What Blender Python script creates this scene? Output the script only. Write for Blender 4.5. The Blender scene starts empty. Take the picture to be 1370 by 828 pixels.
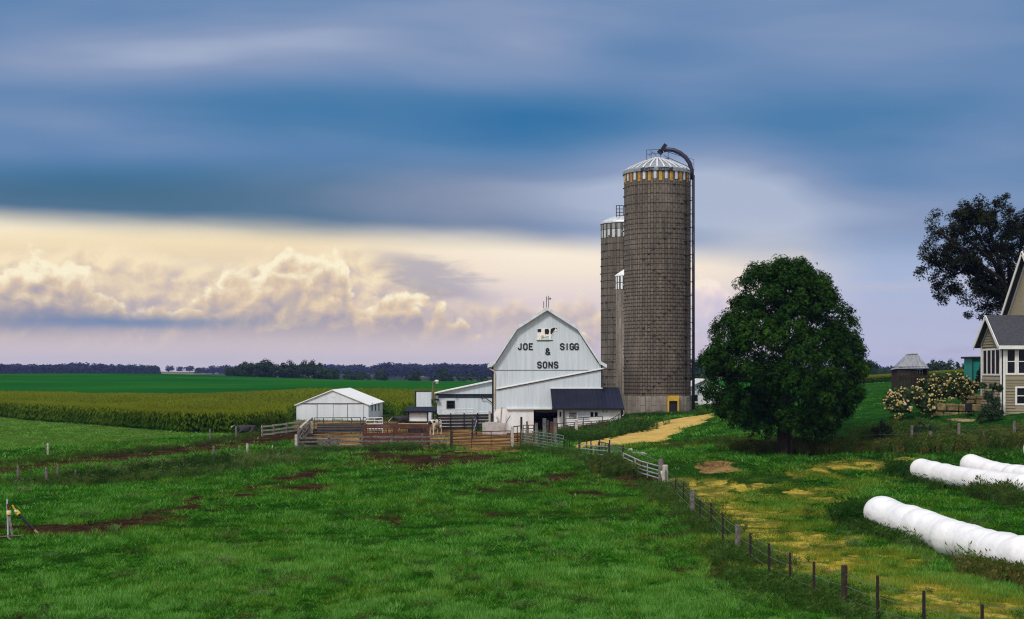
import bpy, bmesh, math, random
import numpy as np
from mathutils import Vector, Matrix
random.seed(7)
RNG = np.random.default_rng(11)
S = bpy.context.scene
COL = S.collection
PI = math.pi
R = math.radians

# ------------------------------------------------------------------ measuring
# eye height, focal length (photo pixels), optical axis and eye level in the photo
EYE, FPX, CX, HY = 6.6, 1882.0, 685.0, 497.0

def X_(px, D):
    return (px - CX) / FPX * D

def Z_(py, D):
    return EYE - (py - HY) / FPX * D

def P(px, py, D):
    return Vector((X_(px, D), D, Z_(py, D)))

def lin(r, g, b):
    f = lambda c: (c / 255 / 12.92) if c <= 10 else ((c / 255 + 0.055) / 1.055) ** 2.4
    return (f(r), f(g), f(b))

# ------------------------------------------------------------------ camera
cam = bpy.data.cameras.new('camera')
camo = bpy.data.objects.new('camera', cam)
COL.objects.link(camo)
camo.location = (0, 0, EYE)
camo.rotation_euler = (R(90), 0, 0)
cam.sensor_width = 36
cam.lens = 36 * FPX / 1370
cam.shift_y = (HY - 414) / 1370
cam.clip_start = 0.5
cam.clip_end = 30000
S.camera = camo
S.view_settings.view_transform = 'Standard'
S.view_settings.look = 'None'
S.view_settings.exposure = 0
S.view_settings.gamma = 1
S.cycles.pixel_filter_type = 'BLACKMAN_HARRIS'
S.cycles.filter_width = 1.15
S.cycles.use_denoising = True
S.cycles.denoiser = 'OPENIMAGEDENOISE'
S.cycles.denoising_input_passes = 'RGB_ALBEDO_NORMAL'
S.cycles.denoising_prefilter = 'NONE'
S.cycles.max_bounces = 6

# ------------------------------------------------------------------ node helper
class NT:
    def __init__(self, tree):
        self.t = tree
        tree.nodes.clear()

    def new(self, typ, **kw):
        n = self.t.nodes.new(typ)
        for k, v in kw.items():
            setattr(n, k, v)
        return n

    def put(self, sock, v):
        if isinstance(v, bpy.types.NodeSocket):
            self.t.links.new(v, sock)
        elif isinstance(v, (tuple, list)) and len(v) == 3 and len(sock.default_value) == 4:
            sock.default_value = (*v, 1)
        else:
            sock.default_value = v

    def m(self, op, a, b=0.0, c=0.0, clamp=False):
        n = self.new('ShaderNodeMath', operation=op, use_clamp=clamp)
        self.put(n.inputs[0], a)
        self.put(n.inputs[1], b)
        if op in ('MULTIPLY_ADD', 'COMPARE', 'SMOOTH_MAX', 'SMOOTH_MIN', 'WRAP'):
            self.put(n.inputs[2], c)
        return n.outputs[0]

    def add(self, a, b): return self.m('ADD', a, b)
    def sub(self, a, b): return self.m('SUBTRACT', a, b)
    def mul(self, a, b): return self.m('MULTIPLY', a, b)
    def mad(self, a, b, c): return self.m('MULTIPLY_ADD', a, b, c)

    def ss(self, x, lo, hi, o0=0.0, o1=1.0):
        n = self.new('ShaderNodeMapRange', interpolation_type='SMOOTHSTEP')
        self.put(n.inputs[0], x)
        self.put(n.inputs[1], lo)
        self.put(n.inputs[2], hi)
        self.put(n.inputs[3], o0)
        self.put(n.inputs[4], o1)
        return n.outputs[0]

    def gauss(self, u, v, u0, v0, su, sv):
        a = self.mul(self.sub(u, u0), 1 / su)
        b = self.mul(self.sub(v, v0), 1 / sv)
        q = self.add(self.mul(a, a), self.mul(b, b))
        return self.m('EXPONENT', self.mul(q, -1.0))

    def xyz(self, x, y, z):
        n = self.new('ShaderNodeCombineXYZ')
        for i, v in enumerate((x, y, z)):
            self.put(n.inputs[i], v)
        return n.outputs[0]

    def sep(self, v):
        n = self.new('ShaderNodeSeparateXYZ')
        self.put(n.inputs[0], v)
        return n.outputs

    def noise(self, vec, scale=1.0, detail=4.0, rough=0.5, dist=0.0, lac=2.0, dim='3D'):
        n = self.new('ShaderNodeTexNoise', noise_dimensions=dim)
        if vec is not None:
            self.put(n.inputs['Vector'], vec)
        n.inputs['Scale'].default_value = scale
        n.inputs['Detail'].default_value = detail
        n.inputs['Roughness'].default_value = rough
        n.inputs['Distortion'].default_value = dist
        n.inputs['Lacunarity'].default_value = lac
        return n.outputs[0]

    def voro(self, vec, scale=1.0, detail=0.0, rough=0.5, feature='F1', smooth=0.5, rand=1.0, dim='3D'):
        n = self.new('ShaderNodeTexVoronoi', feature=feature, voronoi_dimensions=dim)
        self.put(n.inputs['Vector'], vec)
        n.inputs['Scale'].default_value = scale
        n.inputs['Detail'].default_value = detail
        n.inputs['Roughness'].default_value = rough
        n.inputs['Randomness'].default_value = rand
        if feature == 'SMOOTH_F1':
            n.inputs['Smoothness'].default_value = smooth
        return n.outputs[0]

    def mix(self, f, a, b, mode='MIX'):
        n = self.new('ShaderNodeMix', data_type='RGBA', blend_type=mode)
        self.put(n.inputs[0], f)
        self.put(n.inputs[6], a)
        self.put(n.inputs[7], b)
        return n.outputs[2]

    def ramp(self, f, stops, interp='LINEAR'):
        n = self.new('ShaderNodeValToRGB')
        cr = n.color_ramp
        cr.interpolation = interp
        while len(cr.elements) < len(stops):
            cr.elements.new(0.5)
        for e, (p, c) in zip(cr.elements, stops):
            e.position = p
            e.color = (*c, 1) if len(c) == 3 else c
        self.put(n.inputs[0], f)
        return n.outputs[0]

    def curve(self, x, pts, lo, hi):
        """piecewise smooth function of x given by (x, y) points"""
        n = self.new('ShaderNodeFloatCurve')
        c = n.mapping.curves[0]
        n.mapping.use_clip = False
        ys = [p[1] for p in pts]
        y0, y1 = min(ys), max(ys)
        P_ = [((x_ - lo) / (hi - lo), (y_ - y0) / (y1 - y0)) for x_, y_ in pts]
        while len(c.points) < len(P_):
            c.points.new(0.5, 0.5)
        for q, (a, b) in zip(c.points, P_):
            q.location = (a, b)
        n.mapping.update()
        t = self.m('DIVIDE', self.sub(x, lo), hi - lo)
        self.put(n.inputs['Value'], self.m('MINIMUM', self.m('MAXIMUM', t, 0.0), 1.0))
        return self.mad(n.outputs[0], y1 - y0, y0)
# ------------------------------------------------------------------ sky
SUN_AZ, SUN_EL = R(210), R(46)          # behind the camera, over its left shoulder (clockwise from +Y)
W = bpy.data.worlds.new('World')
S.world = W
W.use_nodes = True

def build_sky():
    n = NT(W.node_tree)
    def n2(*a):
        return n.noise(*a, dim='2D')

    def q2d(a, b, seed):
        return n.xyz(n.add(a, seed * 17.3), n.add(b, seed * 5.1), 0.0)
    d = n.new('ShaderNodeTexCoord').outputs['Generated']
    x, y, z = n.sep(d)
    az = n.m('ARCTAN2', x, y)
    u = n.mul(n.mad(n.mul(n.mul(az, az), az), 0.333, az), 18.82)
    hyp = n.m('SQRT', n.add(n.mul(x, x), n.mul(y, y)))
    el = n.m('DIVIDE', z, n.m('MAXIMUM', hyp, 0.02))
    v = n.mul(el, n.mul(n.mad(n.mul(az, az), 0.5, 1.0), 18.82))
    v = n.m('MINIMUM', v, 60.0)
    c = lin
    wv = q2d(n.mul(u, 0.10), n.mul(v, 0.32), 3.1)
    wob = n.sub(n2(wv, 1.0, 3, 0.5), 0.5)

    # upper grey-blue stratus with long soft streaks that dip to the right
    sv = n.mad(u, 0.045, v)
    st = n2(q2d(n.mul(u, 0.13), n.mad(wob, 0.7, n.mul(sv, 0.62)), 8.4), 1.0, 3.0, 0.45, 0.25)
    st2 = n2(q2d(n.mul(u, 0.30), n.mul(sv, 1.5), 1.7), 1.0, 3, 0.5)
    s = n.mad(n.sub(st2, 0.5), 0.22, n.mad(n.sub(st, 0.5), 0.8, 0.53))
    for (u0, v0, su, svv, k) in ((0.5, 3.35, 1.8, 0.40, -0.52), (-3.2, 3.55, 2.6, 0.32, -0.28), (4.7, 3.05, 1.5, 0.5, -0.24),
                                 (-5.0, 4.2, 2.4, 0.35, 0.22), (-5.6, 3.2, 2.2, 0.3, 0.20), (-0.6, 2.35, 2.0, 0.35, 0.34),
                                 (5.2, 4.3, 3.0, 0.5, 0.26), (-2.6, 4.5, 2.6, 0.35, 0.14), (2.2, 2.5, 1.5, 0.9, 0.50),
                                 (5.5, 2.1, 2.2, 0.4, 0.30), (0.3, 4.35, 1.0, .5, .22), (3.6, 2.0, 1.0, .6, .28), (2.2, 4.4, 1.5, .35, -.12),
                                 (-6.0, 2.45, 1.8, 0.28, -0.25)):
        s = n.mad(n.gauss(u, v, u0, v0, su, svv), k, s)
    up = n.ramp(s, [(0.0, c(46, 112, 164)), (0.30, c(74, 124, 170)), (0.55, c(106, 138, 180)), (0.78, c(134, 153, 188)), (1.0, c(172, 184, 208))])
    steel = n.ramp(s, [(0.0, c(52, 100, 130)), (0.5, c(82, 116, 146)), (1.0, c(140, 150, 178))])
    k = n.mul(n.ss(v, 3.0, 2.3), n.ss(u, 1.6, -0.8))
    up = n.mix(k, up, steel)

    # bright band under the stratus, then cloud-filled lower sky
    low_l = n.ramp(n.mul(v, 0.4), [(0.0, c(206, 199, 210)), (0.10, c(204, 195, 206)), (0.22, c(194, 182, 188)), (0.40, c(202, 182, 176)),
                                   (0.60, c(236, 214, 182)), (0.70, c(246, 226, 186)), (0.80, c(254, 240, 210)), (1.0, c(255, 244, 218))])
    low_m = n.ramp(n.mul(v, 0.4), [(0.0, c(212, 202, 216)), (0.15, c(216, 203, 213)), (0.35, c(224, 208, 212)), (0.55, c(250, 234, 214)),
                                   (0.70, c(255, 243, 222)), (1.0, c(232, 228, 234))])
    low_r = n.ramp(n.mul(v, 0.4), [(0.0, c(196, 196, 218)), (0.25, c(180, 186, 214)), (0.50, c(170, 184, 216)), (0.62, c(176, 190, 220)), (1.0, c(150, 170, 208))])
    low = n.mix(n.ss(u, -3.4, 0.6), low_l, low_m)
    low = n.mix(n.ss(n.mad(wob, 1.5, u), 2.4, 4.9), low, low_r)
    wisp = n2(q2d(n.mul(u, 0.45), n.mul(v, 2.6), 5.0), 1.0, 5, 0.55, 0.3)
    low = n.mix(n.ss(wisp, 0.5, 0.75, 0.0, 0.45), low, n.mix(n.ss(v, 0.8, 1.6), c(176, 170, 190), c(252, 234, 200)))

    # cumulus towers
    def towers(col_in, tops, seed, bulge, lit, mid, base, soft=0.05, depth=0.75, dim=1.0, feat='F1', vb=0.35, vt=1.25):
        q = q2d(u, n.mul(v, 1.15), seed)
        wq = n2(q, 1.6, 3, 0.5)
        q2 = q2d(n.mad(n.sub(wq, 0.5), 0.3, u), n.mad(n.sub(wq, 0.5), 0.4, n.mul(v, 1.15)), seed)
        b1 = n.voro(q2, 2.0, 3.0, 0.42, feat, 0.35, dim='2D')
        q3 = q2d(n.add(n.mad(n.sub(wq, 0.5), 0.3, u), -0.07), n.add(n.mad(n.sub(wq, 0.5), 0.4, n.mul(v, 1.15)), 0.11), seed)
        b2 = n.voro(q3, 2.0, 3.0, 0.42, feat, 0.35, dim='2D')
        fine = n.sub(n2(q, 5.0, 4, 0.6), 0.5)
        T = n.curve(u, tops, -9.0, 9.0)
        edge = n.add(n.mad(n.sub(wq, 0.5), 0.35, T), n.mad(fine, 0.10, n.mul(n.sub(0.60, b1), bulge)))
        h = n.sub(edge, v)
        mask = n.ss(h, 0.0, soft)
        rel = n.mad(n.sub(n2(q3, 2.6, 5, 0.55), n2(q2, 2.6, 5, 0.55)), 1.6, n.mul(n.sub(b2, b1), 1.5))
        deep = n.m('DIVIDE', h, depth)
        rim = n.ss(deep, 0.32, 0.0)
        t = n.add(n.mad(n.ss(v, 0.35, 1.55), 0.54, 0.18), n.add(n.mul(rim, 0.34), n.add(n.mul(rel, 0.40), n.mul(fine, 0.26))))
        t = n.sub(t, n.mul(n.ss(deep, 0.35, 1.1), 0.12))
        colr = n.ramp(t, [(0.12, base), (0.38, tuple((p + q) / 2 for p, q in zip(base, mid))), (0.58, mid), (0.88, lit), (1.0, lit)])
        fade = n.ss(v, 0.12, 0.6)
        return n.mix(n.mul(n.mul(mask, fade), dim), col_in, colr)

    low = towers(low, [(-9, 1.5), (-6.9, 1.62), (-5.6, 1.72), (-4.0, 1.55), (-2.6, 1.75), (-1.2, 1.35), (0.2, 1.0), (0.9, 1.05), (1.6, 0.6), (2.7, 0.5), (9, 0.2)],
                 14.2, 0.22, c(253, 234, 194), c(234, 212, 182), c(192, 178, 182), 0.26, 0.9, 0.8)
    # blue-grey gap between the towers
    gap = n.gauss(n.mad(n.sub(wisp, 0.5), 1.6, u), n.mad(n.sub(wisp, 0.5), 0.7, n.mad(u, 0.28, v)), -1.1, 0.95, 0.95, 0.26)
    low = n.mix(n.ss(gap, 0.15, 0.85, 0.0, 0.62), low, c(146, 146, 172))
    low = towers(low, [(-9, 1.1), (-7.0, 1.25), (-6.55, 1.62), (-6.1, 1.62), (-5.7, 1.40), (-5.35, 1.15), (-4.9, 0.9), (-4.4, 1.0), (-3.9, 1.2), (-3.3, 1.52),
                       (-2.75, 1.62), (-2.25, 1.48), (-2.0, 1.12), (-1.65, 1.18), (-1.2, 1.02), (-0.7, 0.75), (0.0, 0.3), (0.8, 0.6), (1.3, 0.2), (9, -0.5)],
                 2.6, 0.44, c(255, 243, 210), c(228, 203, 172), c(176, 166, 174), 0.13, 1.0, feat='SMOOTH_F1')
    low = towers(low, [(-9, -0.5), (1.8, -.6), (2.3, 1.30), (2.75, 1.22), (3.1, 0.65), (4.2, 0.0), (4.7, .25), (5.2, 0.0), (9, -0.6)],
                 6.3, 0.30, c(255, 238, 222), c(240, 220, 222), c(206, 200, 218), 0.10, 0.7, 0.8)
    low = n.mix(n.mul(n.gauss(u, n.mad(n.sub(wisp, 0.5), 0.4, v), -6.4, 0.72, 1.3, 0.2), 0.7), low, c(136, 142, 168))
    # thin blue shelf low on the left and veil along the horizon
    sh = n.mul(n.gauss(u, n.mad(n.sub(wisp, 0.5), 0.18, v), -5.2, 0.66, 1.7, 0.085), 0.9)
    low = n.mix(sh, low, c(104, 134, 172))
    veil = n.mul(n.ss(v, 0.75, 0.25), n.ss(u, 2.5, -1.0))
    low = n.mix(n.mul(veil, 0.75), low, n.ramp(v, [(0.0, c(212, 203, 208)), (0.45, c(218, 204, 204)), (0.8, c(198, 184, 188))]))

    # stratus edge
    ve = n.curve(u, [(-9, 2.02), (-6.85, 1.94), (-3.5, 1.80), (-1.0, 1.67), (1.2, 1.60), (2.4, 1.52), (4.0, 1.48), (6.85, 1.40), (9, 1.35)], -9.0, 9.0)
    ve = n.mad(n.sub(st2, 0.5), 0.22, n.mad(wob, 0.40, ve))
    ed = n.ss(n.sub(v, ve), -0.15, 0.33)
    ed = n.mix(n.ss(u, 2.0, 4.5), ed, n.ss(n.sub(v, ve), -0.25, 0.75))
    sky = n.mix(ed, low, up)
    # overhead and behind the photographer the overcast is bright and even
    over = n.m('MAXIMUM', n.ss(v, 6.0, 16.0), n.ss(n.m('ABSOLUTE', az), 0.55, 1.25))
    oc = n.noise(n.xyz(n.mul(x, 2.0), n.mul(y, 2.0), n.mul(z, 4.0)), 1.2, 4, 0.5)
    bright = n.mix(oc, (0.66, 0.69, 0.76), (1.06, 1.05, 1.03))
    sky = n.mix(over, sky, bright)
    sky = n.mix(n.ss(z, 0.0, -0.03), sky, (0.30, 0.32, 0.38))

    ns = n.new('ShaderNodeTexSky', sky_type='NISHITA', sun_disc=False)
    ns.sun_elevation = SUN_EL
    ns.sun_rotation = SUN_AZ
    SCALE = 0.1
    ten = n.mix(1.0, sky, (1 / SCALE,) * 3, 'MULTIPLY')
    ten_node = ten.node
    ten_node.clamp_result = False
    out = n.mix(0.97, ns.outputs[0], ten)      # thin breaks let the clear sky through
    bg = n.new('ShaderNodeBackground')
    n.put(bg.inputs[0], out)
    bg.inputs[1].default_value = SCALE
    o = n.new('ShaderNodeOutputWorld')
    n.t.links.new(bg.outputs[0], o.inputs[0])
build_sky()
W.cycles.sampling_method = 'MANUAL'
W.cycles.sample_map_resolution = 256

sun = bpy.data.lights.new('sun', 'SUN')
sun.energy = 2.3
sun.angle = R(12)
sun.color = (1.0, 0.95, 0.88)
suno = bpy.data.objects.new('sun', sun)
COL.objects.link(suno)
sd = Vector((math.sin(SUN_AZ) * math.cos(SUN_EL), math.cos(SUN_AZ) * math.cos(SUN_EL), math.sin(SUN_EL)))
suno.rotation_euler = sd.to_track_quat('Z', 'Y').to_euler()
suno.location = (-20, -40, 60)
# ------------------------------------------------------------------ terrain
def vnoise(x, y, seed=0):
    """smooth lattice noise in 0..1 (numpy)"""
    x = np.asarray(x, float); y = np.asarray(y, float)
    xi = np.floor(x).astype(np.int64); yi = np.floor(y).astype(np.int64)
    fx = x - xi; fy = y - yi
    fx = fx * fx * (3 - 2 * fx); fy = fy * fy * (3 - 2 * fy)
    def hsh(a, b):
        h = (a * 374761393 + b * 668265263 + seed * 1442695041) & 0xFFFFFFFF
        h = ((h ^ (h >> 13)) * 1274126177) & 0xFFFFFFFF
        return ((h ^ (h >> 16)) & 0xFFFF) / 65535.0
    return ((hsh(xi, yi) * (1 - fx) + hsh(xi + 1, yi) * fx) * (1 - fy)
            + (hsh(xi, yi + 1) * (1 - fx) + hsh(xi + 1, yi + 1) * fx) * fy)

def fbm(x, y, seed=0, oct_=4):
    t = 0; a = 0.5; n = 0
    for o in range(oct_):
        t = t + a * vnoise(x * 2 ** o, y * 2 ** o, seed + o * 7); n += a; a *= 0.5
    return t / n

_cp = []
def cp(px, py, D): _cp.append((X_(px, D), D, Z_(py, D)))
def cw(x, y, z): _cp.append((x, y, z))
for x in (-70, -35, 0, 35, 70): cw(x, -60, 5.2)
for x in (-40, -18, 0, 18, 40): cw(x, 0, 4.7)
for x in (-40, -12, 12, 40): cw(x, 14, 2.4)
for x in (-40, -20, -7, 7, 20, 40): cw(x, 31, 0.05)
for x in (-60, -25, 0): cw(x, 45, 0.0)
cw(22, 42, 0.0); cw(45, 45, 0.2)
for x in (-60, -28, -8, 8): cw(x, 75, 0.0)
cp(885, 648, 81); cp(926, 688, 65); cp(987, 742, 50.7); cp(1129, 818, 38.7)
cp(1190, 712, 57); cp(1330, 748, 50); cp(1240, 642, 83); cw(37, 70, .5); cw(33, 86, .8); cw(48, 85, 1.2)
for x in (-70, -40): cw(x, 110, 0.05)
for px, py, D in ((400, 601, 116), (600, 600, 117), (700, 596, 119), (785, 597, 118), (660, 578, 141), (760, 577.5, 141), (830, 566, 141),
                  (400, 563, 172), (510, 562, 178), (880, 552, 156), (820, 553, 160), (950, 553, 150), (870, 575, 134), (940, 545, 185),
                  (1045, 606, 95), (1113, 598, 97), (950, 620, 85), (1000, 585, 112), (1220, 600, 93), (1283, 594, 93), (1356, 592, 92.5),
                  (1200, 560, 103), (1290, 563, 101), (1340, 556.5, 100), (1400, 552, 100), (1160, 540, 115), (1215, 524, 135), (1180, 512, 150),
                  (1172, 512, 260), (1280, 505, 250), (240, 578, 142), (0, 557, 191), (395, 580, 141), (60, 612, 108),
                  (500, 534, 250), (250, 541, 260), (0, 538, 300), (640, 534, 250), (900, 529, 250),
                  (0, 515, 420), (300, 517, 420), (600, 517, 400), (950, 512, 400), (1200, 507, 420),
                  (0, 500.5, 600), (215, 500, 600), (310, 503, 600), (480, 508.5, 600), (640, 510.5, 600), (950, 509, 600), (1200, 505, 600), (-200, 502, 600), (1500, 505, 600),
                  (-250, 540, 200), (-250, 580, 140), (1600, 540, 110), (1600, 525, 180)):
    cp(px, py, D)
for x in (-500, -250, 0, 250, 500): cw(x, 800, -1.0)
_C = np.array(_cp)
_SC = 100.0
def _U(d): return np.where(d > 1e-9, d * d * np.log(np.maximum(d, 1e-9)), 0.0)
def _solve():
    n = len(_C)
    p = _C[:, :2] / _SC
    # squash distance so far points do not dominate
    K = _U(np.linalg.norm(p[:, None] - p[None], axis=2)) + np.eye(n) * 2e-4
    Pm = np.c_[np.ones(n), p]
    A = np.block([[K, Pm], [Pm.T, np.zeros((3, 3))]])
    return np.linalg.solve(A, np.r_[_C[:, 2], 0, 0, 0])
_Wt = _solve()

def sstep(x, a, b):
    t = np.clip((x - a) / (b - a), 0, 1)
    return t * t * (3 - 2 * t)

def H(x, y):
    x = np.atleast_1d(np.asarray(x, float)); y = np.atleast_1d(np.asarray(y, float))
    yc = np.clip(y, -70, 820); xc = np.clip(x, -560, 560)
    px_ = xc / _SC; py_ = yc / _SC
    z = np.full(x.shape, _Wt[-3]) + _Wt[-2] * px_ + _Wt[-1] * py_
    for i in range(len(_C)):
        z = z + _Wt[i] * _U(np.hypot(px_ - _C[i, 0] / _SC, py_ - _C[i, 1] / _SC))
    near = sstep(y, 8, 35) * (1 - sstep(y, 100, 115))
    z = z + near * ((fbm(x / 9, y / 9, 3, 3) - 0.5) * 0.28 + (fbm(x / 2.2, y / 2.2, 5, 2) - 0.5) * 0.10)
    far = -2.5 + 7.5 * sstep(y, 1150, 2500) * (0.55 + 0.9 * vnoise(x / 420 + 3.2, y / 900, 9)) - 12 * sstep(y, 3200, 5200)
    k = sstep(y, 620, 900)
    return z * (1 - k) + far * k

def hz(x, y): return float(H([x], [y])[0])

_DS = np.concatenate([np.arange(20, 200, 0.1), np.geomspace(200, 3000, 900)])
def hit(px, py):
    """the point of the ground seen at a photo pixel"""
    xs = (px - CX) / FPX * _DS
    g = H(xs, _DS)
    ray = EYE - (py - HY) / FPX * _DS
    k = np.argmax(g >= ray)
    D = _DS[k]
    return Vector((xs[k], D, float(g[k])))

def ground(px, D):
    x = X_(px, D)
    return Vector((x, D, hz(x, D)))

# ------------------------------------------------------------------ ground cover zones, world metres
def line_mask(x, y, pts, w, soft=0.5):
    d = np.full(x.shape, 1e9)
    for (a, b), (wa, wb) in zip(zip(pts[:-1], pts[1:]), zip(w[:-1], w[1:])):
        ax, ay = a; bx, by = b
        vx, vy = bx - ax, by - ay
        t = np.clip(((x - ax) * vx + (y - ay) * vy) / (vx * vx + vy * vy + 1e-9), 0, 1)
        dd = np.hypot(x - ax - t * vx, y - ay - t * vy) - (wa + (wb - wa) * t)
        d = np.minimum(d, dd)
    return 1 - sstep(d, -soft, soft)

def poly_mask(x, y, pts, soft=0.5):
    ins = np.zeros(x.shape, bool)
    d = np.full(x.shape, 1e9)
    n = len(pts)
    for i in range(n):
        ax, ay = pts[i]; bx, by = pts[(i + 1) % n]
        c = ((ay > y) != (by > y)) & (x < (bx - ax) * (y - ay) / (by - ay + 1e-12) + ax)
        ins ^= c
        vx, vy = bx - ax, by - ay
        t = np.clip(((x - ax) * vx + (y - ay) * vy) / (vx * vx + vy * vy + 1e-9), 0, 1)
        d = np.minimum(d, np.hypot(x - ax - t * vx, y - ay - t * vy))
    sd = np.where(ins, -d, d)
    return 1 - sstep(sd, -soft, soft)

def hp(*pp): return [tuple(hit(a, b)[:2]) for a, b in pp]

G_DRIVE = hp((951, 552.5), (905, 560), (869, 567.5), (838, 577), (809, 586), (785, 591), (762, 596), (770, 601), (785, 597.5), (815, 595.5),
             (850, 593), (880, 591), (893, 590), (898, 583), (915, 574), (935, 566), (956, 558))
G_APRON = hp((833, 568), (838, 560), (866, 558), (862, 566), (845, 570))
G_YARD = [(X_(395, 117), 117.0), (X_(500, 116.5), 116.5), (X_(640, 117), 117), (X_(705, 117), 117), (X_(757, 127), 127), (X_(757, 140), 140), (X_(640, 141), 141), (X_(600, 158), 158),
          (X_(520, 168), 168), (X_(395, 172), 172), (X_(390, 150), 150), (X_(385, 134), 134)]
L_TRACK = hp((-60, 640), (0, 629), (60, 622), (150, 611.5), (230, 604), (300, 596), (345, 585), (400, 577))
L_COW = hp((-20, 712), (60, 710), (120, 708), (160, 699), (200, 690), (260, 672), (330, 657), (400, 638), (450, 625), (490, 615))
L_COW2 = hp((225, 694), (262, 687), (300, 681))
L_RUTS = [hp((945, 556.5), (905, 568), (868, 579), (830, 588), (790, 594)), hp((940, 561), (905, 574.5), (875, 584), (840, 591), (795, 597))]
MUDYARD = hp((462, 606), (520, 599.5), (600, 602), (660, 606), (652, 614), (620, 622), (575, 630), (530, 622), (480, 617))
L_DITCH = hp((795, 628), (822, 640), (850, 652), (868, 662), (880, 682))
L_DITCH2 = hp((838, 702), (870, 703), (903, 701))
L_DITCH3 = hp((945, 745), (960, 765), (975, 780))
L_FENCE = hp((904, 662), (926, 686), (967, 724), (1029, 773), (1089, 802), (1174, 826))
MUD_BLOBS = [(hit(a, b), r) for a, b, r in ((590, 617, 5.5), (545, 612, 4.5), (500, 610, 3), (640, 611, 3), (560, 628, 2.2), (525, 693, 1.4), (515, 698, .8), (553, 672, 1.2),
                                            (620, 663, .9), (655, 658, 1.5), (780, 660, 2), (712, 740, .8), (700, 645, 1.8), (745, 640, 1.6), (650, 690, .9),
                                            (410, 652, 2.0), (350, 664, 1.6), (900, 720, 1.5), (905, 760, 1.4), (1190, 690, .5), (860, 640, 1.4), (690, 620, 2.5))]
BARE = [(hit(955, 623), 1.7), (hit(978, 627), .9), (hit(655, 602), 3.0), (hit(620, 606), 2.0), (hit(345, 590), 1.8), (hit(310, 597), 1.6), (hit(250, 602.5), 1.0), (hit(190, 608), .8), (hit(275, 600), 1.2)]
DRY_LINES = [(hp((905, 646), (925, 658), (945, 676), (975, 690), (985, 707)), (0.5, 1.0, .9, .9, .5)),
             (hp((1000, 728), (1030, 735), (1062, 758), (1090, 752), (1120, 757)), (.5, .9, 1.1, .8, .5)),
             (hp((1040, 700), (1080, 727), (1110, 745)), (.3, .45, .3)),
             (hp((1150, 770), (1200, 785), (1260, 808), (1330, 815), (1420, 822)), (.3, .6, .9, 1.2, 1.4)),
             (hp((1060, 657), (1100, 666), (1130, 674)), (.4, .5, .3)),
             (hp((1080, 629), (1140, 625), (1220, 617)), (.3, .6, .3)),
             (hp((1115, 622), (1138, 619)), (.4, .5)),
             (hp((970, 648), (1010, 652)), (.6, .5)), (hp((1050, 690), (1085, 682)), (.5, .4)), (hp((1110, 735), (1140, 722)), (.4, .3)), (hp((990, 700), (1060, 735)), (.5, .5)),
             (hp((1180, 745), (1230, 765)), (.25, .2)), (hp((780, 599), (860, 598)), (.3, .2)), (hp((905, 592), (935, 598)), (.3, .2))]
HAY = [(X_(-400, 108), 108), (X_(0, 116), 116), (X_(100, 122), 122), (X_(230, 133), 133), (X_(330, 139), 139), (X_(240, 142), 142), (X_(0, 191), 191), (X_(-500, 260), 260)]
CORN = [(X_(372, 146), 146), (X_(330, 141), 141), (X_(240, 142), 142), (X_(0, 191), 191), (X_(-320, 260), 260), (X_(-250, 330), 330), (X_(95, 318), 318), (X_(130, 268), 268),
        (X_(480, 252), 252), (X_(700, 238), 238), (X_(700, 200), 200), (X_(560, 196), 196), (X_(535, 186), 186), (X_(515, 200), 200), (X_(420, 198), 198), (X_(392, 176), 176)]
MEADOW = hp((900, 640), (1000, 632), (1100, 626), (1215, 616), (1215, 640), (1140, 668), (1145, 700), (1250, 762), (1400, 800), (1420, 850), (1180, 832), (1090, 806), (1029, 777), (960, 722), (926, 690))
LAWN = [(X_(1120, 99), 99), (X_(1230, 95), 95), (X_(1420, 94.5), 94.5), (X_(1800, 96), 96), (X_(1800, 200), 200), (X_(1155, 230), 230), (X_(1000, 200), 200), (X_(970, 150), 150), (X_(985, 118), 118)]
CORN_E = [(X_(1120, 262), 262), (X_(1330, 262), 262), (X_(1330, 285), 285), (X_(1120, 285), 285)]

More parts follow.
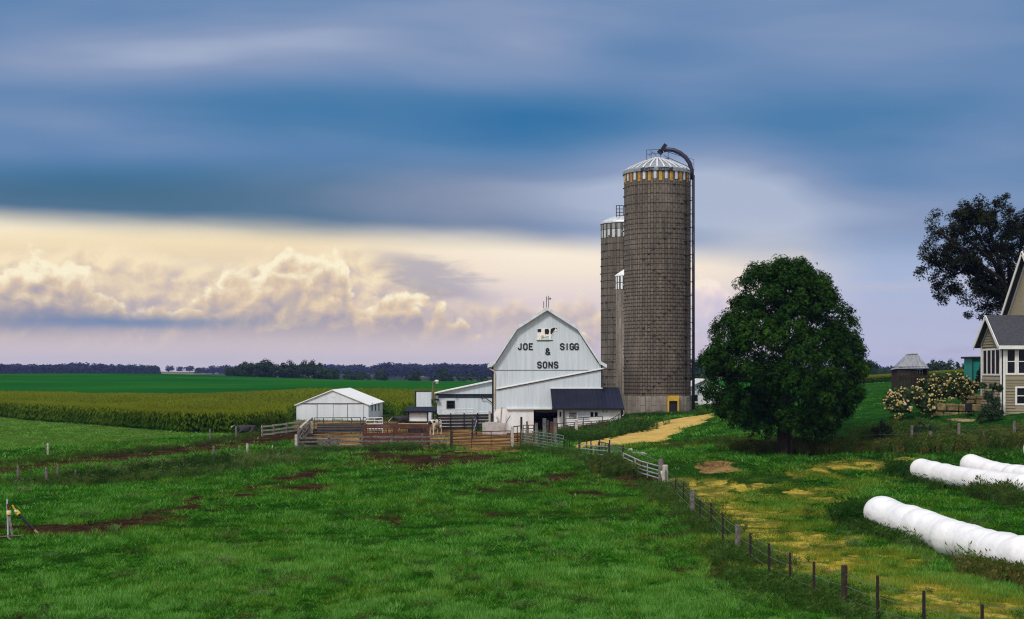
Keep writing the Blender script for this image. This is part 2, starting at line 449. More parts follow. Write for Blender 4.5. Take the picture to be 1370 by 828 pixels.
def zones(x, y):
    n1 = fbm(x / 3.1, y / 3.1, 21, 4) - 0.5
    n2 = fbm(x / 0.9, y / 0.9, 31, 3) - 0.5
    jx = x + n1 * 3.2 + n2 * 0.8; jy = y + (fbm(x / 3.1, y / 3.1, 61, 4) - 0.5) * 3.2 + n2 * 0.8
    gravel = np.maximum(poly_mask(jx * .5 + x * .5, jy * .5 + y * .5, G_DRIVE, 0.4), poly_mask(jx * .5 + x * .5, jy * .5 + y * .5, G_APRON, 0.4))
    yard = poly_mask(jx, jy, G_YARD, 1.0)
    for p, r in BARE: yard = np.maximum(yard, (1 - sstep(np.hypot(jx - p.x, (jy - p.y) * .6), r * .5, r)) * .9)
    mud = line_mask(jx, jy, L_TRACK, [1.2, 1.4, 1.8, 2.4, 2.8, 3.2, 3.8, 4.5], 1.2)
    strip = 0.80 + 0.20 * sstep(fbm(x / 2.0, y / 2.0, 77, 3), 0.4, 0.56)
    mud = mud * strip
    mud = np.maximum(mud, line_mask(jx, jy, L_COW, [2.2, 2.4, 2.2, 1.5, 1.0, .6, .5, .8, .9, 1.0], 0.7) * sstep(fbm(x / 2.5, y / 2.5, 41, 3) + sstep(-x, 12, 20) * .2, 0.36, 0.55))
    for L, w in ((L_COW2, .25), (L_DITCH, .35), (L_DITCH2, .55), (L_DITCH3, .5)):
        mud = np.maximum(mud, line_mask(jx, jy, L, [w] * len(L), 0.45))
    mud = np.maximum(mud, poly_mask(jx, jy, MUDYARD, 1.6) * (.45 + .55 * sstep(fbm(x / 1.7, y / 2.6, 93, 4), .36, .52)))
    for L in L_RUTS: mud = np.maximum(mud, .5 * line_mask(jx * .3 + x * .7, jy * .3 + y * .7, L, [.18] * len(L), .35))
    for p, r in MUD_BLOBS:
        d = np.hypot((jx - p.x), (jy - p.y) * .8)
        mud = np.maximum(mud, (1 - sstep(d, r * .3, r * 1.15)) * sstep(fbm(x / 1.4, y / 2.2, 91, 4), 0.30, 0.56) * 1.4)
    dry = np.zeros(x.shape)
    for L, w in DRY_LINES:
        dry = np.maximum(dry, line_mask(jx, jy, L, [q * 2.0 for q in w], 1.0))
    dry *= 0.5 + 0.6 * sstep(fbm(x / 0.6, y / 0.8, 17, 4), 0.36, 0.54)
    mead = poly_mask(x, y, MEADOW, 1.5)
    dry = np.maximum(dry, mead * .55 * sstep(fbm(x / 2.4, y / 2.4, 171, 4) * .6 + fbm(x / .6, y / .6, 172, 2) * .4, .50, .64))
    olive = sstep(fbm(x / 6, y / 6, 55, 4), 0.47, 0.68) * 0.8
    lawn = poly_mask(x, y, LAWN, 0.8)
    hay = poly_mask(x, y, HAY, 1.5)
    corn = poly_mask(x, y, CORN, 1.0)
    farf = sstep(y, 192, 215) * (1 - sstep(y, 650, 720))
    return dict(gravel=gravel, yard=yard, mud=np.clip(mud, 0, 1), dry=np.clip(dry, 0, 1), olive=olive, lawn=lawn, mead=mead, hay=hay, corn=corn, far=farf)

def make_mesh(name, co, faces_idx, loops_per):
    """co (n,3) float, faces_idx flat int array, loops_per 3 or 4"""
    me = bpy.data.meshes.new(name)
    nf = len(faces_idx) // loops_per
    me.vertices.add(len(co)); me.vertices.foreach_set('co', np.ascontiguousarray(co, np.float32).ravel())
    me.loops.add(len(faces_idx)); me.loops.foreach_set('vertex_index', np.ascontiguousarray(faces_idx, np.int32))
    me.polygons.add(nf)
    me.polygons.foreach_set('loop_start', np.arange(0, nf * loops_per, loops_per, dtype=np.int32))
    me.update(calc_edges=True)
    return me

def vattr(me, name, arr):
    a = me.attributes.new(name, 'FLOAT', 'POINT')
    a.data.foreach_set('value', np.ascontiguousarray(arr, np.float32))

def grid_faces(nr, nc):
    i = np.arange(nr * nc).reshape(nr, nc)
    return np.stack([i[:-1, :-1], i[:-1, 1:], i[1:, 1:], i[1:, :-1]], -1).reshape(-1)

def tag(o, label=None, cat=None, group=None, kind=None):
    if label: o['label'] = label
    if cat: o['category'] = cat
    if group: o['group'] = group
    if kind: o['kind'] = kind
    return o

def link(name, me, mat=None, parent=None):
    o = bpy.data.objects.new(name, me)
    COL.objects.link(o)
    if mat: me.materials.append(mat)
    if parent: o.parent = parent
    return o

def build_ground():
    Y0 = -75.0
    rows = np.concatenate([np.arange(8, 98, 6.0), np.arange(98, 106, 0.8), np.arange(106, 262, 0.36)])
    r = rows[-1]
    ext = []
    while r < 3400:
        r *= 1.022
        ext.append(r)
    rows = np.concatenate([rows, ext])
    # columns: dense across the view, wider outside
    t = np.linspace(-1, 1, 470)
    cols = 0.36 * t + 0.34 * t ** 7
    Dm, Cm = np.meshgrid(rows, cols, indexing='ij')
    x = (Dm * Cm).ravel(); y = (Dm + Y0).ravel()
    z = H(x, y)
    me = make_mesh('ground', np.c_[x, y, z], grid_faces(len(rows), len(cols)), 4)
    for k, v in zones(x, y).items():
        vattr(me, 'z_' + k, v)
    me.polygons.foreach_set('use_smooth', np.ones(len(me.polygons), bool))
    o = link('ground', me, ground_mat())
    tag(o, kind='structure')
    return o

def ground_mat():
    m = bpy.data.materials.new('ground_soil_and_turf')
    m.use_nodes = True
    n = NT(m.node_tree)
    geo = n.new('ShaderNodeNewGeometry').outputs['Position']
    def at(nm):
        a = n.new('ShaderNodeAttribute', attribute_name='z_' + nm)
        return a.outputs['Fac']
    big = n.noise(geo, 0.09, 4, 0.55)
    mid = n.noise(geo, 0.6, 5, 0.6)
    fine = n.noise(geo, 5.0, 4, 0.65)
    def sharp(a, lo=0.35, hi=0.65, k=0.7):
        return n.ss(n.mad(n.sub(n.mad(fine, 0.5, n.mul(mid, 0.5)), 0.5), k, a), lo, hi)
    turf = n.ramp(n.mad(fine, 0.4, n.mul(mid, 0.6)), [(0.3, (0.006, 0.020, 0.003)), (0.5, (0.012, 0.040, 0.006)), (0.7, (0.024, 0.066, 0.010))])
    turf = n.mix(n.mul(at('olive'), 0.5), turf, n.ramp(mid, [(0.35, (0.022, 0.045, 0.008)), (0.65, (0.055, 0.075, 0.016))]))
    hay = n.ramp(n.mad(mid, 0.5, n.mul(big, 0.5)), [(0.35, (0.035, 0.088, 0.014)), (0.65, (0.068, 0.135, 0.026))])
    turf = n.mix(at('hay'), turf, hay)
    lawn = n.ramp(n.mad(mid, 0.6, n.mul(big, 0.4)), [(0.35, (0.010, 0.046, 0.008)), (0.65, (0.022, 0.082, 0.015))])
    turf = n.mix(at('lawn'), turf, lawn)
    gx, gy, gz = n.sep(geo)
    und = n.noise(n.xyz(n.mul(gx, 0.012), n.mul(gy, 0.012), 5.0), 1.0, 4, 0.55)
    rows = n.noise(n.xyz(n.mul(gx, 0.004), n.mul(gy, 0.03), 0.0), 1.0, 4, 0.6)
    farf = n.ramp(n.mad(rows, 0.45, n.mad(und, 0.45, n.mul(mid, 0.1))), [(0.35, (0.004, 0.050, 0.004)), (0.5, (0.008, 0.085, 0.006)), (0.66, (0.034, 0.118, 0.006))])
    turf = n.mix(at('far'), turf, farf)
    turf = n.mix(at('corn'), turf, (0.02, 0.018, 0.008))
    # fields and woods of the far country
    patch = n.noise(n.xyz(n.mul(gx, 0.0035), n.mul(gy, 0.0012), 2.0), 1.0, 2, 0.4)
    country = n.ramp(patch, [(0.40, (0.018, 0.045, 0.012)), (0.5, (0.045, 0.075, 0.02)), (0.56, (0.17, 0.15, 0.07)), (0.62, (0.03, 0.06, 0.015))])
    turf = n.mix(n.ss(gy, 650, 760), turf, country)
    straw = n.ramp(fine, [(0.35, (0.22, 0.17, 0.022)), (0.6, (0.48, 0.36, 0.065))])
    col = n.mix(sharp(at('dry')), turf, n.mix(n.ss(mid, .4, .6), straw, (0.10, 0.10, 0.02)))
    mudc = n.ramp(n.mad(fine, 0.6, n.mul(mid, 0.4)), [(0.32, (0.007, 0.004, 0.003)), (0.48, (0.020, 0.012, 0.007)), (0.64, (0.080, 0.046, 0.024))])
    yardc = n.ramp(n.mad(fine, 0.35, n.mul(n.noise(geo, 0.32, 5, 0.6), 0.65)), [(0.34, (0.05, 0.026, 0.014)), (0.46, (0.12, 0.066, 0.028)), (0.56, (0.25, 0.155, 0.06)), (0.68, (0.34, 0.23, 0.10))])
    col = n.mix(sharp(at('yard')), col, yardc)
    gravc = n.ramp(n.mad(fine, 0.5, n.mul(mid, 0.5)), [(0.3, (0.24, 0.15, 0.042)), (0.48, (0.47, 0.32, 0.095)), (0.7, (0.60, 0.43, 0.155))])
    col = n.mix(sharp(at('gravel'), .4, .6), col, gravc)
    col = n.mix(sharp(at('mud')), col, mudc)
    b = n.new('ShaderNodeBsdfPrincipled')
    n.put(b.inputs['Base Color'], col)
    b.inputs['Roughness'].default_value = 0.95
    b.inputs['Specular IOR Level'].default_value = 0.0
    bu = n.new('ShaderNodeBump')
    bu.inputs['Strength'].default_value = 0.8
    bu.inputs['Distance'].default_value = 0.12
    n.put(bu.inputs['Height'], n.mad(n.noise(geo, 11.0, 3, 0.6), 0.5, fine))
    n.put(b.inputs['Normal'], bu.outputs[0])
    o = n.new('ShaderNodeOutputMaterial')
    n.t.links.new(b.outputs[0], o.inputs[0])
    return m

build_ground()
# ------------------------------------------------------------------ materials
MATS = {}
def pm(name, c1, c2=None, scale=4.0, rough=0.7, metal=0.0, bump=0.0, stretch=(1, 1, 1), detail=4, c3=None, spec=0.3, lo=0.35, hi=0.65, ribs=None, streak=None):
    """procedural surface: two or three colours mixed by noise in object space; ribs = (axis, period, height)"""
    if name in MATS: return MATS[name]
    m = bpy.data.materials.new(name)
    m.use_nodes = True
    n = NT(m.node_tree)
    tc = n.new('ShaderNodeTexCoord').outputs['Object']
    mp = n.new('ShaderNodeMapping')
    n.put(mp.inputs[0], tc)
    mp.inputs['Scale'].default_value = stretch
    f = n.noise(mp.outputs[0], scale, detail, 0.6)
    c2 = c2 or tuple(x * 0.8 for x in c1)
    stops = [(lo, c2), (hi, c1)] if c3 is None else [(lo, c3), ((lo + hi) / 2, c2), (hi, c1)]
    col = n.ramp(f, stops)
    if streak:
        mp2 = n.new('ShaderNodeMapping')
        n.put(mp2.inputs[0], tc)
        mp2.inputs['Scale'].default_value = streak[1]
        g = n.noise(mp2.outputs[0], 1.0, 5, 0.65)
        col = n.mix(n.ss(g, 0.46, 0.72, 0.0, streak[2]), col, streak[0])
    b = n.new('ShaderNodeBsdfPrincipled')
    n.put(b.inputs['Base Color'], col)
    b.inputs['Roughness'].default_value = rough
    b.inputs['Metallic'].default_value = metal
    b.inputs['Specular IOR Level'].default_value = spec
    h = None
    if bump: h = n.mul(f, bump)
    if ribs:
        x, y, z = n.sep(tc)
        s = {'x': x, 'y': y, 'z': z}[ribs[0]]
        t = n.m('FRACT', n.mul(s, 1.0 / ribs[1]))
        if ribs[0] == 'z':
            rib = n.m('SUBTRACT', 1.0, t)
        else:
            rib = n.ss(n.m('ABSOLUTE', n.sub(t, 0.5)), 0.36, 0.5)
        rib = n.mul(rib, ribs[2])
        h = n.add(h, rib) if h is not None else rib
    if h is not None:
        bu = n.new('ShaderNodeBump')
        bu.inputs['Strength'].default_value = 1.0
        bu.inputs['Distance'].default_value = 1.0
        n.put(bu.inputs['Height'], h)
        n.put(b.inputs['Normal'], bu.outputs[0])
    o = n.new('ShaderNodeOutputMaterial')
    n.t.links.new(b.outputs[0], o.inputs[0])
    MATS[name] = m
    return m

def leafmat(name, stops, rough=0.6, trans=0.25, spec=0.25, dry=None):
    """foliage: colour by the per-leaf value 'rnd' (and dry-grass or lit-top colour by 'dryness')"""
    if name in MATS: return MATS[name]
    m = bpy.data.materials.new(name)
    m.use_nodes = True
    n = NT(m.node_tree)
    a = n.new('ShaderNodeAttribute', attribute_name='rnd')
    col = n.ramp(a.outputs['Fac'], stops)
    if dry:
        d = n.new('ShaderNodeAttribute', attribute_name='dry_or_lit')
        col = n.mix(d.outputs['Fac'], col, dry)
    b = n.new('ShaderNodeBsdfPrincipled')
    n.put(b.inputs['Base Color'], col)
    b.inputs['Roughness'].default_value = rough
    b.inputs['Specular IOR Level'].default_value = spec
    t = n.new('ShaderNodeBsdfTranslucent')
    n.put(t.inputs[0], n.mix(1.0, col, (1.2, 1.25, 0.6), 'MULTIPLY'))
    mx = n.new('ShaderNodeMixShader')
    mx.inputs[0].default_value = trans
    n.t.links.new(b.outputs[0], mx.inputs[1])
    n.t.links.new(t.outputs[0], mx.inputs[2])
    o = n.new('ShaderNodeOutputMaterial')
    n.t.links.new(mx.outputs[0], o.inputs[0])
    MATS[name] = m
    return m

# ------------------------------------------------------------------ mesh builder (world coordinates)
class MB:
    def __init__(self):
        self.v = []; self.f = []

    def add(self, vs, fs):
        o = len(self.v)
        self.v += [tuple(p) for p in vs]
        self.f += [tuple(i + o for i in q) for q in fs]
        return self

    def box(self, x0, x1, y0, y1, z0, z1):
        vs = [(x, y, z) for z in (z0, z1) for y in (y0, y1) for x in (x0, x1)]
        return self.add(vs, [(0, 2, 3, 1), (4, 5, 7, 6), (0, 1, 5, 4), (2, 6, 7, 3), (0, 4, 6, 2), (1, 3, 7, 5)])

    def obox(self, a, b, w, h, up=(0, 0, 1)):
        """bar from a to b, w wide sideways, h along up"""
        a = Vector(a); b = Vector(b); d = (b - a).normalized()
        s = d.cross(Vector(up))
        if s.length < 1e-4: s = d.cross(Vector((0, 1, 0)))
        s.normalize(); u = s.cross(d).normalized()
        s *= w / 2; u *= h / 2
        vs = [a - s - u, a + s - u, a + s + u, a - s + u, b - s - u, b + s - u, b + s + u, b - s + u]
        return self.add(vs, [(0, 3, 2, 1), (4, 5, 6, 7), (0, 1, 5, 4), (1, 2, 6, 5), (2, 3, 7, 6), (3, 0, 4, 7)])

    def tube(self, pts, r, n=6, cap=True):
        pts = [Vector(p) for p in pts]
        rs = r if isinstance(r, (list, tuple)) else [r] * len(pts)
        o = len(self.v); prev = None
        for i, p in enumerate(pts):
            d = (pts[min(i + 1, len(pts) - 1)] - pts[max(i - 1, 0)]).normalized()
            s = prev - d * prev.dot(d) if prev is not None else d.orthogonal()
            if s.length < 1e-5: s = d.orthogonal()
            s.normalize(); prev = s; t = d.cross(s)
            for k in range(n):
                a = 2 * PI * k / n
                self.v.append(tuple(p + (s * math.cos(a) + t * math.sin(a)) * rs[i]))
        for i in range(len(pts) - 1):
            for k in range(n):
                a = o + i * n + k; b = o + i * n + (k + 1) % n
                self.f.append((a, b, b + n, a + n))
        if cap:
            self.f.append(tuple(o + k for k in reversed(range(n))))
            self.f.append(tuple(o + (len(pts) - 1) * n + k for k in range(n)))
        return self

    def prism(self, poly, y0, y1):
        """polygon in the xz plane (counter-clockwise seen from -y) extruded along y"""
        n = len(poly)
        vs = [(x, y0, z) for x, z in poly] + [(x, y1, z) for x, z in poly]
        fs = [tuple(range(n)), tuple(reversed(range(n, 2 * n)))]
        fs += [((i + 1) % n, i, i + n, (i + 1) % n + n) for i in range(n)]
        return self.add(vs, fs)

    def slab(self, quad, t):
        """a plate of thickness t under the quad given as four points"""
        q = [Vector(p) for p in quad]
        nrm = (q[1] - q[0]).cross(q[2] - q[0]).normalized()
        if nrm.z < 0: q.reverse(); nrm = -nrm
        lo = [p - nrm * t for p in q]
        return self.add(q + lo, [(0, 1, 2, 3), (7, 6, 5, 4)] + [((i + 1) % 4, i, i + 4, (i + 1) % 4 + 4) for i in range(4)])

    def lathe(self, prof, c, n=48, cap=False):
        """profile [(r, z)] turned about the vertical through c"""
        o = len(self.v)
        for r, z in prof:
            for k in range(n):
                a = 2 * PI * k / n
                self.v.append((c[0] + r * math.cos(a), c[1] + r * math.sin(a), c[2] + z))
        for i in range(len(prof) - 1):
            for k in range(n):
                a = o + i * n + k; b = o + i * n + (k + 1) % n
                self.f.append((a, b, b + n, a + n))
        if cap: self.f.append(tuple(o + (len(prof) - 1) * n + k for k in range(n)))
        return self

    def wall(self, x0, x1, z0, z1, y, t, holes=()):
        """vertical wall facing -y with rectangular openings (x0, x1, z0, z1), t thick"""
        xs = sorted({x0, x1, *[h[0] for h in holes], *[h[1] for h in holes]})
        zs = sorted({z0, z1, *[h[2] for h in holes], *[h[3] for h in holes]})
        for i in range(len(xs) - 1):
            for j in range(len(zs) - 1):
                cx, cz = (xs[i] + xs[i + 1]) / 2, (zs[j] + zs[j + 1]) / 2
                if any(h[0] < cx < h[1] and h[2] < cz < h[3] for h in holes): continue
                self.box(xs[i], xs[i + 1], y, y + t, zs[j], zs[j + 1])
        return self

    def build(self, name, mat, parent=None, smooth=False):
        off = parent_world(parent) if parent else Vector((0, 0, 0))
        me = bpy.data.meshes.new(name)
        me.from_pydata([(a - off.x, b - off.y, c - off.z) for a, b, c in self.v], [], self.f)
        me.update()
        if smooth: me.polygons.foreach_set('use_smooth', np.ones(len(me.polygons), bool))
        return link(name, me, mat, parent)

def parent_world(o):
    w = Vector((0, 0, 0))
    while o is not None:
        w += o.location
        o = o.parent
    return w

def thing(name, loc, label, cat, group=None):
    o = bpy.data.objects.new(name, None)
    COL.objects.link(o)
    o.location = loc
    o.empty_display_size = 0.3
    return tag(o, label, cat, group)

def solo(mb, name, mat, loc, label, cat, group=None, smooth=False):
    """a thing that is one mesh, with its origin at loc"""
    loc = Vector(loc)
    me = bpy.data.meshes.new(name)
    me.from_pydata([tuple(Vector(p) - loc) for p in mb.v], [], mb.f)
    me.update()
    if smooth: me.polygons.foreach_set('use_smooth', np.ones(len(me.polygons), bool))
    o = link(name, me, mat)
    o.location = loc
    return tag(o, label, cat, group)

def copy_thing(o, loc, rz=None, scale=None, label=None, group=None):
    c = o.copy(); COL.objects.link(c)
    c.location = loc
    if rz is not None: c.rotation_euler = (0, 0, rz)
    if scale is not None: c.scale = scale if isinstance(scale, (tuple, list)) else (scale,) * 3
    if label: c['label'] = label
    if group: c['group'] = group
    for ch in list(o.children):
        d = ch.copy(); COL.objects.link(d); d.parent = c
        for g in list(ch.children):
            e = g.copy(); COL.objects.link(e); e.parent = d
    return c

# ------------------------------------------------------------------ scattering many small pieces into one mesh
def scatter(name, pos, B, tv, tf, rnd, extra=None):
    """copies of a triangle template (tv (k,3), tf flat) at pos (N,3) with bases B (N,3,3) (rows = images of x, y, z)"""
    N, k = len(pos), len(tv)
    co = np.einsum('kj,njd->nkd', tv, B) + pos[:, None, :]
    idx = (np.asarray(tf)[None, :] + (np.arange(N) * k)[:, None]).reshape(-1)
    me = make_mesh(name, co.reshape(-1, 3), idx, 3)
    vattr(me, 'rnd', np.repeat(rnd, k))
    for a, b in (extra or {}).items():
        vattr(me, a, np.repeat(b, k))
    return me

def yaw_bases(yaw, sx, sz, tilt=0.0, rng=RNG):
    n = len(yaw)
    c, s = np.cos(yaw), np.sin(yaw)
    B = np.zeros((n, 3, 3))
    B[:, 0] = np.c_[c, s, np.zeros(n)] * np.asarray(sx)[:, None]
    B[:, 1] = np.c_[-s, c, np.zeros(n)] * np.asarray(sx)[:, None]
    t = rng.normal(0, tilt, (n, 2)) if tilt else np.zeros((n, 2))
    B[:, 2] = np.c_[t, np.ones(n)] * np.asarray(sz)[:, None]
    return B

def leaf_bases(nrm, size, rng, jitter=0.6):
    """random bases whose z follows nrm loosely"""
    n = len(nrm)
    z = nrm + rng.normal(0, jitter, (n, 3))
    z /= np.linalg.norm(z, axis=1)[:, None] + 1e-9
    x = rng.normal(0, 1, (n, 3))
    x -= z * (x * z).sum(1)[:, None]
    x /= np.linalg.norm(x, axis=1)[:, None] + 1e-9
    y = np.cross(z, x)
    s = np.asarray(size)[:, None]
    return np.stack([x * s, y * s, z * s], 1)

LEAF_V = np.array([(-.5, 0, 0), (-.05, -.42, .08), (.5, 0, -.06), (.0, .42, .08)])
LEAF_F = [0, 1, 2, 0, 2, 3]
SPRAY_V = np.array([(-.5, 0, 0), (0, -.12, .05), (.5, 0, 0), (0, .12, .05), (-.2, -.45, -.05), (.1, -.1, .03), (.1, .5, -.05), (-.15, .1, 0)])
SPRAY_F = [0, 1, 2, 0, 2, 3, 4, 5, 3, 6, 7, 5]
# ------------------------------------------------------------------ grass
BLADES = []
BF = []
def _tuft(nb, spread, lean, seed):
    r = random.Random(seed)
    v = []; f = []
    for i in range(nb):
        a = r.uniform(0, 2 * PI); d = r.uniform(0, spread)
        bx, by = math.cos(a) * d, math.sin(a) * d
        w = 0.085 * r.uniform(.7, 1.3); b = r.uniform(0, PI)
        l = lean * r.uniform(.3, 1.2); h = r.uniform(.6, 1.0)
        o = len(v)
        v += [(bx - w * math.cos(b), by - w * math.sin(b), 0), (bx + w * math.cos(b), by + w * math.sin(b), 0), (bx + math.cos(a) * l, by + math.sin(a) * l, h)]
        f += [o, o + 1, o + 2]
    return np.array(v), f

def grass():
    rng = np.random.default_rng(5)
    N = 300000
    py = rng.uniform(500, 850, N) ** 1.0
    py = 545 + (880 - 545) * rng.beta(1.15, 1.0, N)
    px = rng.uniform(-60, 1430, N)
    D = EYE * FPX / (py - HY) * rng.uniform(0.95, 1.06, N)
    x = (px - CX) / FPX * D
    z = zones(x, D)
    bare = np.maximum.reduce([z['gravel'], z['yard'] * .97, z['mud'] * 1.05, z['corn'], z['dry'] * .92, z['far'], sstep(D, 195, 205)])
    keep = rng.uniform(0, 1, N) > bare
    keep &= (D < 200)
    x, D = x[keep], D[keep]
    y = D
    z = {k: v[keep] for k, v in z.items()}
    n = len(x)
    p1 = fbm(x / 5.0, y / 5.0, 101, 4); p2 = fbm(x / 1.1, y / 1.1, 102, 3); p3 = fbm(x / 0.26, y / 0.26, 103, 2)
    rnd = 0.40 + (p1 - .5) * .5 + (p2 - .5) * .65 + (p3 - .5) * .85 + rng.normal(0, .20, n) + 0.16 * sstep(-y, -66, -40)
    rnd = rnd - z['olive'] * .06 - z['lawn'] * .10 + z['hay'] * .10
    dry = np.clip(z['dry'] * .5 + z['olive'] * sstep(p2, .45, .62) * .14 + z['mud'] * .2 + z['mead'] * sstep(p2, .42, .6) * .25 + (rng.uniform(0, 1, n) < .015) * .6 + z['hay'] * .12, 0, 1)
    h = (0.035 + 0.20 * sstep(p1 * .3 + p2 * .35 + p3 * .35, .40, .64)) * rng.uniform(.7, 1.3, n)
    h = h * (1 - .55 * z['lawn']) * (1 - .35 * z['hay']) * (1 + .4 * sstep(y, 60, 120) * (1 - z['lawn']))
    s = np.clip(0.125 * y / 45, .11, .40) * rng.uniform(.7, 1.35, n)
    tv, tf = _tuft(7, .9, .95, 3)
    B = yaw_bases(rng.uniform(0, 2 * PI, n), s, h, .15, rng)
    pos = np.c_[x, D, H(x, D) - .01]
    me = scatter('pasture_grass', pos, B, tv, tf, np.clip(rnd, 0, 1), {'dry_or_lit': dry})
    k = len(tv)
    per_blade = np.repeat(rng.normal(0, .16, n * (k // 3)), 3)
    me.attributes['rnd'].data.foreach_set('value', np.clip(np.repeat(rnd, k) + per_blade, 0, 1).astype(np.float32))
    m = leafmat('grass_blades', [(0.0, (0.005, 0.036, 0.001)), (0.3, (0.015, 0.098, 0.003)), (0.55, (0.040, 0.172, 0.009)), (0.8, (0.085, 0.270, 0.030)), (1.0, (0.20, 0.41, 0.11))],
                .8, .3, 0.0, dry=(0.27, 0.24, 0.026))
    o = link('pasture_grass', me, m)
    tag(o, 'short green grass covering the pasture, verges and lawn', 'grass', kind='stuff')

def strip_points(rng, pts, n, w):
    """random points along a world polyline, normal spread w"""
    pts = np.array(pts)
    seg = np.hypot(*(pts[1:] - pts[:-1]).T)
    k = rng.choice(len(seg), n, p=seg / seg.sum())
    t = rng.uniform(0, 1, n)[:, None]
    q = pts[k] * (1 - t) + pts[k + 1] * t
    return q + rng.normal(0, 1, (n, 2)) * w

def weeds():
    rng = np.random.default_rng(9)
    sets = []   # (points, height, tone, dryness, spread)
    def S_(pp, n, w, h, tone, dry, patch=.45):
        q = strip_points(rng, pp, n, w)
        k = fbm(q[:, 0] / 2.2, q[:, 1] / 2.2, 201, 3)
        q = q[rng.uniform(0, 1, n) < sstep(k, patch - .14, patch + .1) + .12]
        sets.append((q, h, tone, dry))
    S_(hp((10, 648), (60, 645), (130, 642), (190, 640), (250, 630), (300, 625), (350, 615), (400, 612)), 2600, 1.5, .55, .42, .25)
    S_(hp((190, 634), (240, 627), (290, 621), (340, 616)), 1500, 1.6, .62, .72, .35, .4)
    S_(hp((110, 645), (280, 628), (285, 622)), 500, .7, .9, .1, 0.05)
    S_(hp((360, 612), (400, 606), (450, 604), (500, 603), (560, 601), (600, 602)), 1500, .6, .6, .40, .15)
    S_(hp((0, 624), (100, 612), (200, 603), (320, 588)), 900, .7, .4, .2, .3)
    S_(hp((757, 590), (775, 587), (800, 582), (830, 576), (846, 573)), 2600, 1.3, .95, .40, .05, .1)
    S_(hp((775, 580), (800, 577), (830, 573)), 1500, 1.0, .95, .45, .0, .1)
    S_(hp((700, 600), (740, 606), (775, 612), (800, 620), (835, 630)), 800, .7, .5, .4, .15)
    S_(hp((812, 626), (824, 630), (836, 634)), 500, .5, .8, .42, .35, .1)
    S_(hp((885, 648), (926, 688), (967, 726), (1029, 775), (1089, 804), (1180, 830)), 2400, .6, .40, .38, .15)
    S_(hp((955, 735), (985, 760), (1030, 790), (1080, 812)), 700, .9, .36, .40, .1)
    S_(hp((1040, 606), (1080, 605), (1130, 602), (1180, 601), (1230, 599), (1290, 597), (1370, 593), (1420, 591)), 3400, .75, .75, .38, .45)
    S_(hp((1185, 590), (1220, 586), (1240, 584)), 900, 1.2, .85, .4, .3, .2)
    S_(hp((1000, 600), (1040, 604), (1075, 604)), 900, .8, .7, .1, .5, .2)
    S_(hp((1290, 590), (1330, 586), (1380, 584)), 600, .9, .6, .4, .55)
    # single coarse tufts dotted over the pasture and meadow
    for k in range(230):
        px, py = rng.uniform(-20, 1380), 600 + 235 * rng.beta(1.1, 1.0)
        if px > 880 and rng.random() < .4: continue
        c = hit(px, py)
        m_ = int(rng.integers(4, 13))
        sets.append((np.c_[c.x + rng.normal(0, .22, m_), c.y + rng.normal(0, .25, m_)], rng.uniform(.18, .38), rng.uniform(.15, .75), rng.uniform(0, .3)))
    # beside the wrapped bales
    for a in (((1160, 706), (1190, 716), (1230, 728), (1280, 740), (1330, 752), (1400, 768)), ((1222, 640), (1250, 648), (1300, 658), (1350, 670), (1400, 682))):
        S_(hp(*a), 2000, .36, .60, .45, .12, .3)
    S_(hp((1148, 690), (1156, 700), (1165, 706)), 700, .5, .85, .25, .0, .1)
    S_(hp((1205, 634), (1225, 640)), 420, .4, .75, .25, .0, .1)
    S_(hp((1320, 765), (1370, 778), (1420, 790)), 800, .6, .7, .5, .6, .2)
    S_(hp((1325, 662), (1345, 668), (1365, 672)), 420, .4, .9, .3, .3, .1)
    S_(hp((895, 600), (930, 592), (960, 590), (1000, 597)), 600, .9, .4, .25, .3)
    S_(hp((835, 556), (880, 555), (930, 556), (945, 552)), 700, .35, .45, .40, .05, .2)
    S_(hp((395, 576), (340, 582), (300, 588)), 300, .4, .4, .4, .2)
    pos = []; h = []; tone = []; dry = []
    for q, hh, tn, dr in sets:
        m = len(q)
        pos.append(q)
        big = fbm(q[:, 0] / 1.5, q[:, 1] / 1.5, 210, 3)
        h.append(hh * (0.45 + 1.0 * big) * rng.uniform(.6, 1.25, m))
        tone.append(tn + (big - .5) * .5 + rng.normal(0, .12, m))
        dry.append(np.clip(dr * (.4 + 1.6 * (rng.uniform(0, 1, m) < .4)) * rng.uniform(.3, 1, m), 0, 1))
    q = np.concatenate(pos); h = np.concatenate(h); tone = np.clip(np.concatenate(tone), 0, 1); dry = np.concatenate(dry)
    n = len(q)
    rr = random.Random(4)
    v = []; f = []
    for i in range(12):      # upright stems with small side leaves
        a = rr.uniform(0, 2 * PI); d = rr.uniform(0, .5); l = rr.uniform(.1, .6); hh = rr.uniform(.55, 1.0); w = .05
        b = rr.uniform(0, PI)
        o = len(v)
        bx, by = math.cos(a) * d, math.sin(a) * d
        tx, ty = bx + math.cos(a) * l, by + math.sin(a) * l
        v += [(bx - w * math.cos(b), by - w * math.sin(b), 0), (bx + w * math.cos(b), by + w * math.sin(b), 0), (tx, ty, hh)]
        f += [o, o + 1, o + 2]
        for t in (.5, .8):
            c = rr.uniform(0, 2 * PI); o = len(v)
            mx, my, mz = bx + (tx - bx) * t, by + (ty - by) * t, hh * t
            v += [(mx, my, mz), (mx + .38 * math.cos(c) - .035 * math.sin(c), my + .38 * math.sin(c) + .035 * math.cos(c), mz + .16), (mx + .30 * math.cos(c) + .05 * math.sin(c), my + .3 * math.sin(c) - .05 * math.cos(c), mz + .06)]
            f += [o, o + 1, o + 2]
    B = yaw_bases(rng.uniform(0, 2 * PI, n), .42 * (h ** .6), h, .12, rng)
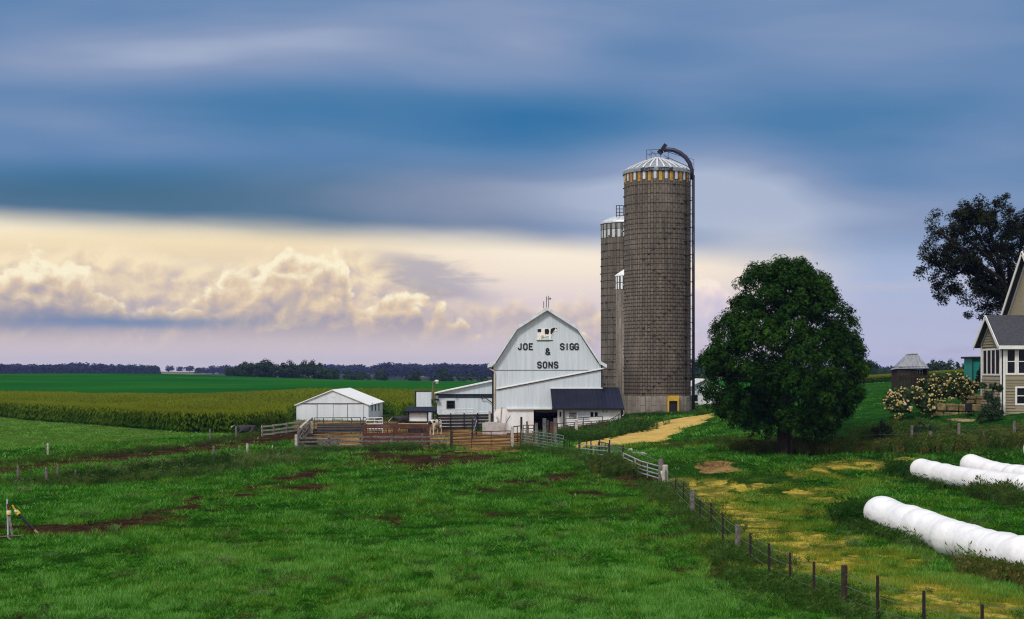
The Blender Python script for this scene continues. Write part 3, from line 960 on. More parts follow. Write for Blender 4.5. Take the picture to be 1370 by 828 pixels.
    me = scatter('tall_weeds', np.c_[q, H(q[:, 0], q[:, 1]) - .02], B, np.array(v), f, tone, {'dry_or_lit': dry})
    m = leafmat('weed_leaves', [(0.0, (0.010, 0.036, 0.004)), (0.35, (0.024, 0.080, 0.010)), (0.65, (0.060, 0.135, 0.026)), (1.0, (0.16, 0.25, 0.10))], .7, .3, .06, dry=(0.15, 0.105, 0.035))
    o = link('tall_weeds', me, m)
    tag(o, 'rank weeds and uncut grass along the fences, wrapped bales and track', 'weeds', kind='stuff')

def corn():
    rng = np.random.default_rng(15)
    rr = random.Random(8)
    v = []; f = []
    w = .035
    v += [(-w, 0, 0), (w, 0, 0), (.0, .01, .97)]; f += [0, 1, 2]
    for i in range(10):
        a = rr.uniform(0, 2 * PI); z = .12 + .72 * i / 9; L = rr.uniform(.26, .42) * (1.1 - .45 * z); o = len(v)
        ca, sa = math.cos(a), math.sin(a); ww = .045
        v += [(0, 0, z), (ca * L * .5 - sa * ww, sa * L * .5 + ca * ww, z + .13), (ca * L * .5 + sa * ww, sa * L * .5 - ca * ww, z + .12), (ca * L, sa * L, z - .04)]
        f += [o, o + 1, o + 2, o + 1, o + 3, o + 2]
    nst = len(v)
    for i in range(4):
        a = i * PI / 2 + .4; o = len(v)
        v += [(-.012, 0, .93), (.012, .01, .93), (.09 * math.cos(a), .09 * math.sin(a), 1.08)]; f += [o, o + 1, o + 2]
    pts = []
    def fill(poly, n, lim=None):
        a = np.array(poly)
        q = rng.uniform(a.min(0), a.max(0), (n, 2))
        q = q[poly_mask(q[:, 0], q[:, 1], poly, .01) > .5]
        ang = q[:, 0] / np.maximum(q[:, 1], 1)
        return q[(ang > -.41) & (ang < .42)]
    q = fill(CORN, 70000)
    # thicker along the edge one sees
    edge = strip_points(rng, [CORN[0], CORN[1], CORN[2], CORN[3], CORN[4]], 9000, .0) + np.abs(rng.normal(0, 1.3, (9000, 1))) * np.array([[.25, 1.0]])
    edge = edge[np.abs(edge[:, 0] / edge[:, 1]) < .42]
    q = np.concatenate([q, edge, fill(CORN_E, 9000)])
    n = len(q)
    k = fbm(q[:, 0] / 9, q[:, 1] / 22, 301, 4)
    h = 2.0 * (0.86 + .28 * k) * rng.uniform(.9, 1.08, n) * np.where(q[:, 1] > 255, np.where(q[:, 0] > 0, .62, 1), 1)
    far = sstep(q[:, 1], 150, 240)
    B = yaw_bases(rng.uniform(0, 2 * PI, n), h * (1 + .5 * far), h, .05, rng)
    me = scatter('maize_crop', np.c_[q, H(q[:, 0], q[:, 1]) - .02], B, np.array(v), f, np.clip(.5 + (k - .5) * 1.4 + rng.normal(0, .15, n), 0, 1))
    a = np.array([max(0, (q_[2] - .45) / .55) * .22 for q_ in v]); a[nst:] = .45  # light on the upper leaves painted in as yellow; tassels are yellow themselves
    vattr(me, 'dry_or_lit', np.clip(np.tile(a, n), 0, .8))
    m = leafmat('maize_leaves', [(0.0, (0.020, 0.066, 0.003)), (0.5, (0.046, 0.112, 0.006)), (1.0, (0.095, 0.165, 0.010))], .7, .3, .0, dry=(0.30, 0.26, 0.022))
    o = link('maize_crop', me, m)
    tag(o, 'standing crop of tall maize with yellowing tassels', 'corn', kind='stuff')

# ------------------------------------------------------------------ trees
BARK = pm('bark', (0.045, 0.034, 0.026), (0.02, 0.016, 0.012), 3, .95, bump=.03, stretch=(3, 3, .6))

def crown_mesh(name, centres, radii, normals, per, leaf, rng, tone=None, flat=.55, jit=.55, tv=SPRAY_V, tf=SPRAY_F, puff=.7):
    """leaf sprays gathered in clumps; each clump is a lens facing its normal"""
    N = len(centres)
    k = rng.poisson(per, N)
    idx = np.repeat(np.arange(N), k)
    n = len(idx)
    d = rng.normal(0, 1, (n, 3)); d /= np.linalg.norm(d, axis=1)[:, None]
    d *= (rng.uniform(0, 1, n) ** .45)[:, None]
    nr = normals[idx]
    along = (d * nr).sum(1)[:, None]
    d = d - nr * along * (1 - flat)
    pos = centres[idx] + d * radii[idx][:, None]
    out = nr * (1.3 - puff) + d * puff * 1.2 + np.array([0, 0, .5])
    B = leaf_bases(out, leaf * rng.uniform(.7, 1.35, n), rng, jit)
    t0 = rng.uniform(.2, .8, N) if tone is None else tone
    rnd = np.clip(t0[idx] + rng.normal(0, .13, n), 0, 1)
    return scatter(name, pos, B, tv, tf, rnd)

def maple():
    rng = np.random.default_rng(21)
    base = ground(1050, 95)
    prof_z = np.array([1.1, 1.9, 2.9, 4.4, 5.8, 6.9, 8.4, 10.2, 11.5, 12.4, 12.9, 13.2])
    prof_r = np.array([1.6, 3.5, 4.6, 5.35, 5.5, 5.3, 4.55, 3.65, 3.1, 2.55, 1.9, .9])
    C = []; Nn = []; Rr = []; T = []
    # branch masses: big lobes on the envelope, each wearing a coat of leaf clumps
    lobes = []
    tries = 0
    while len(lobes) < 105 and tries < 6000:
        tries += 1
        z = rng.uniform(1.65, 12.9)
        Rz = float(np.interp(z, prof_z, prof_r))
        if rng.uniform(0, 5.6) > Rz + .6: continue
        th = rng.uniform(0, 2 * PI)
        lr = rng.uniform(.75, 1.35) * (1 - .25 * (z > 10))
        rr = max(0, Rz - lr * rng.uniform(.55, 1.0))
        p = np.array([rr * math.cos(th), rr * math.sin(th), min(z, 13.1 - lr * .7)])
        if any(np.linalg.norm(p - q) < (lr + l2) * .52 for q, l2 in lobes): continue
        lobes.append((p, lr))
    for p, lr in lobes:
        k = int(20 * lr ** 2) + 6
        d = rng.normal(0, 1, (k, 3)); d[:, 2] = d[:, 2] * .8 + .25
        d /= np.linalg.norm(d, axis=1)[:, None]
        C.append(p + d * lr * rng.uniform(.72, 1.05, (k, 1)) * np.array([1, 1, .8])); Nn.append(d); Rr.append(rng.uniform(.30, .52, k)); T.append(np.clip(rng.normal(.5, .12) + rng.normal(0, .12, k), .1, .9))
    k = 330
    zz = rng.uniform(2.2, 12.3, k); th = rng.uniform(0, 2 * PI, k); r_ = np.interp(zz, prof_z, prof_r) * rng.uniform(.2, .74, k)
    C.append(np.c_[r_ * np.cos(th), r_ * np.sin(th), zz]); Nn.append(np.c_[np.cos(th), np.sin(th), np.zeros(k)]); Rr.append(rng.uniform(.7, 1.1, k)); T.append(np.full(k, .35))
    t = thing('maple_tree', base, 'large dense dark green maple with a rounded egg-shaped crown right of the silos', 'tree')
    c = np.concatenate(C); low_ = c[:, 2] < .75 + .35 * rng.random(len(c)); c[low_, 2] = .9 + (1.0 - c[low_, 2]) * .6
    me = crown_mesh('crown', c, np.concatenate(Rr), np.concatenate(Nn), 38, .235, rng, tone=np.concatenate(T), flat=.9, jit=.4, puff=.9)
    m = leafmat('maple_leaves', [(0.0, (0.004, 0.018, 0.001)), (0.4, (0.009, 0.036, 0.002)), (0.75, (0.019, 0.060, 0.004)), (1.0, (0.048, 0.112, 0.010))], .6, .12, .05)
    link('crown', me, m, t)
    b = MB()
    b.tube([base + Vector(p) for p in ((0, 0, -.3), (.02, 0, .3), (.0, .05, 1.4), (.1, 0, 3.5), (0, 0, 7), (.1, .1, 10.5))], [.55, .42, .36, .30, .2, .05], 9)
    for i in range(16):
        a = i * 2.4; z = 1.9 + i * .55; L = float(np.interp(z + 1.5, prof_z, prof_r)) * .8
        p0 = base + Vector((0, 0, z)); d = Vector((math.cos(a), math.sin(a), 0))
        b.tube([p0, p0 + d * L * .5 + Vector((0, 0, .8)), p0 + d * L + Vector((0, 0, 1.5))], [.13, .08, .02], 5)
    b.build('trunk', BARK, t, True)
    # slim suckers beside the trunk
    for dx, lean in ((-.55, .1), (.45, -.05)):
        q = MB()
        g = ground(1050, 94.6) + Vector((dx, 0, 0))
        q.tube([g - Vector((0, 0, .2)), g + Vector((lean, 0, 1.0)), g + Vector((lean * 2, .2, 2.4))], [.11, .09, .05], 6)
        q.build('sucker_stem', BARK, t, True)

def ash_tree():
    """the dark open tree behind the house"""
    rng = np.random.default_rng(33)
    D0 = 126.0
    base = ground(1362, D0)
    t = thing('ash_tree', base, 'tall dark feathery tree with drooping outer branches rising behind the tan house', 'tree')
    b = MB(); cs = []; nr = []; rad = []
    fork = P(1352, 412, D0)
    b.tube([base - Vector((0, 0, .4)), (base + fork) / 2, fork], [.62, .5, .42], 10)
    tips = [((1335, 360), (1310, 318), (1292, 286), (1300, 272)), ((1338, 372), (1300, 345), (1268, 318), (1252, 304)), ((1330, 375), (1290, 352), (1254, 340), (1238, 346)),
            ((1330, 380), (1292, 362), (1262, 372), (1256, 392)), ((1345, 380), (1322, 300), (1322, 286), (1330, 279)), ((1362, 360), (1368, 310), (1362, 300), (1360, 288)),
            ((1338, 392), (1312, 378), (1304, 386), (1300, 396)), ((1345, 398), (1330, 392), (1322, 402), (1318, 412)), ((1370, 370), (1395, 320), (1405, 305), (1410, 292)),
            ((1380, 390), (1420, 350), (1440, 330), (1450, 320)), ((1380, 400), (1420, 385), (1440, 390), (1450, 400)), ((1350, 350), (1338, 330), (1345, 310), (1352, 306)),
            ((1330, 350), (1305, 330), (1285, 310), (1275, 298)), ((1325, 365), (1295, 345), (1285, 345), (1272, 350))]
    for tp in tips:
        dd = rng.uniform(-4, 4)
        pts = [fork] + [P(a, c, D0 + dd * f) for (a, c), f in zip(tp, (.3, .6, .9, 1.0))]
        b.tube(pts, [.24, .17, .11, .06, .02], 6)
        for i in range(2, 5):
            p0, p1 = pts[i - 1], pts[i]
            for k in range(7 if i > 2 else 4):
                s = rng.uniform(0, 1.05)
                q = np.array(p0 * (1 - s) + p1 * s) + rng.normal(0, 1, 3) * np.array([.85, 1.2, .6]) + np.array([0, 0, -.15])
                cs.append(q); rad.append(rng.uniform(.45, .9)); nr.append((rng.normal(0, .4), rng.normal(0, .4), 1))
    for px, py, n in ((1300, 300, 12), (1330, 330, 10), (1275, 330, 10), (1255, 350, 8), (1262, 385, 5), (1310, 365, 8), (1360, 308, 10), (1340, 400, 9), (1355, 345, 10), (1322, 292, 10), (1312, 286, 8), (1345, 330, 9), (1335, 375, 9), (1365, 395, 9), (1290, 288, 6), (1350, 375, 9), (1390, 310, 12), (1400, 370, 12)):
        for k in range(n):
            q = np.array(P(px, py, D0)) + rng.normal(0, 1, 3) * np.array([.75, 1.8, .65])
            cs.append(q); rad.append(rng.uniform(.45, .85)); nr.append((rng.normal(0, .4), rng.normal(0, .4), 1))
    nr = np.array(nr); nr /= np.linalg.norm(nr, axis=1)[:, None]
    cs = np.array(cs) - np.array(base)
    me = crown_mesh('crown', cs, np.array(rad), nr, 118, .26, rng, flat=.75, jit=.8)
    m = leafmat('ash_leaves', [(0.0, (0.006, 0.008, 0.002)), (0.5, (0.010, 0.014, 0.003)), (1.0, (0.022, 0.030, 0.006))], .7, .08, .08)
    link('crown', me, m, t)
    b.build('trunk', BARK, t, True)

def lump_tree(name, h, w, rng, leaf, n=26, per=26):
    zz = rng.uniform(.22, .97, n)
    r = w * np.sin(np.clip((zz - .08) / .95, 0, 1) * PI) ** .6 * rng.uniform(.35, 1.0, n)
    th = rng.uniform(0, 2 * PI, n)
    c = np.c_[r * np.cos(th), r * np.sin(th), zz * h]
    nn = np.c_[np.cos(th), np.sin(th), np.full(n, .8)]; nn /= np.linalg.norm(nn, axis=1)[:, None]
    return crown_mesh(name, c, np.full(n, w * .42) * rng.uniform(.7, 1.2, n), nn, per, leaf, rng, flat=.7, tv=LEAF_V, tf=LEAF_F)

FARLEAF = leafmat('grove_leaves', [(0.0, (0.010, 0.026, 0.010)), (0.5, (0.016, 0.042, 0.014)), (1.0, (0.034, 0.066, 0.020))], .7, .12, .1)

def groves():
    rng = np.random.default_rng(44)
    kinds = [lump_tree('crown', h, w, rng, .9) for h, w in ((9, 4.6), (11, 4.4), (7, 4.4))]
    for me in kinds: me.materials.append(FARLEAF)
    tr = MB().tube([(0, 0, -1), (0, 0, 3), (0.1, 0, 6)], [.3, .22, .1], 5)
    tme = bpy.data.meshes.new('trunk'); tme.from_pydata(tr.v, [], tr.f); tme.materials.append(BARK)
    def tree(px, D, k, s, label, group):
        g = ground(px, D)
        t = thing('field_tree', g - Vector((0, 0, .3)), label, 'tree', group)
        c = bpy.data.objects.new('crown', kinds[k]); COL.objects.link(c); c.parent = t
        b = bpy.data.objects.new('trunk', tme); COL.objects.link(b); b.parent = t
        t.scale = (s * rng.uniform(.9, 1.15), s * rng.uniform(.9, 1.15), s); t.rotation_euler = (0, 0, rng.uniform(0, 6.28))
    lab = 'dark green tree in the long grove on the crest of the far green field'
    for px in np.concatenate([rng.uniform(304, 432, 52), rng.uniform(430, 482, 18)]):
        edge = min(1, .45 + (px - 302) / 40) * (1 if px < 432 else .72)
        tree(px, rng.uniform(635, 700), int(rng.integers(0, 3)), edge * rng.uniform(.55, .80), lab, 'trees of the grove on the field crest')
    lab = 'small bushy tree in the hedgerow along the far field edge'
    for px in np.concatenate([rng.uniform(482, 516, 8), rng.uniform(545, 612, 14), rng.uniform(612, 650, 5)]):
        tree(px, rng.uniform(625, 665), int(rng.integers(0, 3)), rng.uniform(.30, .52), lab, 'bushy trees of the far hedgerow')
    tree(592, 640, 1, .62, 'taller roundish tree standing out of the hedgerow behind the barn lean-to', None)
    tree(0, 900, 2, .8, 'low dark tree at the left edge of the far field', None)
    tree(12, 880, 0, .7, 'low dark tree beside the leftmost far tree', None)
    lab = 'bluish tree standing far off beyond the lawn, between the maple and the crib'
    for px, D, k, s in ((1158, 520, 0, .70), (1163, 525, 1, .62), (1168, 515, 0, .64), (1176, 530, 2, .58), (1184, 540, 2, .52), (1191, 530, 2, .52), (1150, 540, 1, .58)):
        tree(px, D, k, s, lab, 'far trees right of the maple')
    lab = 'dark tree in the far hedge behind the hydrangeas'
    for px in (1243, 1250, 1258, 1266, 1274, 1281, 1288, 1294, 1300, 1307, 1314):
        tree(px, rng.uniform(330, 380), int(rng.integers(0, 3)), rng.uniform(.30, .44), lab, 'trees of the hedge behind the hydrangeas')
    tree(938, 420, 1, .75, 'bluish tree glimpsed between the silo pipe and the maple', None)
    tree(931, 300, 2, .55, 'green bush tree just behind the roof of the small white shed', None)

def woods():
    rng = np.random.default_rng(52)
    pos = []; h = []
    def band(px0, px1, D0, D1, n, hh, clump=.45):
        px = rng.uniform(px0, px1, n); D = rng.uniform(D0, D1, n)
        k = fbm(px / 26.0, D / 300, 501, 3)
        kp = k > clump
        x = (px[kp] - CX) / FPX * D[kp]
        pos.append(np.c_[x, D[kp]]); h.append(.84 * hh * (.75 + .55 * k[kp]) * rng.uniform(.75, 1.15, kp.sum()))
    band(-60, 212, 1500, 2000, 700, 14, .25)
    band(-60, 205, 2000, 2400, 500, 15, .3)
    band(222, 320, 2300, 2700, 170, 13, .42)
    band(262, 325, 1900, 2300, 120, 10, .40)
    band(395, 520, 1900, 2500, 420, 14, .34)
    band(505, 700, 1500, 2500, 1250, 15, .26)
    band(700, 1000, 1500, 2500, 700, 14, .4)
    band(1000, 1420, 1500, 2400, 900, 13, .42)
    band(-700, -60, 1500, 2300, 900, 14, .3)
    band(1420, 1900, 1500, 2300, 700, 13, .38)
    q = np.concatenate(pos); h = np.concatenate(h)
    N = len(q)
    z = H(q[:, 0], q[:, 1])
    per = 34
    idx = np.repeat(np.arange(N), per); n = len(idx)
    d = rng.normal(0, 1, (n, 3)); d /= np.linalg.norm(d, axis=1)[:, None]; d *= rng.uniform(.5, 1, n)[:, None]
    w = h * .42
    p = np.c_[q[idx], z[idx] + h[idx] * .56] + d * np.c_[w[idx], w[idx], h[idx] * .44]
    B = leaf_bases(d + np.array([0, 0, .5]), h[idx] * .22 * rng.uniform(.7, 1.4, n), rng, .5)
    t = rng.uniform(.1, .9, N)
    me = scatter('distant_woods', p, B, LEAF_V, LEAF_F, np.clip(t[idx] + rng.normal(0, .1, n), 0, 1))
    m = leafmat('far_wood_leaves', [(0.0, (0.006, 0.010, 0.010)), (1.0, (0.014, 0.022, 0.015))], .8, .05, .05)
    o = link('distant_woods', me, m)
    tag(o, 'blue wooded hills along the horizon', 'woods', kind='stuff')

grass(); weeds(); corn(); maple(); ash_tree(); groves(); woods()
# ------------------------------------------------------------------ farm materials
M_METAL = pm('white_steel_siding', (0.61, 0.665, 0.71), (0.53, 0.59, 0.65), 1.2, .45, bump=.002, stretch=(2.5, 1, .15), ribs=('x', .305, .009),
             streak=((0.34, 0.36, 0.36), (4.0, 1.0, .25), .32))
M_WHITE = pm('white_paint', (0.76, 0.76, 0.77), (0.66, 0.66, 0.66), 2.0, .6)
M_WHITEWALL = pm('whitewashed_wall', (0.80, 0.79, 0.80), (0.72, 0.71, 0.71), 1.6, .8, bump=.01, streak=((0.30, 0.22, 0.14), (1.4, 1.0, .5), .25), ribs=('x', .41, .008))
M_SHED = pm('shed_white_siding', (0.70, 0.72, 0.76), (0.62, 0.64, 0.69), 1.0, .6, ribs=('x', .30, .012), stretch=(2, 1, .2))
M_ROOFW = pm('bright_steel_roof', (0.80, 0.80, 0.81), (0.72, 0.73, 0.75), 1.0, .5, ribs=('y', .45, .03))
M_GALV = pm('galvanised_steel', (0.62, 0.64, 0.66), (0.42, 0.45, 0.49), 2.5, .42, metal=.35, detail=5)
M_TRIM = pm('pale_trim', (0.66, 0.69, 0.73), (0.50, 0.53, 0.57), 2.0, .5)
M_DARKROOF = pm('dark_steel_roof', (0.015, 0.018, 0.034), (0.010, 0.012, 0.024), .8, .6, spec=.06, ribs=('x', .40, .03))
M_SHINGLE = pm('charcoal_shingles', (0.060, 0.062, 0.076), (0.026, 0.028, 0.036), 7, .9, bump=.02, stretch=(1, 1, 3), ribs=('z', .16, .02))
M_TAN = pm('tan_lap_siding', (0.220, 0.190, 0.128), (0.190, 0.162, 0.108), 1.5, .65, ribs=('z', .19, .12))
M_HTRIM = pm('house_trim', (0.74, 0.72, 0.70), (0.66, 0.64, 0.62), 2, .55)
M_GLASS = pm('dark_glass', (0.012, 0.014, 0.018), (0.006, 0.007, 0.010), 1.5, .12, spec=.12)
M_DARK = pm('dark_timber', (0.020, 0.018, 0.018), (0.010, 0.009, 0.010), 3, .8)
M_BLACK = pm('black_steel', (0.014, 0.015, 0.022), (0.008, 0.008, 0.012), 3, .5)
M_NAVY = pm('navy_painted_pipe', (0.020, 0.024, 0.060), (0.012, 0.014, 0.034), 2, .4)
M_PIPE = pm('grey_pipe', (0.050, 0.055, 0.075), (0.025, 0.028, 0.040), 1, .4, stretch=(1, 1, .3))
M_RUST = pm('rusty_steel', (0.115, 0.040, 0.022), (0.050, 0.020, 0.014), 5, .8, bump=.004)
M_RUSTPANEL = pm('rusty_red_panel', (0.098, 0.030, 0.020), (0.055, 0.020, 0.014), 2.2, .75, stretch=(1, 1, 3), streak=((0.20, 0.15, 0.11), (.8, 1, 7), .55))
M_GREYWOOD = pm('weathered_wood', (0.18, 0.165, 0.15), (0.065, 0.06, 0.054), 5, .9, bump=.01, stretch=(1, 1, 1))
M_PALEWOOD = pm('bleached_wood', (0.50, 0.46, 0.41), (0.26, 0.23, 0.20), 4, .9, bump=.01)
M_BROWNPOST = pm('brown_post', (0.050, 0.030, 0.022), (0.016, 0.011, 0.009), 5, .9, bump=.01)
M_TPOST = pm('steel_stake', (0.012, 0.011, 0.011), (0.030, 0.012, 0.009), 4, .7)
M_GATE = pm('galvanised_gate', (0.40, 0.41, 0.42), (0.24, 0.24, 0.25), 3, .45, metal=.3)
M_GREENGATE = pm('faded_green_gate', (0.17, 0.22, 0.19), (0.04, 0.085, 0.055), 3, .5)
M_DARKGATE = pm('dark_tube_gate', (0.045, 0.050, 0.058), (0.022, 0.024, 0.030), 3, .5)
M_WIRE = pm('fence_wire', (0.20, 0.20, 0.20), (0.10, 0.09, 0.09), 3, .5, metal=.3)
M_CONC = pm('pale_concrete', (0.50, 0.47, 0.46), (0.36, 0.33, 0.32), 2.5, .9, bump=.01, streak=((0.22, 0.14, 0.09), (1.5, 1, .6), .5))
M_YEL = pm('yellow_paint', (0.58, 0.36, 0.035), (0.44, 0.25, 0.03), 2, .6)
M_TEAL = pm('teal_paint', (0.010, 0.205, 0.175), (0.008, 0.165, 0.145), 2, .5)
M_BROWNSLAT = pm('dark_brown_slats', (0.040, 0.026, 0.022), (0.018, 0.013, 0.012), 4, .9)
M_STONE = pm('buff_limestone', (0.30, 0.22, 0.105), (0.16, 0.12, 0.055), 2.4, .95, bump=.05, detail=6, c3=(0.085, 0.08, 0.035))
M_LETTER = pm('black_letter_paint', (0.012, 0.013, 0.018), (0.010, 0.010, 0.012), 2, .6)

def text_mesh(txt, height, depth=.04, bold=.0, spacing=1.0):
    cu = bpy.data.curves.new('lettering', 'FONT')
    cu.body = txt
    cu.align_x = 'CENTER'
    cu.extrude = depth / height / 2 * .7
    cu.offset = bold
    cu.space_character = spacing
    o = bpy.data.objects.new('lettering', cu)
    COL.objects.link(o)
    bpy.context.view_layer.update()
    me = bpy.data.meshes.new_from_object(o.evaluated_get(bpy.context.evaluated_depsgraph_get()))
    bpy.data.objects.remove(o)
    bpy.data.curves.remove(cu)
    n = len(me.vertices)
    a = np.zeros(n * 3, np.float32); me.vertices.foreach_get('co', a); a = a.reshape(-1, 3)
    a[:, 1] -= a[:, 1].min()
    k = height / a[:, 1].max()
    out = np.c_[a[:, 0] * k, a[:, 2] * depth / max(1e-6, np.abs(a[:, 2]).max()) * .5, a[:, 1] * k]
    me.vertices.foreach_set('co', out.astype(np.float32).ravel())
    me.update()
    return me

# ------------------------------------------------------------------ barn
BD = 140.0
def barn():
    xc = X_(732, BD); z0 = .35
    b0 = Vector((xc, BD, z0))
    t = thing('gambrel_barn', b0, 'white gambrel-roofed barn with a cow picture and black lettering on its gable', 'barn')
    ap, br, lo, tip = (0, 12.98), (2.98, 11.08), (5.20, 7.66), (5.92, 7.26)
    outer = [(-tip[0], tip[1]), (-lo[0], lo[1]), (-br[0], br[1]), ap, br, lo, tip]
    th = .16
    inner = [(x * .985, z - th) for x, z in outer]
    # roof: one folded sheet, front edge half a metre proud of the gable
    def sheet(y0, y1, up, dn, m):
        for i in range(6):
            (xa, za), (xb, zb) = outer[i], outer[i + 1]
            m.prism([(xc + xa, za - dn), (xc + xb, zb - dn), (xc + xb, zb + up), (xc + xa, za + up)], y0, y1)
        return m
    sheet(BD - .42, BD + 27, .02, th, MB()).build('roof', M_ROOFW, t)
    sheet(BD - .50, BD - .423, .03, .30, MB()).build('rake_trim', M_TRIM, t)
    w = 5.36
    zl = Z_(546, BD)
    # gable siding above the lower wall
    g = MB()
    g.prism([(xc - w, zl), (xc + w, zl), (xc + w, 7.40), (xc + 5.06, 7.46), (xc + 2.90, 10.86), (xc, 12.74), (xc - 2.90, 10.86), (xc - 5.06, 7.46), (xc - w, 7.40)], BD, BD + .12)
    g.build('gable_siding', M_METAL, t)
    lw = MB().wall(xc - w, xc + w, z0 - .4, zl, BD + .02, .25, [(X_(714, BD), X_(746, BD), z0 - .4, Z_(547, BD))])
    lw.build('lower_wall', M_WHITEWALL, t)
    s = MB()
    s.box(xc - w, xc - w + .14, BD + .27, BD + 26.6, z0 - .4, 7.42)
    s.box(xc + w - .14, xc + w, BD + .27, BD + 26.6, z0 - .4, 7.42)
    s.prism([(xc - w, z0 - .4), (xc + w, z0 - .4), (xc + w, 7.40), (xc + 5.06, 7.46), (xc + 2.90, 10.86), (xc, 12.74), (xc - 2.90, 10.86), (xc - 5.06, 7.46), (xc - w, 7.40)], BD + 26.6, BD + 26.8)
    s.build('side_wall', M_METAL, t)
    q = MB().box(xc - w + .02, xc + w - .02, BD - .035, BD - .002, Z_(495.6, BD), Z_(494.7, BD))
    q.build('siding_joint_strip', pm('joint_strip', (0.22, 0.25, 0.30), (0.15, 0.17, 0.2), 3, .5), t)
    MB().box(X_(678, BD), X_(738, BD), BD - .22, BD - .003, Z_(547.6, BD), Z_(545.8, BD)).build('door_track_cover', M_WHITE, t)
    MB().box(X_(716, BD), X_(745, BD), BD + .9, BD + 1.0, Z_(552, BD), Z_(549, BD)).build('inner_beam', M_GREYWOOD, t)
    # long gutter pipe falling across the gable, with a black bar below it painting in its shadow
    gp = MB().tube([P(811.5, 488.8, BD - .3), P(811, 491.5, BD - .3), P(806, 493.2, BD - .14), P(664, 520.3, BD - .12)], .075, 6)
    gp.build('gutter_pipe', M_WHITE, t)
    MB().obox(P(806, 494.4, BD - .05), P(664, 521.5, BD - .05), .08, .07).build('pipe_shadow_bar', M_BLACK, t)
    dp = MB().tube([P(654, 490, BD - .3), P(655, 493, BD - .25), P(661, 496.5, BD - .2), P(662, 500, BD - .14), P(661.5, 546, BD - .14)], .07, 6)
    dp.build('downspout', pm('stained_spout', (0.55, 0.50, 0.42), (0.40, 0.30, 0.14), .4, .6), t)
    c = MB().box(X_(658.2, BD), X_(660.2, BD), BD - .06, BD + .3, z0 - .3, Z_(490, BD)); c.build('corner_board', M_DARK, t)
    c = MB().box(X_(804.4, BD), X_(806, BD), BD - .06, BD + .3, z0 - .3, Z_(487, BD)); c.build('corner_board', M_DARK, t)
    for px, y in ((727.5, 403), (731, 396.5)):
        MB().tube([P(px, 412.5, BD + 1.0), P(px, y, BD + 1.0)], .035, 5).build('lightning_rod', M_BLACK, t)
    v = MB().tube([P(734, 412, BD + .5), P(734, 395.5, BD + .5)], .03, 5)
    vo = v.build('weather_vane', M_BLACK, t)
    MB().obox(P(731.8, 400, BD + .5), P(736.4, 399.6, BD + .5), .03, .05).add([P(735.4, 397.4, BD + .5), P(737.6, 399.6, BD + .5), P(735.4, 401.6, BD + .5), P(735.4, 399.6, BD + .45)], [(0, 1, 3), (1, 2, 3), (0, 3, 2)]).build('vane_arrow', M_BLACK, vo)
    # writing
    h = 7.6 / 13.443
    ST = {'O': [[(.14, 0), (.46, 0), (.6, .2), (.6, .8), (.46, 1), (.14, 1), (0, .8), (0, .2), (.14, 0)]],
          'J': [[(.0, .24), (.12, 0), (.36, 0), (.5, .18), (.5, 1)]],
          'E': [[(.6, 0), (.05, 0), (.05, 1), (.6, 1)], [(.05, .52), (.48, .52)]],
          'S': [[(.0, .2), (.14, 0), (.46, 0), (.6, .16), (.6, .38), (.46, .5), (.14, .52), (.0, .66), (.0, .84), (.14, 1), (.46, 1), (.6, .82)]],
          'I': [[(.3, 0), (.3, 1)]],
          'G': [[(.6, .8), (.46, 1), (.14, 1), (0, .8), (0, .2), (.14, 0), (.46, 0), (.6, .2), (.6, .46), (.34, .46)]],
          'N': [[(.02, 0), (.02, 1), (.6, 0), (.6, 1)]],
          '&': [[(.66, .0), (.08, .70), (.08, .88), (.22, 1), (.38, 1), (.5, .86), (.48, .72), (.02, .36), (.0, .16), (.16, 0), (.38, 0), (.64, .36)]]}
    for txt, px, py, adv in (('JOE', 702.8, 467.4, 7.2), ('SIGG', 761.8, 467.4, 6.4), ('&', 732.6, 474.0, 1), ('SONS', 732.8, 491.9, 7.4)):
        for i, chr_ in enumerate(txt):
            cx_ = px + (i - (len(txt) - 1) / 2) * adv
            b = MB()
            kk = 0
            for line in ST[chr_]:
                for (xa, za), (xb, zb_) in zip(line[:-1], line[1:]):
                    A = Vector((X_(cx_, BD) + (xa - .3) * h * .98, BD - .03 - .0025 * (kk % 4), Z_(py, BD) + za * h)); B_ = Vector((X_(cx_, BD) + (xb - .3) * h * .98, A.y, Z_(py, BD) + zb_ * h))
                    e = (B_ - A).normalized() * .045
                    b.obox(A - e, B_ + e, .04, .125, (B_ - A).cross(Vector((0, 1, 0))))
                    kk += 1
            b.build('letter', M_LETTER, t)
    rl = pm('letter_rail', (0.75, 0.78, 0.8), (0.68, 0.70, 0.72), 2, .5)
    for px0, px1, py in ((694, 712.4, 459.7), (694, 712.4, 467.2), (750.4, 773.4, 459.7), (750.4, 773.4, 467.2), (720, 746.4, 484.6), (720, 746.4, 491.8)):
        MB().box(X_(px0, BD), X_(px1, BD), BD - .022, BD - .002, Z_(py + .35, BD), Z_(py - .3, BD)).build('letter_rail', rl, t)
    # cow picture: cut-out board with painted patches
    def Q(x, y): return (X_(640 + x / 7.611, BD), Z_(400 + y / 7.611, BD))
    def plate(name, pts, y0, y1, m, par=t):
        pp = [Q(*p) for p in pts]
        a = sum(pp[i][0] * pp[(i + 1) % len(pp)][1] - pp[(i + 1) % len(pp)][0] * pp[i][1] for i in range(len(pp)))
        if a < 0: pp.reverse()
        return MB().prism(pp, BD + y0, BD + y1).build(name, m, par)
    cw_ = pm('cow_white', (0.88, 0.86, 0.84), (0.72, 0.68, 0.64), 3, .6)
    cb_ = pm('cow_black', (0.014, 0.013, 0.015), (0.010, 0.010, 0.010), 3, .6)
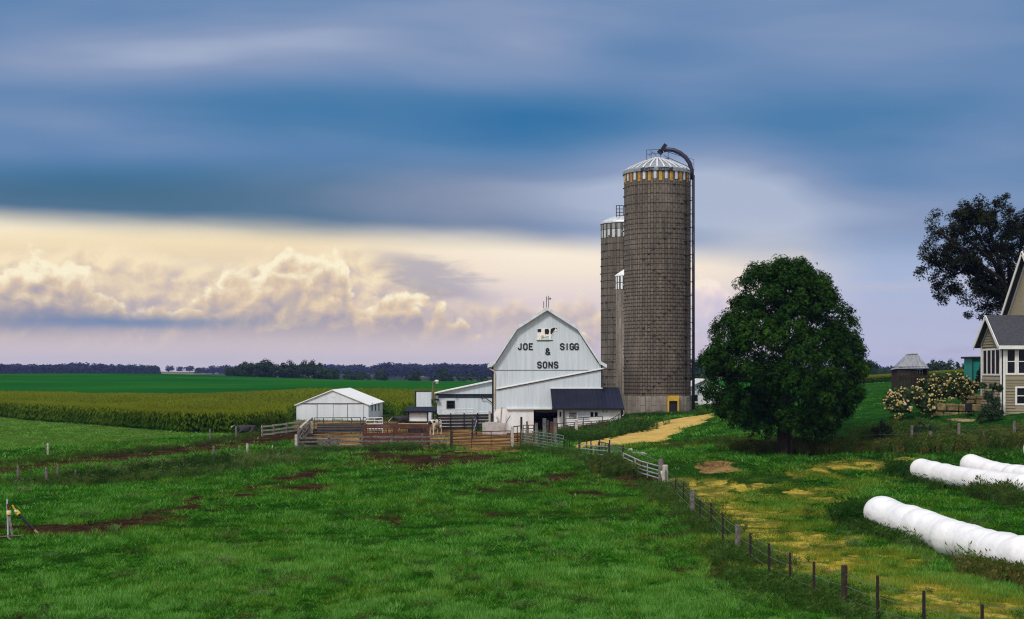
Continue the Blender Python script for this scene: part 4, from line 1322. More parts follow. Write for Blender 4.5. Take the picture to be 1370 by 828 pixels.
    body = [(600, 305), (612, 300), (690, 304), (735, 302), (765, 290), (782, 286), (800, 290), (802, 302), (795, 312), (800, 325), (790, 332), (778, 322), (768, 335), (758, 355), (745, 372), (742, 385), (735, 415), (722, 418),
            (720, 400), (716, 378), (690, 382), (660, 388), (652, 396), (640, 392), (636, 418), (624, 418), (622, 398), (612, 418), (598, 418), (602, 390), (600, 350)]
    cow = plate('cow_picture', body, -.05, -.003, cw_)
    for pts in ([(602, 306), (640, 304), (640, 328), (630, 342), (618, 334), (610, 342), (602, 330)], [(676, 306), (712, 303), (722, 325), (716, 358), (704, 362), (692, 356), (682, 362), (676, 340)],
                [(738, 303), (764, 292), (780, 289), (784, 302), (774, 318), (764, 332), (752, 352), (738, 362), (732, 340)], [(786, 291), (799, 292), (800, 303), (790, 303)]):
        plate('black_patch', pts, -.064, -.052, cb_, cow)
    plate('udder', [(640, 372), (662, 370), (664, 384), (646, 396)], -.064, -.052, pm('udder_pink', (0.62, 0.40, 0.28), (0.5, .3, .2), 3, .6), cow)
    plate('painted_turf', [(594, 418), (755, 416), (760, 422), (700, 427), (594, 426)], -.068, -.003, pm('painted_turf', (0.05, 0.13, 0.04), (0.03, 0.08, 0.03), 6, .7), cow)

def milk_house():
    D = 136.2
    x0, x1 = X_(756, D), X_(831, D)
    t = thing('milk_house', (x0, D, .4), 'low white milk house with a dark blue roof against the barn front', 'shed')
    zE, zT = 3.08, 4.89
    ys, yt = 135.7, 139.97
    q = MB().slab([(X_(739, ys), ys, zE), (X_(812, ys), ys, zE), (X_(805, 140), yt, zT), (X_(736.5, 140), yt, zT)], .10)
    q.build('roof', M_DARKROOF, t)
    q = MB().slab([(X_(812, ys) + .004, ys - .03, zE + .01), (X_(835, ys), ys - .03, zE + .01), (X_(828, 141), 141.2, 5.02), (X_(804.6, 141), 141.2, 5.02)], .10)
    q.build('roof', pm('newer_dark_roof', (0.017, 0.020, 0.042), (0.012, 0.014, 0.030), .8, .6, spec=.06, ribs=('x', .40, .03)), t)
    MB().slab([(X_(806, 141), 141.22, 5.0), (X_(828, 141), 141.22, 5.0), (X_(832, 147), 147, 3.2), (X_(808, 147), 147, 3.2)], .10).build('rear_roof', M_DARKROOF, t)
    MB().box(X_(738.6, ys), X_(835.2, ys), ys - .10, ys - .034, zE - .17, zE + .0).build('fascia', M_BLACK, t)
    MB().box(X_(736, 140), X_(806, 140), BD - .09, BD - .003, 4.90, 5.0).build('flashing', M_WHITE, t)
    wv = (X_(760, D), X_(772.6, D), Z_(561.5, D), Z_(549.5, D))
    ww = (X_(788.6, D), X_(801, D), Z_(558.6, D), Z_(550, D))
    MB().wall(x0, x1, -.2, 2.92, D, .15, [wv, ww]).build('front_wall', M_WHITEWALL, t)
    MB().box(x1 - .15, x1, D + .152, 146.6, -.2, 2.9).build('side_wall', M_WHITEWALL, t)
    MB().box(x0, x0 + .12, D + .152, 139.9, -.2, 2.9).build('side_wall', M_WHITEWALL, t)
    def frame(name, r, m, y, w=.09):
        x0_, x1_, z0_, z1_ = r
        b = MB()
        b.box(x0_ - .03, x0_ + w, y - .04, y + .05, z0_ - .03, z1_ + .03); b.box(x1_ - w, x1_ + .03, y - .04, y + .05, z0_ - .03, z1_ + .03)
        b.box(x0_ + w, x1_ - w, y - .04, y + .05, z0_ - .03, z0_ + w); b.box(x0_ + w, x1_ - w, y - .04, y + .05, z1_ - w, z1_ + .03)
        return b.build(name, m, t)
    lv = frame('louvre_vent', wv, M_WHITE, D)
    for i in range(4):
        z = wv[2] + .16 + i * .185
        MB().obox((wv[0] + .09, D + .03, z), (wv[1] - .09, D + .03, z), .10, .05, (0, .5, 1)).build('slat', M_WHITE, lv)
    MB().box(wv[0], wv[1], D + .11, D + .14, wv[2], wv[3]).build('vent_back', M_BLACK, lv)
    MB().box(X_(773, D), X_(788, D), D - .06, D - .003, Z_(561, D), Z_(549, D)).build('steel_panel', M_GALV, t)
    f = frame('window', ww, M_WHITE, D)
    xm = (ww[0] + ww[1]) / 2
    MB().box(xm - .05, xm + .05, D - .03, D + .04, ww[2] + .09, ww[3] - .09).build('mullion', M_WHITE, f)
    for a, b in ((ww[0] + .09, xm - .05), (xm + .05, ww[1] - .09)):
        MB().box(a, b, D + .05, D + .07, ww[2] + .06, ww[3] - .06).build('pane', M_GLASS, f)
    for a, b in ((805.4, 809), (809.8, 813.4)):
        k = MB().box(X_(a, D), X_(b, D), D - .14, D - .002, Z_(551.8, D), Z_(548.2, D)).build('meter_box', M_GALV, t)
        MB().box(X_((a + b) / 2 - .8, D), X_((a + b) / 2 + .8, D), D - .17, D - .142, Z_(550.8, D), Z_(549.4, D)).build('meter_dial', M_BLACK, k)
    MB().box(X_(818, D), X_(821, D), D - .1, D - .002, Z_(551, D), Z_(549.8, D)).build('wall_lamp', M_WHITE, t)
    MB().box(x1 - .02, x1 + .17, D - .07, D + .13, -.2, 2.92).build('corner_post', M_BLACK, t)
    MB().box(X_(753.4, D), X_(755.4, D), D - .35, D - .18, -.2, 2.95).build('porch_post', M_BLACK, t)
    pn = MB().box(X_(746, 137.4), X_(753.6, 137.4), 137.4, 137.5, -.2, 2.9).build('porch_panel', M_WHITEWALL, t)
    MB().box(X_(748.6, 137.4), X_(750.6, 137.4), 137.36, 137.398, Z_(557.5, 137.4), Z_(551, 137.4)).build('slit_window', M_GLASS, pn)
    MB().tube([(X_(834, D), D - .1, 2.85), (X_(834.6, D), D - .12, 2.5), (X_(832.6, D), D - .1, 2.3)], .05, 5).build('spout_elbow', M_WHITE, t)
    MB().tube([P(812, 564, D - .5), P(830, 553.2, D - .5)], .045, 5).build('handrail', M_BLACK, t)
    for px, y0, y1 in ((813, 563.4, 570), (828, 554.4, 567)):
        MB().tube([P(px, y0, D - .5), P(px, y1, D - .5)], .04, 5).build('handrail_post', M_BLACK, t)

def lean_to():
    D = 150.0
    xl, xr = X_(582.5, D), X_(661.5, D)
    t = thing('lean_to_shed', (xl, D, .5), 'white lean-to with a single sloping roof joined to the barn on its left side', 'shed')
    zl, zr = Z_(525, D), Z_(508, D)
    MB().slab([(xl - .1, D - .35, zl), (xr, D - .35, zr), (xr, D + 14, zr), (xl - .1, D + 14, zl)], .12).build('roof', M_ROOFW, t)
    zb = Z_(526.7, D)
    MB().prism([(xl, zb - .02), (xr, zb - .02), (xr, zr - .14), (xl, zl - .14)], D, D + .1).build('upper_siding', M_METAL, t)
    MB().box(xl, xr, D - .04, D + .06, zb - .14, zb - .022).build('header_beam', M_BLACK, t)
    z1 = Z_(532.6, D)
    wn = (X_(597.8, D), X_(607.8, D), Z_(546.6, D), Z_(537, D))
    MB().wall(X_(584.5, D), xr, 0, z1, D + .25, .1, [wn]).build('lower_siding', M_METAL, t)
    MB().box(xl, xr, D + .9, D + 1.0, z1 - .5, zb + .1).build('light_strip', pm('pale_blue_panel', (0.30, 0.36, 0.46), (0.18, 0.23, 0.32), 1.5, .4, stretch=(.6, 1, 4)), t)
    for px in (610.3, 643.8):
        MB().box(X_(px - .5, D), X_(px + .5, D), D, D + .1, z1, zb - .142).build('post', M_BLACK, t)
    f = MB()
    for a in ((wn[0] - .05, wn[0] + .07, wn[2], wn[3]), (wn[1] - .07, wn[1] + .05, wn[2], wn[3]), (wn[0] - .05, wn[1] + .05, wn[3], wn[3] + .09), (wn[0] - .05, wn[1] + .05, wn[2] - .09, wn[2]),
              (wn[0] + .07, wn[1] - .07, (wn[2] + wn[3]) / 2 + .02, (wn[2] + wn[3]) / 2 + .09)):
        f.box(a[0], a[1], D + .2, D + .3, a[2], a[3])
    w = f.build('window', M_DARK, t)
    MB().box(wn[0] + .02, wn[1] - .02, D + .31, D + .33, wn[2], wn[3]).build('pane', M_GLASS, w)
    MB().box(xl + .2, xl + .3, D + .36, D + 13.6, 0, zl - .16).build('end_wall', M_METAL, t)
    MB().box(X_(579.5, D), X_(587, D), D - .25, D + .2, z1 - .25, z1 - .05).build('awning', M_BLACK, t)
    MB().tube([P(643, 532.5, D - .05), P(650, 532.5, D - .05), P(656, 537, D - .05), P(660, 540.5, D - .05)], .05, 5).build('cable_pipe', M_BLACK, t)

def yard_buildings():
    # tall white bin
    D = 152.0
    x0, x1 = X_(556.8, D), X_(577, D)
    t = thing('feed_bin', (x0, D, .5), 'tall narrow white steel bin behind the small dark-roofed hut', 'feed bin')
    MB().box(x0, x1, D, D + 1.6, .2, Z_(524, D)).build('body', M_METAL, t)
    MB().box(x0 - .13, x0 - .003, D - .04, D + .2, .2, Z_(523.4, D)).build('corner_post', M_BLACK, t)
    MB().box(x0 - .13, x1 + .05, D - .05, D + 1.65, Z_(523.9, D), Z_(522.9, D)).build('lid', M_DARK, t)
    MB().obox(P(550.3, 525.6, D), P(555.6, 525.3, D), .06, .08).build('filler_arm', M_GREYWOOD, t)
    # hut
    D = 140.5
    x0, x1 = X_(547, D), X_(571.5, D)
    t = thing('calf_hut', (x0, D, .5), 'small white hut with a dark overhanging roof standing behind the rusty feeder', 'hut')
    MB().slab([P(541.5, 550, D - .5), P(582, 550, D - .5), P(584, 544, D + 2.6), P(546, 544, D + 2.6)], .14).build('roof', M_DARKROOF, t)
    MB().box(x0, x1, D, D + .1, Z_(563.4, D), Z_(550.8, D)).build('front_wall', M_WHITEWALL, t)
    MB().box(x1 - .1, x1 + .0, D + .102, D + 2.4, .3, Z_(550.8, D) + .05).build('side_wall', M_WHITEWALL, t)
    MB().box(x0, x0 + .1, D + .102, D + 2.4, .3, Z_(550.8, D) + .05).build('side_wall', M_WHITEWALL, t)
    MB().box(x0, x1, D + .03, D + .12, .3, Z_(563.6, D)).build('base_board', M_DARK, t)
    for px in (546, 571.2):
        MB().box(X_(px, D), X_(px + 1.3, D), D - .1, D - .003, .3, Z_(550.6, D)).build('corner_post', M_DARK, t)
    MB().box(X_(579, D + 1), X_(580.3, D + 1), D + .9, D + 1.02, .3, Z_(549.5, D)).build('corner_post', M_DARK, t)
    # yard light
    D = 147.0
    g = ground(579, D)
    t = thing('yard_light', g, 'weathered wooden light pole with a white lamp beside the lean-to', 'yard lamp')
    MB().tube([g - Vector((0, 0, .3)), P(579, 530, D), P(579.3, 510.5, D)], [.14, .12, .09], 7).build('pole', pm('pole_wood', (0.20, 0.19, 0.09), (0.06, 0.045, 0.035), .5, .9, stretch=(1, 1, .5)), t)
    MB().tube([P(579.3, 512, D), P(582, 509.2, D - .1), P(584.5, 508.6, D - .2)], .035, 5).build('arm', M_GALV, t)
    MB().lathe([(.0, .0), (.16, .0), (.17, -.18), (.12, -.22), (.14, -.40), (0, -.42)], P(584.6, 508.2, D - .2), 12).build('lamp_head', pm('lamp_white', (0.75, 0.74, 0.74), (0.66, 0.65, 0.65), 3, .4), t, True)
    MB().box(X_(577.2, D), X_(578.8, D), D - .3, D - .15, Z_(540, D), Z_(534, D)).build('switch_box', M_DARK, t)
    # white machine shed
    D, D2 = 174.0, 193.0
    x0, x1 = X_(396.5, D), X_(493, D)
    xm = (x0 + x1) / 2
    ze, zr = Z_(540.5, D), Z_(521, D)
    t = thing('machine_shed', (x0, D, .5), 'low white gabled shed with sliding doors standing apart left of the barnyard', 'shed')
    r = MB()
    for a, b in (((x0 - .25, ze - .1), (xm, zr)), ((xm, zr), (x1 + .25, ze - .1))):
        r.slab([(a[0], D - .2, a[1]), (b[0], D - .2, b[1]), (b[0], D2 + .2, b[1]), (a[0], D2 + .2, a[1])], .1)
    r.build('roof', pm('bright_ridged_roof', (0.84, 0.83, 0.83), (0.76, 0.76, 0.77), 1, .5, ribs=('y', .9, .05)), t)
    MB().prism([(x0, 0), (x1, 0), (x1, ze - .1), (xm, zr - .12), (x0, ze - .1)], D, D + .12).build('gable_wall', M_SHED, t)
    MB().box(x1 - .12, x1, D + .122, D2 - .13, 0, ze - .12).build('side_wall', M_SHED, t)
    MB().box(x0, x0 + .12, D + .122, D2 - .13, 0, ze - .12).build('side_wall', M_SHED, t)
    MB().prism([(x0, 0), (x1, 0), (x1, ze - .1), (xm, zr - .12), (x0, ze - .1)], D2 - .12, D2).build('rear_wall', M_SHED, t)
    MB().box(X_(404, D), X_(486, D), D - .12, D - .003, Z_(540.6, D), Z_(539.2, D)).build('door_track', M_GREYWOOD, t)
    for i, (a, b) in enumerate(((404.5, 424.2), (424.6, 445.6), (446, 464.8), (465.4, 486))):
        MB().box(X_(a, D), X_(b, D), D - .07 - .02 * (i % 2), D - .004, .55, Z_(540.8, D)).build('sliding_door', M_SHED, t)
        if i in (1, 2, 3):
            MB().box(X_(a - .45, D), X_(a + .15, D), D - .12, D - .092, .55, Z_(541, D)).build('door_edge', M_GALV if i == 2 else M_GREYWOOD, t)
    MB().box(X_(443.5, D), X_(449.5, D), D - .03, D - .003, Z_(531, D), Z_(526.8, D)).build('loft_hatch', M_WHITE, t)
    for Y in (178.2, 182.6, 187.2):
        f = MB().box(x1 + .003, x1 + .04, Y - .75, Y + .75, Z_(550, Y), Z_(538.6, Y)).build('window', M_TRIM, t)
        MB().box(x1 + .042, x1 + .05, Y - .62, Y + .62, Z_(549.4, Y), Z_(539.2, Y)).build('pane', M_GLASS, f)
    # little white shed past the silos
    D = 188.0
    x0, x1 = X_(919, D), X_(966, D)
    xm = (x0 + x1) / 2
    ze, zr = Z_(518.5, D), Z_(506.6, D)
    t = thing('open_front_shed', (x0, D, 1.8), 'small white gabled shed with an open front between the tall silo and the maple', 'shed')
    for a, b in (((x0 - .3, ze - .15), (xm, zr)), ((xm, zr), (x1 + .3, ze - .15))):
        MB().slab([(a[0], D - .4, a[1]), (b[0], D - .4, b[1]), (b[0], D + 9, b[1]), (a[0], D + 9, a[1])], .12).build('roof', M_ROOFW, t)
    zb = Z_(528, D)
    MB().prism([(x0, zb), (x1, zb), (x1, ze - .15), (xm, zr - .14), (x0, ze - .15)], D, D + .1).build('gable_siding', M_METAL, t)
    MB().wall(x0, x1, 1.0, zb, D + .05, .12, [(X_(925, D), X_(933.6, D), 2.6, zb)]).build('front_wall', M_WHITE, t)
    MB().box(x0, x0 + .1, D + .18, D + 8.8, 1, ze - .2).box(x1 - .1, x1, D + .18, D + 8.8, 1, ze - .2).box(x0, x1, D + 8.8, D + 8.9, 1, ze - .2).build('rear_walls', M_WHITE, t)
    MB().obox(P(924.6, 540.5, D - .1), P(934, 539.6, D - .1), .1, .22).build('feed_rail', M_RUST, t)

# ------------------------------------------------------------------ silos
def stave_mat(name, c1, c2, c3, R_, sw, sh, joint):
    m = bpy.data.materials.new(name)
    m.use_nodes = True
    n = NT(m.node_tree)
    tc = n.new('ShaderNodeTexCoord').outputs['Object']
    x, y, z = n.sep(tc)
    a = n.mul(n.m('ARCTAN2', y, x), R_)
    br = n.new('ShaderNodeTexBrick')
    n.put(br.inputs['Vector'], n.xyz(z, a, 0.0))
    br.inputs['Color1'].default_value = (*c1, 1)
    br.inputs['Color2'].default_value = (*c2, 1)
    br.inputs['Mortar'].default_value = (*c3, 1)
    br.inputs['Scale'].default_value = 1.0
    br.inputs['Mortar Size'].default_value = joint
    br.inputs['Mortar Smooth'].default_value = .3
    br.inputs['Brick Width'].default_value = sh
    br.inputs['Row Height'].default_value = sw
    st = n.noise(n.xyz(n.mul(a, 1.6), n.mul(z, .10), 0.0), 1.0, 5, .65)
    bl = n.noise(n.xyz(n.mul(a, .5), n.mul(z, .22), 4.0), 1.0, 4, .6)
    col = n.mix(n.ss(st, .42, .66, 0.0, .65), br.outputs[0], tuple(q * .35 for q in c1))
    col = n.mix(n.ss(bl, .5, .72, 0.0, .45), col, tuple(q * 1.45 for q in c1))
    rust = n.noise(n.xyz(n.mul(a, 3.0), n.mul(z, .25), 9.0), 1.0, 4, .6)
    col = n.mix(n.ss(rust, .58, .74, 0.0, .55), col, (0.13, 0.06, 0.025))
    b = n.new('ShaderNodeBsdfPrincipled')
    n.put(b.inputs['Base Color'], col)
    b.inputs['Roughness'].default_value = .85
    b.inputs['Specular IOR Level'].default_value = .2
    bu = n.new('ShaderNodeBump')
    bu.inputs['Distance'].default_value = .03
    n.put(bu.inputs['Height'], n.mul(br.outputs[1], -1.0))
    n.put(b.inputs['Normal'], bu.outputs[0])
    o = n.new('ShaderNodeOutputMaterial')
    n.t.links.new(b.outputs[0], o.inputs[0])
    return m

def hoop_mesh(r, h, t, lugs, phase=0.0):
    b = MB()
    n = 72
    for k in range(n):
        pass
    b.lathe([(r, -h / 2), (r + t, -h / 2), (r + t, h / 2), (r, h / 2)], (0, 0, 0), n)
    for i in range(lugs):
        a = phase + 2 * PI * i / lugs
        c = Vector((math.cos(a), math.sin(a), 0)); s = Vector((-math.sin(a), math.cos(a), 0))
        b.obox(c * (r + t + .05) - s * .13, c * (r + t + .05) + s * .13, .10, .12)
    me = bpy.data.meshes.new('hoop')
    me.from_pydata(b.v, [], b.f); me.update()
    return me

def checker_mat(name, ca, cb, R_, w):
    m = bpy.data.materials.new(name)
    m.use_nodes = True
    n = NT(m.node_tree)
    tc = n.new('ShaderNodeTexCoord').outputs['Object']
    x, y, z = n.sep(tc)
    a = n.mul(n.m('ARCTAN2', y, x), R_ / w)
    k = n.m('LESS_THAN', n.m('FRACT', n.mul(a, .5)), .5)
    g = n.noise(tc, 2.5, 4, .6)
    col = n.mix(k, ca, cb)
    col = n.mix(n.ss(g, .5, .75, 0.0, .6), col, tuple(q * .45 for q in ca))
    b = n.new('ShaderNodeBsdfPrincipled')
    n.put(b.inputs['Base Color'], col)
    b.inputs['Roughness'].default_value = .6
    o = n.new('ShaderNodeOutputMaterial')
    n.t.links.new(b.outputs[0], o.inputs[0])
    return m

def hoops(t, r, zs, h, th, mat, lugs=3, zig=True):
    me = hoop_mesh(r, h, th, lugs)
    me.materials.append(mat)
    a = 0; d = 1
    for i, z in enumerate(zs):
        o = bpy.data.objects.new('hoop', me)
        COL.objects.link(o); o.parent = t
        o.location = (0, 0, z)
        o.rotation_euler = (0, 0, a)
        if zig:
            a += R(9) * d
            if i % 9 == 8: d = -d

def silos():
    M_HOOP = pm('hoop_steel', (0.024, 0.020, 0.020), (0.045, 0.022, 0.015), 1.2, .7)
    # ---- tall silo
    D = 158.0
    c = Vector((X_(879.2, D), D, 1.85))
    t = thing('tall_silo', c, 'tallest silo, grey-brown concrete staves with a yellow and white painted rim and a steel dome', 'silo')
    r = 3.70
    top = 28.70 - c.z
    fz = Z_(530, 154) - c.z
    sm = stave_mat('silo_staves', (0.158, 0.132, 0.106), (0.118, 0.099, 0.080), (0.026, 0.021, 0.018), r, .315, .80, .026)
    MB().lathe([(r, fz - .1), (r, top)], c, 96).build('stave_wall', sm, t, True)
    fm = stave_mat('silo_base_blocks', (0.235, 0.205, 0.175), (0.19, 0.165, 0.14), (0.07, 0.06, 0.05), r, .62, 1.0, .02)
    MB().lathe([(r + .16, -.8), (r + .16, fz - .08), (r + .12, fz), (r, fz)], c, 96).build('base_ring', fm, t, True)
    zs = list(np.arange(fz + .3, 16.2, .40)) + list(np.arange(16.6, 21.8, .56)) + list(np.arange(22.3, top - 1.2, 1.02))
    hoops(t, r, zs, .055, .03, M_HOOP, 3)
    nst = 2 * round(PI * r / .62)
    wst = 2 * PI * r / nst
    YB = pm('rim_yellow', (0.52, 0.31, 0.030), (0.24, 0.12, 0.022), 2.2, .7, stretch=(1, 1, .6))
    WB = pm('rim_white', (0.60, 0.61, 0.64), (0.40, 0.41, 0.43), 2.2, .6)
    for i in range(nst):
        a = 2 * PI * (i + .5) / nst
        if math.sin(a) > .25: continue       # the far side of the rim is never seen
        y = i % 2 == 0
        hw = wst / 2 * (.56 if y else .50)
        b = MB()
        p = []
        for s in (-1, 0, 1):
            q = a + s * hw / r
            for rr in (r + .01, r + .05):
                for z in ((top - (1.12 if y else .90)), top - .02):
                    p.append((c.x + rr * math.cos(q), c.y + rr * math.sin(q), c.z + z))
        f = []
        for s in (0, 1):
            k = s * 4
            f += [(k + 2, k + 6, k + 7, k + 3), (k, k + 1, k + 5, k + 4), (k + 1, k + 3, k + 7, k + 5), (k, k + 4, k + 6, k + 2)]
        f += [(0, 2, 3, 1), (8, 9, 11, 10)]
        b.add(p, f).build('rim_panel', YB if y else WB, t)
    dome = MB().lathe([(r + .16, top - .03), (r + .18, top + .30), (r + .05, top + .36), (3.1, top + .78), (2.1, top + 1.22), (1.2, top + 1.58), (.55, top + 1.80), (.5, top + 1.95), (0, top + 1.98)], c, 64)
    dm = dome.build('dome', pm('dome_steel', (0.30, 0.33, 0.37), (0.16, 0.18, 0.22), 2.5, .4, metal=.25), t)
    WR = pm('dome_rib_white', (0.66, 0.67, 0.69), (0.52, 0.53, 0.55), 2, .45)
    for i in range(30):
        a = 2 * PI * i / 30
        pts = [(rr * math.cos(a) + c.x, rr * math.sin(a) + c.y, c.z + top + z) for rr, z in ((r + .1, .38), (3.1, .83), (2.1, 1.27), (1.2, 1.63), (.58, 1.85))]
        b = MB()
        for p, q in zip(pts[:-1], pts[1:]): b.obox(p, q, .15, .07)
        b.build('dome_rib', WR, dm)
    # maker's name round the front of the curb
    for txt, px, wid in (('MIDWEST', 863, 1.5), ('KEYSTONE', 886.5, 1.65)):
        me = text_mesh(txt, .40, .03, .03, 1.15)
        n = len(me.vertices); co = np.zeros(n * 3, np.float32); me.vertices.foreach_get('co', co); co = co.reshape(-1, 3)
        co[:, 0] *= wid / (co[:, 0].max() - co[:, 0].min())
        mid = math.asin(max(-1, min(1, (px - 880) / 12.0 / r)))
        rr = r + .20 - co[:, 1]
        th = mid + co[:, 0] / (r + .2)
        out = np.c_[rr * np.sin(th), -rr * np.cos(th), co[:, 2] + top - .06]
        me.vertices.foreach_set('co', out.astype(np.float32).ravel()); me.update()
        link('lettering', me, M_LETTER, t)
    # blower pipe up the right-hand side and over the dome
    px_ = X_(926.2, D)
    yy = D - 1.0
    MB().tube([(px_, yy, c.z - .2), (px_, yy, Z_(236, D))], .16, 8).build('blower_pipe', M_PIPE, t, True)
    arc = [P(a, b, yy + e) for a, b, e in ((925.8, 240, 0), (925.4, 228, 0), (922.6, 218, .1), (917.5, 210.5, .2), (910, 204.6, .4), (901, 200.6, .6), (893, 199.8, .8), (888, 201.5, .9))]
    ho = MB().tube(arc, [.24, .25, .25, .25, .25, .25, .24, .22], 10).build('filler_neck', M_NAVY, t, True)
    MB().obox(P(883.6, 203.5, yy + 1), P(890.6, 193.2, yy + 1), .5, .42).build('hood', M_BLACK, ho)
    MB().obox(P(880.8, 201, yy + 1), P(886, 205.8, yy + 1), .5, .4).build('spout', M_BLACK, ho)
    for y in range(250, 545, 16):
        MB().obox((c.x + r - .25, yy, Z_(y, D)), (px_ - .1, yy, Z_(y, D)), .05, .06).build('pipe_bracket', M_HOOP, t)
    la = MB()
    lx = X_(917.5, D); ly = c.y - math.sqrt(max(.1, (r + .25) ** 2 - (lx - c.x) ** 2))
    for s in (-.22, .22): la.tube([(lx + s, ly, c.z + 1.5), (lx + s, ly, Z_(228, D))], .045, 5)
    for z in np.arange(c.z + 1.8, Z_(230, D), .45): la.obox((lx - .22, ly, z), (lx + .22, ly, z), .05, .05)
    la.build('ladder', M_HOOP, t)
    ch = MB()
    for z in np.arange(6, 27, 1.5):
        ch.box(lx - .5, lx + .36, ly - .32, ly + .1, z, z + .07)
    ch.build('ladder_cage', M_HOOP, t)
    pr = MB()
    R0 = c + Vector((0, 0, top + 1.9))
    def pp(px, py, e): return P(px, py, D + e)
    for (a, b), (a2, b2) in (((865.2, 215), (865.2, 200.4)), ((871, 213), (871, 200.2)), ((884, 213), (884, 200)), ((894, 213.5), (894, 201.5))):
        MB().tube([pp(a, b, -.6), pp(a2, b2, -.6)], .04, 4).build('rail_post', M_PIPE, t)
    for a, b, a2, b2 in ((865, 200.6, 884, 199.8), (865, 206.4, 884, 205.2), (865, 213.4, 895, 211.6), (868, 208, 874, 203), (874, 203, 878, 208.6)):
        MB().tube([pp(a, b, -.6), pp(a2, b2, -.6)], .036, 4).build('guard_rail', M_PIPE, t)
    MB().obox(pp(866, 214.2, .2), pp(894, 213.6, .2), 1.6, .06).build('walkway', M_GALV, t)
    for a, b, a2, b2 in ((888, 208, 921, 223), (892, 202.6, 916, 210.5), (886, 212.5, 923, 228)):
        MB().tube([pp(a, b, -1), pp(a2, b2, -1.2)], .04, 4).build('brace_rod', M_HOOP, t)
    for a, b, a2, b2 in ((922.5, 211.5, 928.2, 213.5), (928.2, 213.5, 928.4, 229), (922.8, 218.6, 928.2, 219.4)):
        MB().tube([pp(a, b, -1.3), pp(a2, b2, -1.3)], .03, 4).build('ladder_guard', M_PIPE, t)
    # yellow feed-room doorway in the base
    dx0, dx1 = X_(893, 154), X_(908.5, 154)
    yd = c.y - math.sqrt((r + .16) ** 2 - ((dx0 + dx1) / 2 - c.x) ** 2) - .45
    fr = MB()
    fr.box(dx0, dx1, yd, yd + 1.2, Z_(536.4, 154), Z_(529.3, 154))
    fr.box(dx0, dx0 + .18, yd, yd + 1.2, c.z - .3, Z_(536.4, 154) - .002); fr.box(dx1 - .18, dx1, yd, yd + 1.2, c.z - .3, Z_(536.4, 154) - .002)
    d = fr.build('feed_door_frame', M_YEL, t)
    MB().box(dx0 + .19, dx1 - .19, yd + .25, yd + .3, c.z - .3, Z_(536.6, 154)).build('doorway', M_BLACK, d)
    # ---- second silo
    D = 177.0
    c = Vector((X_(837, D), D, 1.7))
    t = thing('older_silo', c, 'second tallest silo, weathered grey staves and white dome, half hidden behind the tall silo', 'silo')
    r = 3.1
    top = Z_(296, D - 3) - c.z
    sm = stave_mat('old_silo_staves', (0.155, 0.132, 0.108), (0.110, 0.094, 0.078), (0.03, 0.026, 0.022), r, .45, 1.6, .03)
    MB().lathe([(r, -1), (r, top)], c, 72).build('stave_wall', sm, t, True)
    hoops(t, r, list(np.arange(.6, top - 1.6, .92)), .06, .03, M_HOOP, 2)
    ck = checker_mat('rim_checks', (0.50, 0.52, 0.52), (0.055, 0.050, 0.046), r, .36)
    MB().lathe([(r + .02, top - 1.9), (r + .05, top - 1.88), (r + .05, top - .92), (r + .02, top - .9)], c, 72).build('check_band', ck, t)
    MB().lathe([(r + .02, top - .85), (r + .05, top - .83), (r + .05, top - .22), (r + .02, top - .2)], c, 72).build('check_band', checker_mat('rim_checks_dim', (0.26, 0.25, 0.23), (0.05, 0.046, 0.042), r, .36), t)
    MB().lathe([(r + .10, top - .1), (r + .12, top + .12), (r - .2, top + .32), (2.1, top + .72), (1.1, top + 1.02), (0, top + 1.12)], c, 48).build('dome', M_GALV, t, True)
    for px in (824.6, 829, 834):
        MB().tube([P(px, 292, D - 1.8), P(px, 274.6, D - 1.8)], .05, 5).build('rail_post', M_HOOP, t)
    for y in (275, 279.5, 284, 288):
        MB().tube([P(824.4, y, D - 1.8), P(834, y, D - 1.8)], .045, 5).build('guard_rail', M_HOOP, t)
    # ---- short silo
    D = 167.0
    c = Vector((X_(845.5, D), D, 1.8))
    t = thing('short_silo', c, 'slimmest and shortest silo with a white checked collar, wedged between the two tall silos', 'silo')
    r = 1.92
    top = Z_(368, D - 2) - c.z
    sm = stave_mat('short_silo_staves', (0.235, 0.205, 0.170), (0.185, 0.160, 0.132), (0.10, 0.085, 0.07), r, .45, 1.4, .02)
    MB().lathe([(r, -1), (r, top)], c, 48).build('stave_wall', sm, t, True)
    ck = checker_mat('collar_checks', (0.76, 0.77, 0.78), (0.035, 0.034, 0.036), r, .27)
    for a, b in ((.02, .80), (.88, 1.6)):
        MB().lathe([(r + .02, top - b), (r + .05, top - b + .02), (r + .05, top - a), (r + .02, top - a + .01)], c, 48).build('check_band', ck, t)
    MB().lathe([(r + .10, top - .02), (r + .10, top + .10), (1.5, top + .48), (.9, top + .85), (0, top + 1.05)], c, 40).build('dome', M_WHITE, t, True)

barn(); milk_house(); lean_to(); yard_buildings(); silos()
# ------------------------------------------------------------------ gates and fences
def gate(a, b, hts, nup, r, mat, label, cat='gate', group=None, name='tube_gate', dz=0.0, end_r=None, zb=None):
    """tube gate from ground point a to b: rails at the heights hts, nup uprights"""
    a = Vector(a); b = Vector(b)
    t = thing(name, a, label, cat, group)
    za = Vector((0, 0, 1))
    for h in hts:
        MB().tube([a + za * h, a.lerp(b, .5) + za * (h - dz), b + za * h], r, 5).build('rail', mat, t)
    for i in range(nup):
        q = a.lerp(b, i / (nup - 1))
        rr = (end_r or r) if i in (0, nup - 1) else r * .9
        s = dz * (1 - abs(2 * i / (nup - 1) - 1))
        MB().tube([q + za * (min(hts) - (.0 if zb is None else min(hts) - zb)), q + za * (max(hts) - s)], rr, 5).build('upright', mat, t)
    return t

